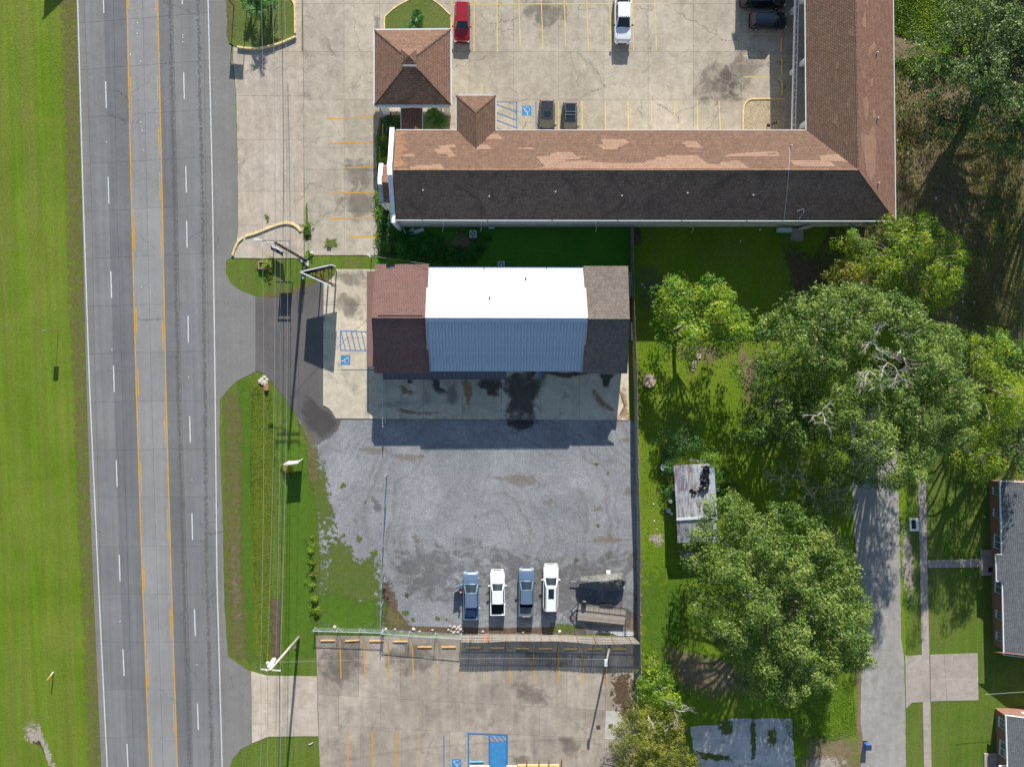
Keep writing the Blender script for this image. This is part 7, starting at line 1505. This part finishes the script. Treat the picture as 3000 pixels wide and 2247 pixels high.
for nm, o in (('pole_shaft', MB().tube([P(1788, 1885, 0), P(1775.5, 1943, 6.4)], [.15, .11], 10).build('pole_shaft', M['wood_old'], None, True)), ('lamp_head', MB().box(P(1775, 1941, 6.3), (.35, .8, .2)).build('lamp_head', M['trim'])), ('lamp_arm', MB().bar(P(1780, 1932, 6.0), P(1771, 1934, 6.1), .06, .06).build('lamp_arm', M['trim']))): o.parent = lp; o.matrix_parent_inverse = Matrix.Translation(-lp.location)
wire(W((2752, 1150, 6), (2759, 1500, 5.5), (2766, 1900, 5.2), (2790, 2300, 5.5)), .1, .012, 'thin wire over the shaded lawn beside the sidewalk', mat=M['dksteel'])
wire(W((2885, 2034, 4), (3060, 2023, 4)), .05, .02, 'thin pale wire between the two brick houses')

# ---- signs
def sign(name, label, cat, base, parts):
    root = empty(name, base, label=label, cat=cat)
    for o in parts: o.parent = root; o.matrix_parent_inverse = Matrix.Translation(-root.location)
    return root
ap_ = P(878.5, 797, 4.7); e1 = P(972, 776, 4.7); e2 = P(970.5, 838, 4.7)
def board(a, b, z0, z1, t, mat, nm): a = Vector((a.x, a.y, (z0 + z1) / 2)); b = Vector((b.x, b.y, (z0 + z1) / 2)); return MB().bar(a, b, t, z1 - z0).build(nm, mat)
vp = [board(ap_, e1, 2.5, 4.7, .14, M['white'], 'sign_panel'), board(ap_, e2, 2.5, 4.7, .14, M['white'], 'sign_panel')]
inn1 = Vector((.18, -.12, 0)); vp.append(board(ap_ + Vector((.5, .0, 0)), e1 + Vector((-.02, -.11, 0)), 2.52, 4.66, .03, plain('dark_sign_back', (0.06, 0.075, 0.09), .6), 'sign_back')); vp.append(board(ap_ + Vector((.5, -.04, 0)), e2 + Vector((.05, .11, 0)), 2.52, 4.66, .03, bpy.data.materials['dark_sign_back'], 'sign_back'))
for t in (.35, .6, .85):
    for e in (e1, e2): q = ap_.lerp(e, t); q = Vector((q.x + .12, q.y + (-.18 if e is e1 else .18), 0)); vp.append(MB().tube([q, Vector((q.x, q.y, 4.4))], .07, 8).build('post', M['rusty']))
    for z in (2.8, 4.3): a, b = ap_.lerp(e1, t), ap_.lerp(e2, t); vp.append(MB().bar((a.x + .1, a.y - .2, z), (b.x + .1, b.y + .2, z), .07, .07).build('cross_brace', M['rusty']))
vp += [MB().bar(Vector((a.x, a.y, 4.74)), Vector((b.x, b.y, 4.74)), .13, .06).build('top_trim', M['trim']) for a, b in ((ap_, e1), (ap_, e2))]
sign('roadside_sign', 'large V shaped white roadside sign on rusty posts at the shop entrance', 'sign', P(930, 810), vp)
def framed(label, cx, y, wd, z0, z1, zt, rz, mat, fm, name='framed_sign'):
    c = P(cx, y); d = Vector((math.cos(rz), math.sin(rz), 0)) * wd / 2; pr = [MB().bar(c - d + Vector((0, 0, (z0 + z1) / 2)), c + d + Vector((0, 0, (z0 + z1) / 2)), .07, z1 - z0).build('sign_panel', mat)]
    for s in (-1, 1): q = c + d * (s * 1.0); pr.append(MB().tube([q + Vector((0, .06, 0)), q + Vector((0, .06, zt))], .045, 8).build('post', fm))
    pr.append(MB().bar(c - d * 1.1 + Vector((0, 0, zt)), c + d * 1.1 + Vector((0, 0, zt)), .2, .07).build('top_bar', fm)); return sign(name, label, 'sign', c, pr)
framed('small grey framed sign on two legs casting a dark shadow on the driveway', 840, 830, 1.45, .58, 1.85, 2.1, 0.0, plain('faded_grey_sign', (0.22, 0.22, 0.22), .7), M['dksteel'])
framed('white framed reader sign on the verge beside the flowering bush', 868, 1348, 1.6, .67, 2.3, 2.38, .12, M['white'], M['white'])
framed('tall post sign whose shadow falls at the island curb, cut off above the frame', 705, 24, 1.55, 3.05, 3.75, 3.76, -.1, M['white'], M['dksteel'], 'post_sign')
framed('large billboard beyond the top left of the frame that throws the wedge shadow', 190, -330, 5.2, 3.0, 6.0, 6.0, .75, M['white'], M['dksteel'], 'billboard')
c = P(170, 970); sign('road_sign', 'small road sign seen edge on in the left lawn, its thin shadow below', 'sign', c, [MB().tube([c, c + Vector((0, 0, 2.8))], .03, 6).build('post', M['rusty']), MB().box(c + Vector((0, .05, 2.4)), (.62, .02, .8)).build('sign_plate', M['white'])])
a = P(156, 1968); b1 = P(148, 1979, .55); b2 = P(138, 1992, 1.05); sign('marker_post', 'leaning white and orange cable marker post in the left lawn', 'marker post', a, [MB().tube([a, b1], .06, 8).build('post_base', M['white']), MB().tube([b1, b2], .065, 8).build('orange_sleeve', plain('orange_plastic', (0.72, 0.22, 0.03), .5))])
# slanted dark board by the planter
q = [P(792, 717, 1.5), P(829, 738, 1.5), P(829, 751, .5), P(794, 732, .5)]
sb = [MB().slab3(q, .06).build('sign_panel', plain('navy_sign_face', (0.02, 0.05, 0.10), .5)), rail('top_trim', [q[0], q[1]], .1, .08, M['white'], None)] + [MB().tube([Vector((v.x, v.y, 0)), v], .05, 6).build('post', M['dksteel']) for v in (q[0], q[1])]
sign('leaning_sign', 'navy slanted sign board with white top edge under the dark pole', 'sign', P(810, 745), sb)
# ---- brick planter
pl_ = [MB().box((P(778, 778).x + dx, P(778, 778).y + dy, .22), sz).build('planter_wall', plain('planter_brick', (0.32, 0.19, 0.15), .9, vary=.3, sc=6) if 'planter_brick' not in bpy.data.materials else bpy.data.materials['planter_brick']) for dx, dy, sz in ((0, .4, (1.5, .16, .44)), (0, -.4, (1.5, .16, .44)), (-.72, 0, (.16, .66, .44)), (.72, 0, (.16, .66, .44)))]
pl_.append(MB().box((P(778, 778).x, P(778, 778).y, .15), (1.3, .66, .3)).build('planter_soil', M['joint_dark'])); sign('brick_planter', 'small brick planter holding a yellow green plant below the slanted sign', 'planter', P(778, 778), pl_)
def simple(name, label, cat, parts, base, group=None): r_ = sign(name, label, cat, base, parts); 
simple('cable_pedestal', 'pale cable pedestal with red tag left of the V shaped sign', 'pedestal', [MB().tube([P(888, 815, 0), P(887, 814, .9)], .16, 8).build('pedestal_body', M['trim']), MB().box(P(880, 812, .8), (.35, .05, .12)).build('red_tag', VP['red'])], P(888, 815))
def rocks(label, pts, mat, grp, rr=(.12, .28)):
    for x, y in pts:
        bm = bmesh.new(); bmesh.ops.create_icosphere(bm, subdivisions=1, radius=random.uniform(*rr)); 
        for v in bm.verts: v.co *= random.uniform(.75, 1.2); v.co.z *= .6
        me = bpy.data.meshes.new('rock'); bm.to_mesh(me); bm.free(); o = link_mesh('rock', me, None, mat); o.location = P(x, y, .06); o.rotation_euler.z = random.random() * 6; tag(o, label, 'rock', grp)
M['rock'] = plain('pale_rock', (0.50, 0.45, 0.40), .9, vary=.25, sc=5)
rocks('pale rock in the pile at the left end of the wooden fence', [(1318, 1834), (1325, 1840), (1331, 1836), (1337, 1843), (1343, 1838), (1349, 1844), (1322, 1848), (1333, 1850), (1341, 1851), (1348, 1834), (1314, 1845), (1352, 1840), (1328, 1853), (1356, 1847)], M['rock'], 'pale rocks piled by the fence end', (.1, .22))
rocks('single pale rock along the chain link fence line', [(1131, 1843), (1157, 1843), (1211, 1843), (1230, 1849), (1267, 1845), (980, 1836), (1640, 1850), (1532, 1852), (1415, 1850)], M['rock'], 'pale rocks along the fences')
rocks('broken rock around the foot of the dark utility pole', [(877, 757), (886, 765), (896, 772), (901, 768), (900, 776), (891, 784), (914, 743), (900, 752)], M['rock'], 'rocks at the dark pole', (.12, .3))
rocks('rubble stone at the culvert mouth on the verge', [(768, 1112), (775, 1106), (782, 1114), (772, 1120), (780, 1122), (764, 1118)], M['rock'], 'rubble at the culvert', (.2, .4))
simple('culvert_pipe', 'clay coloured culvert pipe end at the tip of the verge', 'culvert', [MB().tube([P(779, 1127, .15), P(781, 1143, .1)], .3, 12).build('pipe_end', M['terracotta'])], P(780, 1130))
# AC units, pot, boards, barrel
def ac(label, x, y, s=.86, h=.75):
    c = P(x, y); pr = [MB().box((c.x, c.y, h / 2), (s, s, h)).build('casing', M['trim'])]
    fr = MB(); fr.tube([(c.x, c.y, h), (c.x, c.y, h + .02)], s * .40, 18); pr.append(fr.build('fan_well', M['black']))
    for k in range(5):
        a = k * 2 * math.pi / 5; pr.append(MB().bar((c.x + math.cos(a) * .05, c.y + math.sin(a) * .05, h + .035), (c.x + math.cos(a) * s * .36, c.y + math.sin(a) * s * .36, h + .03), .11, .01).build('fan_blade', M['steel']))
    pr.append(MB().tube([(c.x, c.y, h + .02), (c.x, c.y, h + .06)], .08, 10).build('fan_hub', M['steel'])); sign('ac_unit', label, 'air conditioner', c, pr)
ac('air conditioner unit standing in the weeds behind the motel', 1386, 688); ac('air conditioner unit half under the white shop roof', 1468, 778)
c = P(1345, 683); pt_ = MB(); pt_.tube([(c.x, c.y, 0), (c.x, c.y, .5)], [.2, .30], 16); p2_ = MB(); p2_.tube([(c.x, c.y, .42), (c.x, c.y, .505)], .24, 14); sign('flower_pot', 'round terracotta pot beside the air conditioner behind the motel', 'flower pot', c, [pt_.build('pot', M['terracotta'], None, True), p2_.build('soil', M['joint_dark'])])
for k, (x0_, y0_, x1_, y1_, w_) in enumerate(((1200, 684, 1240, 671, .32), (1204, 687, 1242, 674, .25), (1194, 681, 1212, 670, .2), (1176, 657, 1188, 684, .12))):
    o = MB().bar(P(x0_, y0_, .1 + .05 * k), P(x1_, y1_, .12 + .05 * k), w_, .05).build('white_board', M['white']); tag(o, ['widest white board lying in the weeds at the motel corner', 'white board next to the widest one at the motel corner', 'short white board above the others at the motel corner', 'thin white pole leaning at the motel corner post'][k], 'board', 'white boards at the motel corner')
c = P(1580, 1097); sign('blue_barrel', 'blue barrel standing below the blue metal roof edge', 'barrel', c, [MB().tube([(c.x, c.y, 0), (c.x, c.y, .45), (c.x, c.y, .9)], [.28, .31, .28], 14).build('barrel_body', VP['blue'], None, True), MB().tube([(c.x, c.y, .9), (c.x, c.y, .92)], .26, 14).build('barrel_lid', M['blue_b'])])
# satellite dish, bin, stump, stepping stones, planks
c = P(1932, 1362); dsh = MB(); rg = []
for j in range(4):
    r = .42 * j / 3
    for k in range(14): a = 2 * math.pi * k / 14; rg.append((c.x + .35 * r * math.cos(a) * .9 + .0, c.y + r * math.sin(a), 1.5 + r * r * .8 + r * math.cos(a) * .9))
dsh.add(rg, [(j * 14 + k, j * 14 + (k + 1) % 14, (j + 1) * 14 + (k + 1) % 14, (j + 1) * 14 + k) for j in range(3) for k in range(14)])
sign('satellite_dish', 'pale satellite dish on a post left of the shed', 'satellite dish', c, [dsh.build('dish', M['trim'], None, True), MB().tube([c, c + Vector((0, 0, 1.5))], .04, 6).build('mast', M['steel']), MB().tube([(c.x, c.y, 1.4), (c.x + .55, c.y + .05, 1.6)], .025, 5).build('feed_arm', M['trim'])])
c = P(2533.5, 2176); bn = MB(); 
for z0_, z1_, s0, s1 in ((0, 1.0, .46, .62),):
    bn.add([(c.x - s0 / 2, c.y - s0 / 2, z0_ + .06), (c.x + s0 / 2, c.y - s0 / 2, .06), (c.x + s0 / 2, c.y + s0 / 2, .06), (c.x - s0 / 2, c.y + s0 / 2, .06), (c.x - s1 / 2, c.y - s1 / 2, z1_), (c.x + s1 / 2, c.y - s1 / 2, z1_), (c.x + s1 / 2, c.y + s1 / 2, z1_), (c.x - s1 / 2, c.y + s1 / 2, z1_)], [(0, 3, 2, 1), (4, 5, 6, 7), (0, 1, 5, 4), (1, 2, 6, 5), (2, 3, 7, 6), (3, 0, 4, 7)])
sign('wheeled_bin', 'blue wheeled bin with dark lid at the edge of the side street', 'wheeled bin', c, [bn.build('bin_body', plain('blue_bin_plastic', (0.03, 0.13, 0.42), .5)), MB().box((c.x + .02, c.y - .04, 1.04), (.68, .70, .07)).build('bin_lid', plain('navy_bin_lid', (0.03, 0.05, 0.11), .5)), MB().tube([(c.x - .25, c.y + .28, .12), (c.x + .25, c.y + .28, .12)], .12, 10).build('bin_wheels', M['tyre'])])
stp = sheet('tree_stump', smooth_px([(1884, 1112), (1888, 1100), (1898, 1096), (1912, 1099), (1921, 1108), (1920, 1124), (1910, 1134), (1896, 1135), (1885, 1128)], 3, True, .8), .22, plain('cut_stump_wood', (0.46, 0.36, 0.26), .9, vary=.45, sc=3), None, .22); tag(stp, 'large pale tree stump in the back yard near the long fence', 'tree stump')
for k, (x, y, w_, h_) in enumerate(((2045, 1044, .66, .66), (2034, 1058, .5, .36), (2033, 1067, .5, .36), (2032.5, 1075, .5, .3), (2031, 1084, .42, .26))):
    c = P(x, y); o = MB().box((c.x, c.y, .04), (w_, h_, .08), rz=random.uniform(-.1, .1)).build('stepping_stone', M['conc_tan']); tag(o, ['largest square stepping stone under the yellow green tree', 'second stepping stone below the large square one', 'middle stepping stone of the short row', 'fourth stepping stone of the short row', 'smallest and lowest stepping stone of the row'][k], 'stepping stone', 'stepping stones in the back yard')
for k, (x0_, y0_, x1_, y1_) in enumerate(((2090, 1414, 2116, 1411), (2088, 1424, 2112, 1422), (2087, 1431, 2114, 1428), (2088, 1439, 2108, 1438), (2020, 1345, 2054, 1350), (2020, 1348.5, 2056, 1354))):
    o = MB().bar(P(x0_, y0_, .4), P(x1_, y1_, .45), .16, .05).build('plank', M['wood_old'] if k != 2 else M['wood_pale']); tag(o, ['uppermost plank of the heap right of the shed', 'second plank of the heap right of the shed', 'palest plank of the heap right of the shed', 'lowest plank of the heap right of the shed', 'upper of two boards stored above the shed', 'lower of two boards stored above the shed'][k], 'plank', 'planks around the shed')
for k, (x, y, r) in enumerate(((1963, 1467, .26), (1957, 1494, .3), (1966, 1503, .2))):
    c = P(x, y); o = MB().tube([(c.x, c.y, 0), (c.x, c.y, .4)], [r * .8, r], 12).build('bucket', M['trim']); tag(o, ['white bucket at the dark bush left of the shed', 'wide pale tub left of the shed', 'small pale tub left of the shed, lowest'][k], 'bucket', 'buckets left of the shed')
c = P(2678, 1536); sign('utility_vault', 'pale concrete utility box frame with dark opening beside the sidewalk', 'utility box', c, [sheet('vault_rim', [(2665, 1518), (2691, 1518), (2692, 1556), (2666, 1556)], .12, M['white'], None, .12), sheet('vault_cover', [(2670, 1523), (2683, 1523), (2684, 1549), (2671, 1549)], .126, M['black'], None, .004)])
# things stored along the right side of the shop
ld = [MB().bar(P(x, 797, 2.0), P(x + 4, 872, 1.4), .06, .09).build('ladder_rail', M['steel']) for x in (1843, 1850)] + [MB().bar(P(1843 + k * .3, 800 + k * 5.4, 1.97 - k * .045), P(1850 + k * .3, 800 + k * 5.4, 1.97 - k * .045), .04, .04).build('ladder_rung', M['steel']) for k in range(13)]
sign('ladder', 'blue grey ladder stored between the shop end wall and the long fence', 'ladder', P(1846, 830), ld)
for k, (x, y0_, y1_, z) in enumerate(((1849, 880, 1012, .5), (1853, 876, 935, .8))): o = MB().bar(P(x, y0_, z), P(x + 5, y1_, z), .2, .2).build('steel_beam', M['rusty']); tag(o, ['long rusty beam between the shop and the long fence', 'shorter rusty beam against the long fence'][k], 'steel beam', 'rusty beams beside the shop')
o = MB().bar(P(1850, 945, .9), P(1852, 998, .9), .18, .12).build('white_beam', M['trim']); tag(o, 'pale channel lying on the rusty beams beside the shop', 'channel')
# pebble bed lamp and faucet
for k, (x, y) in enumerate(((2246, 372), (2262, 366))):
    c = P(x, y); parts_ = [MB().tube([(c.x, c.y, .05), (c.x, c.y, .8 if k else .4)], .05, 6).build('stem', M['dksteel'])]
    h_ = MB(); h_.tube([(c.x, c.y, .4 + .4 * k), (c.x, c.y, .6 + .4 * k), (c.x, c.y, .75 + .4 * k)], [.1, .24, .05], 10); parts_.append(h_.build('head', M['black'] if k == 0 else M['dksteel'], None, True)); sign('garden_lamp', ['black round topped lamp in the pebble bed', 'slim dark lamp post in the pebble bed'][k], 'garden lamp', c, parts_)
# raised yellow deck and bollards at the bottom edge
o = sheet('yellow_landing', [(1517, 2240), (1638, 2240), (1638, 2400), (1517, 2400)], .2, plain('yellow_landing_paint', (0.72, 0.52, 0.20), .8, vary=.15), None, .15); tag(o, 'pale yellow raised landing cut by the bottom edge', 'landing')
o = sheet('front_walk', [(1376, 2243), (1433, 2243), (1433, 2400), (1376, 2400)], .18, M['cream'], None, .13); tag(o, 'pale raised walk edge below the blue wheel stop', 'walkway')
o = sheet('front_walk', [(1484, 2243), (1515, 2243), (1515, 2400), (1484, 2400)], .18, M['cream'], None, .13); tag(o, 'pale raised walk edge right of the blue ramp', 'walkway')
for k, x in enumerate((1544, 1580, 1609, 1646)):
    c = P(x, 2224 if k < 3 else 2221); o = MB().tube([c, c + Vector((0, 0, .85)), c + Vector((0, 0, .93))], [.08, .08, .04], 10).build('bollard', M['rusty']); tag(o, ['leftmost rusty bollard before the yellow landing', 'second rusty bollard from the left', 'third rusty bollard from the left', 'rightmost rusty bollard beside the landing'][k], 'bollard', 'rusty bollards at the bottom edge')
# clean-out ring by the silvery pole, dirt ring at the pole foot
decal('bare_ring', disc(875, 1866, 9, 0, 9), .03, M['dirt'], None, .8, 'structure'); decal('bare_ring', disc(864, 1896, 8, 0, 9), .03, M['dirt'], None, .8, 'structure')
o = MB().tube([P(865.5, 1897, 0), P(865.5, 1897, .12)], .12, 10).build('cleanout_cap', M['rusty']); tag(o, 'small round clean-out cap in bare soil beside the silvery pole', 'cleanout cap')
o = MB().tube([P(905, 2180, .06), P(912, 2178, .08), P(916, 2174, .07)], .06, 6).build('bent_pipe', M['trim']); tag(o, 'short bent pale pipe on the grass below the lot entrance', 'pipe')
# litter and leaves
m = MB()
for x, y in ((2742, 582), (2800, 880), (2821, 884), (2853, 887), (2805, 930), (2852, 950), (2985, 960), (2630, 412), (2670, 240), (2710, 250), (2330, 700), (2227, 673), (2170, 707), (1882, 834), (1888, 842), (1915, 1476), (1917, 1526), (1925, 1550), (2005, 1963), (2117, 1997), (2118, 1996), (2075, 1957), (2136, 1983), (2885, 1513), (2380, 848), (2700, 700), (2880, 610), (2240, 1860)):
    p = P(x, y, .05); m.box(p, (random.uniform(.1, .3), random.uniform(.08, .2), .05), rz=random.random() * 3)
o = m.build('litter', M['white']); tag(o, 'scattered white litter in the yards', kind='stuff')
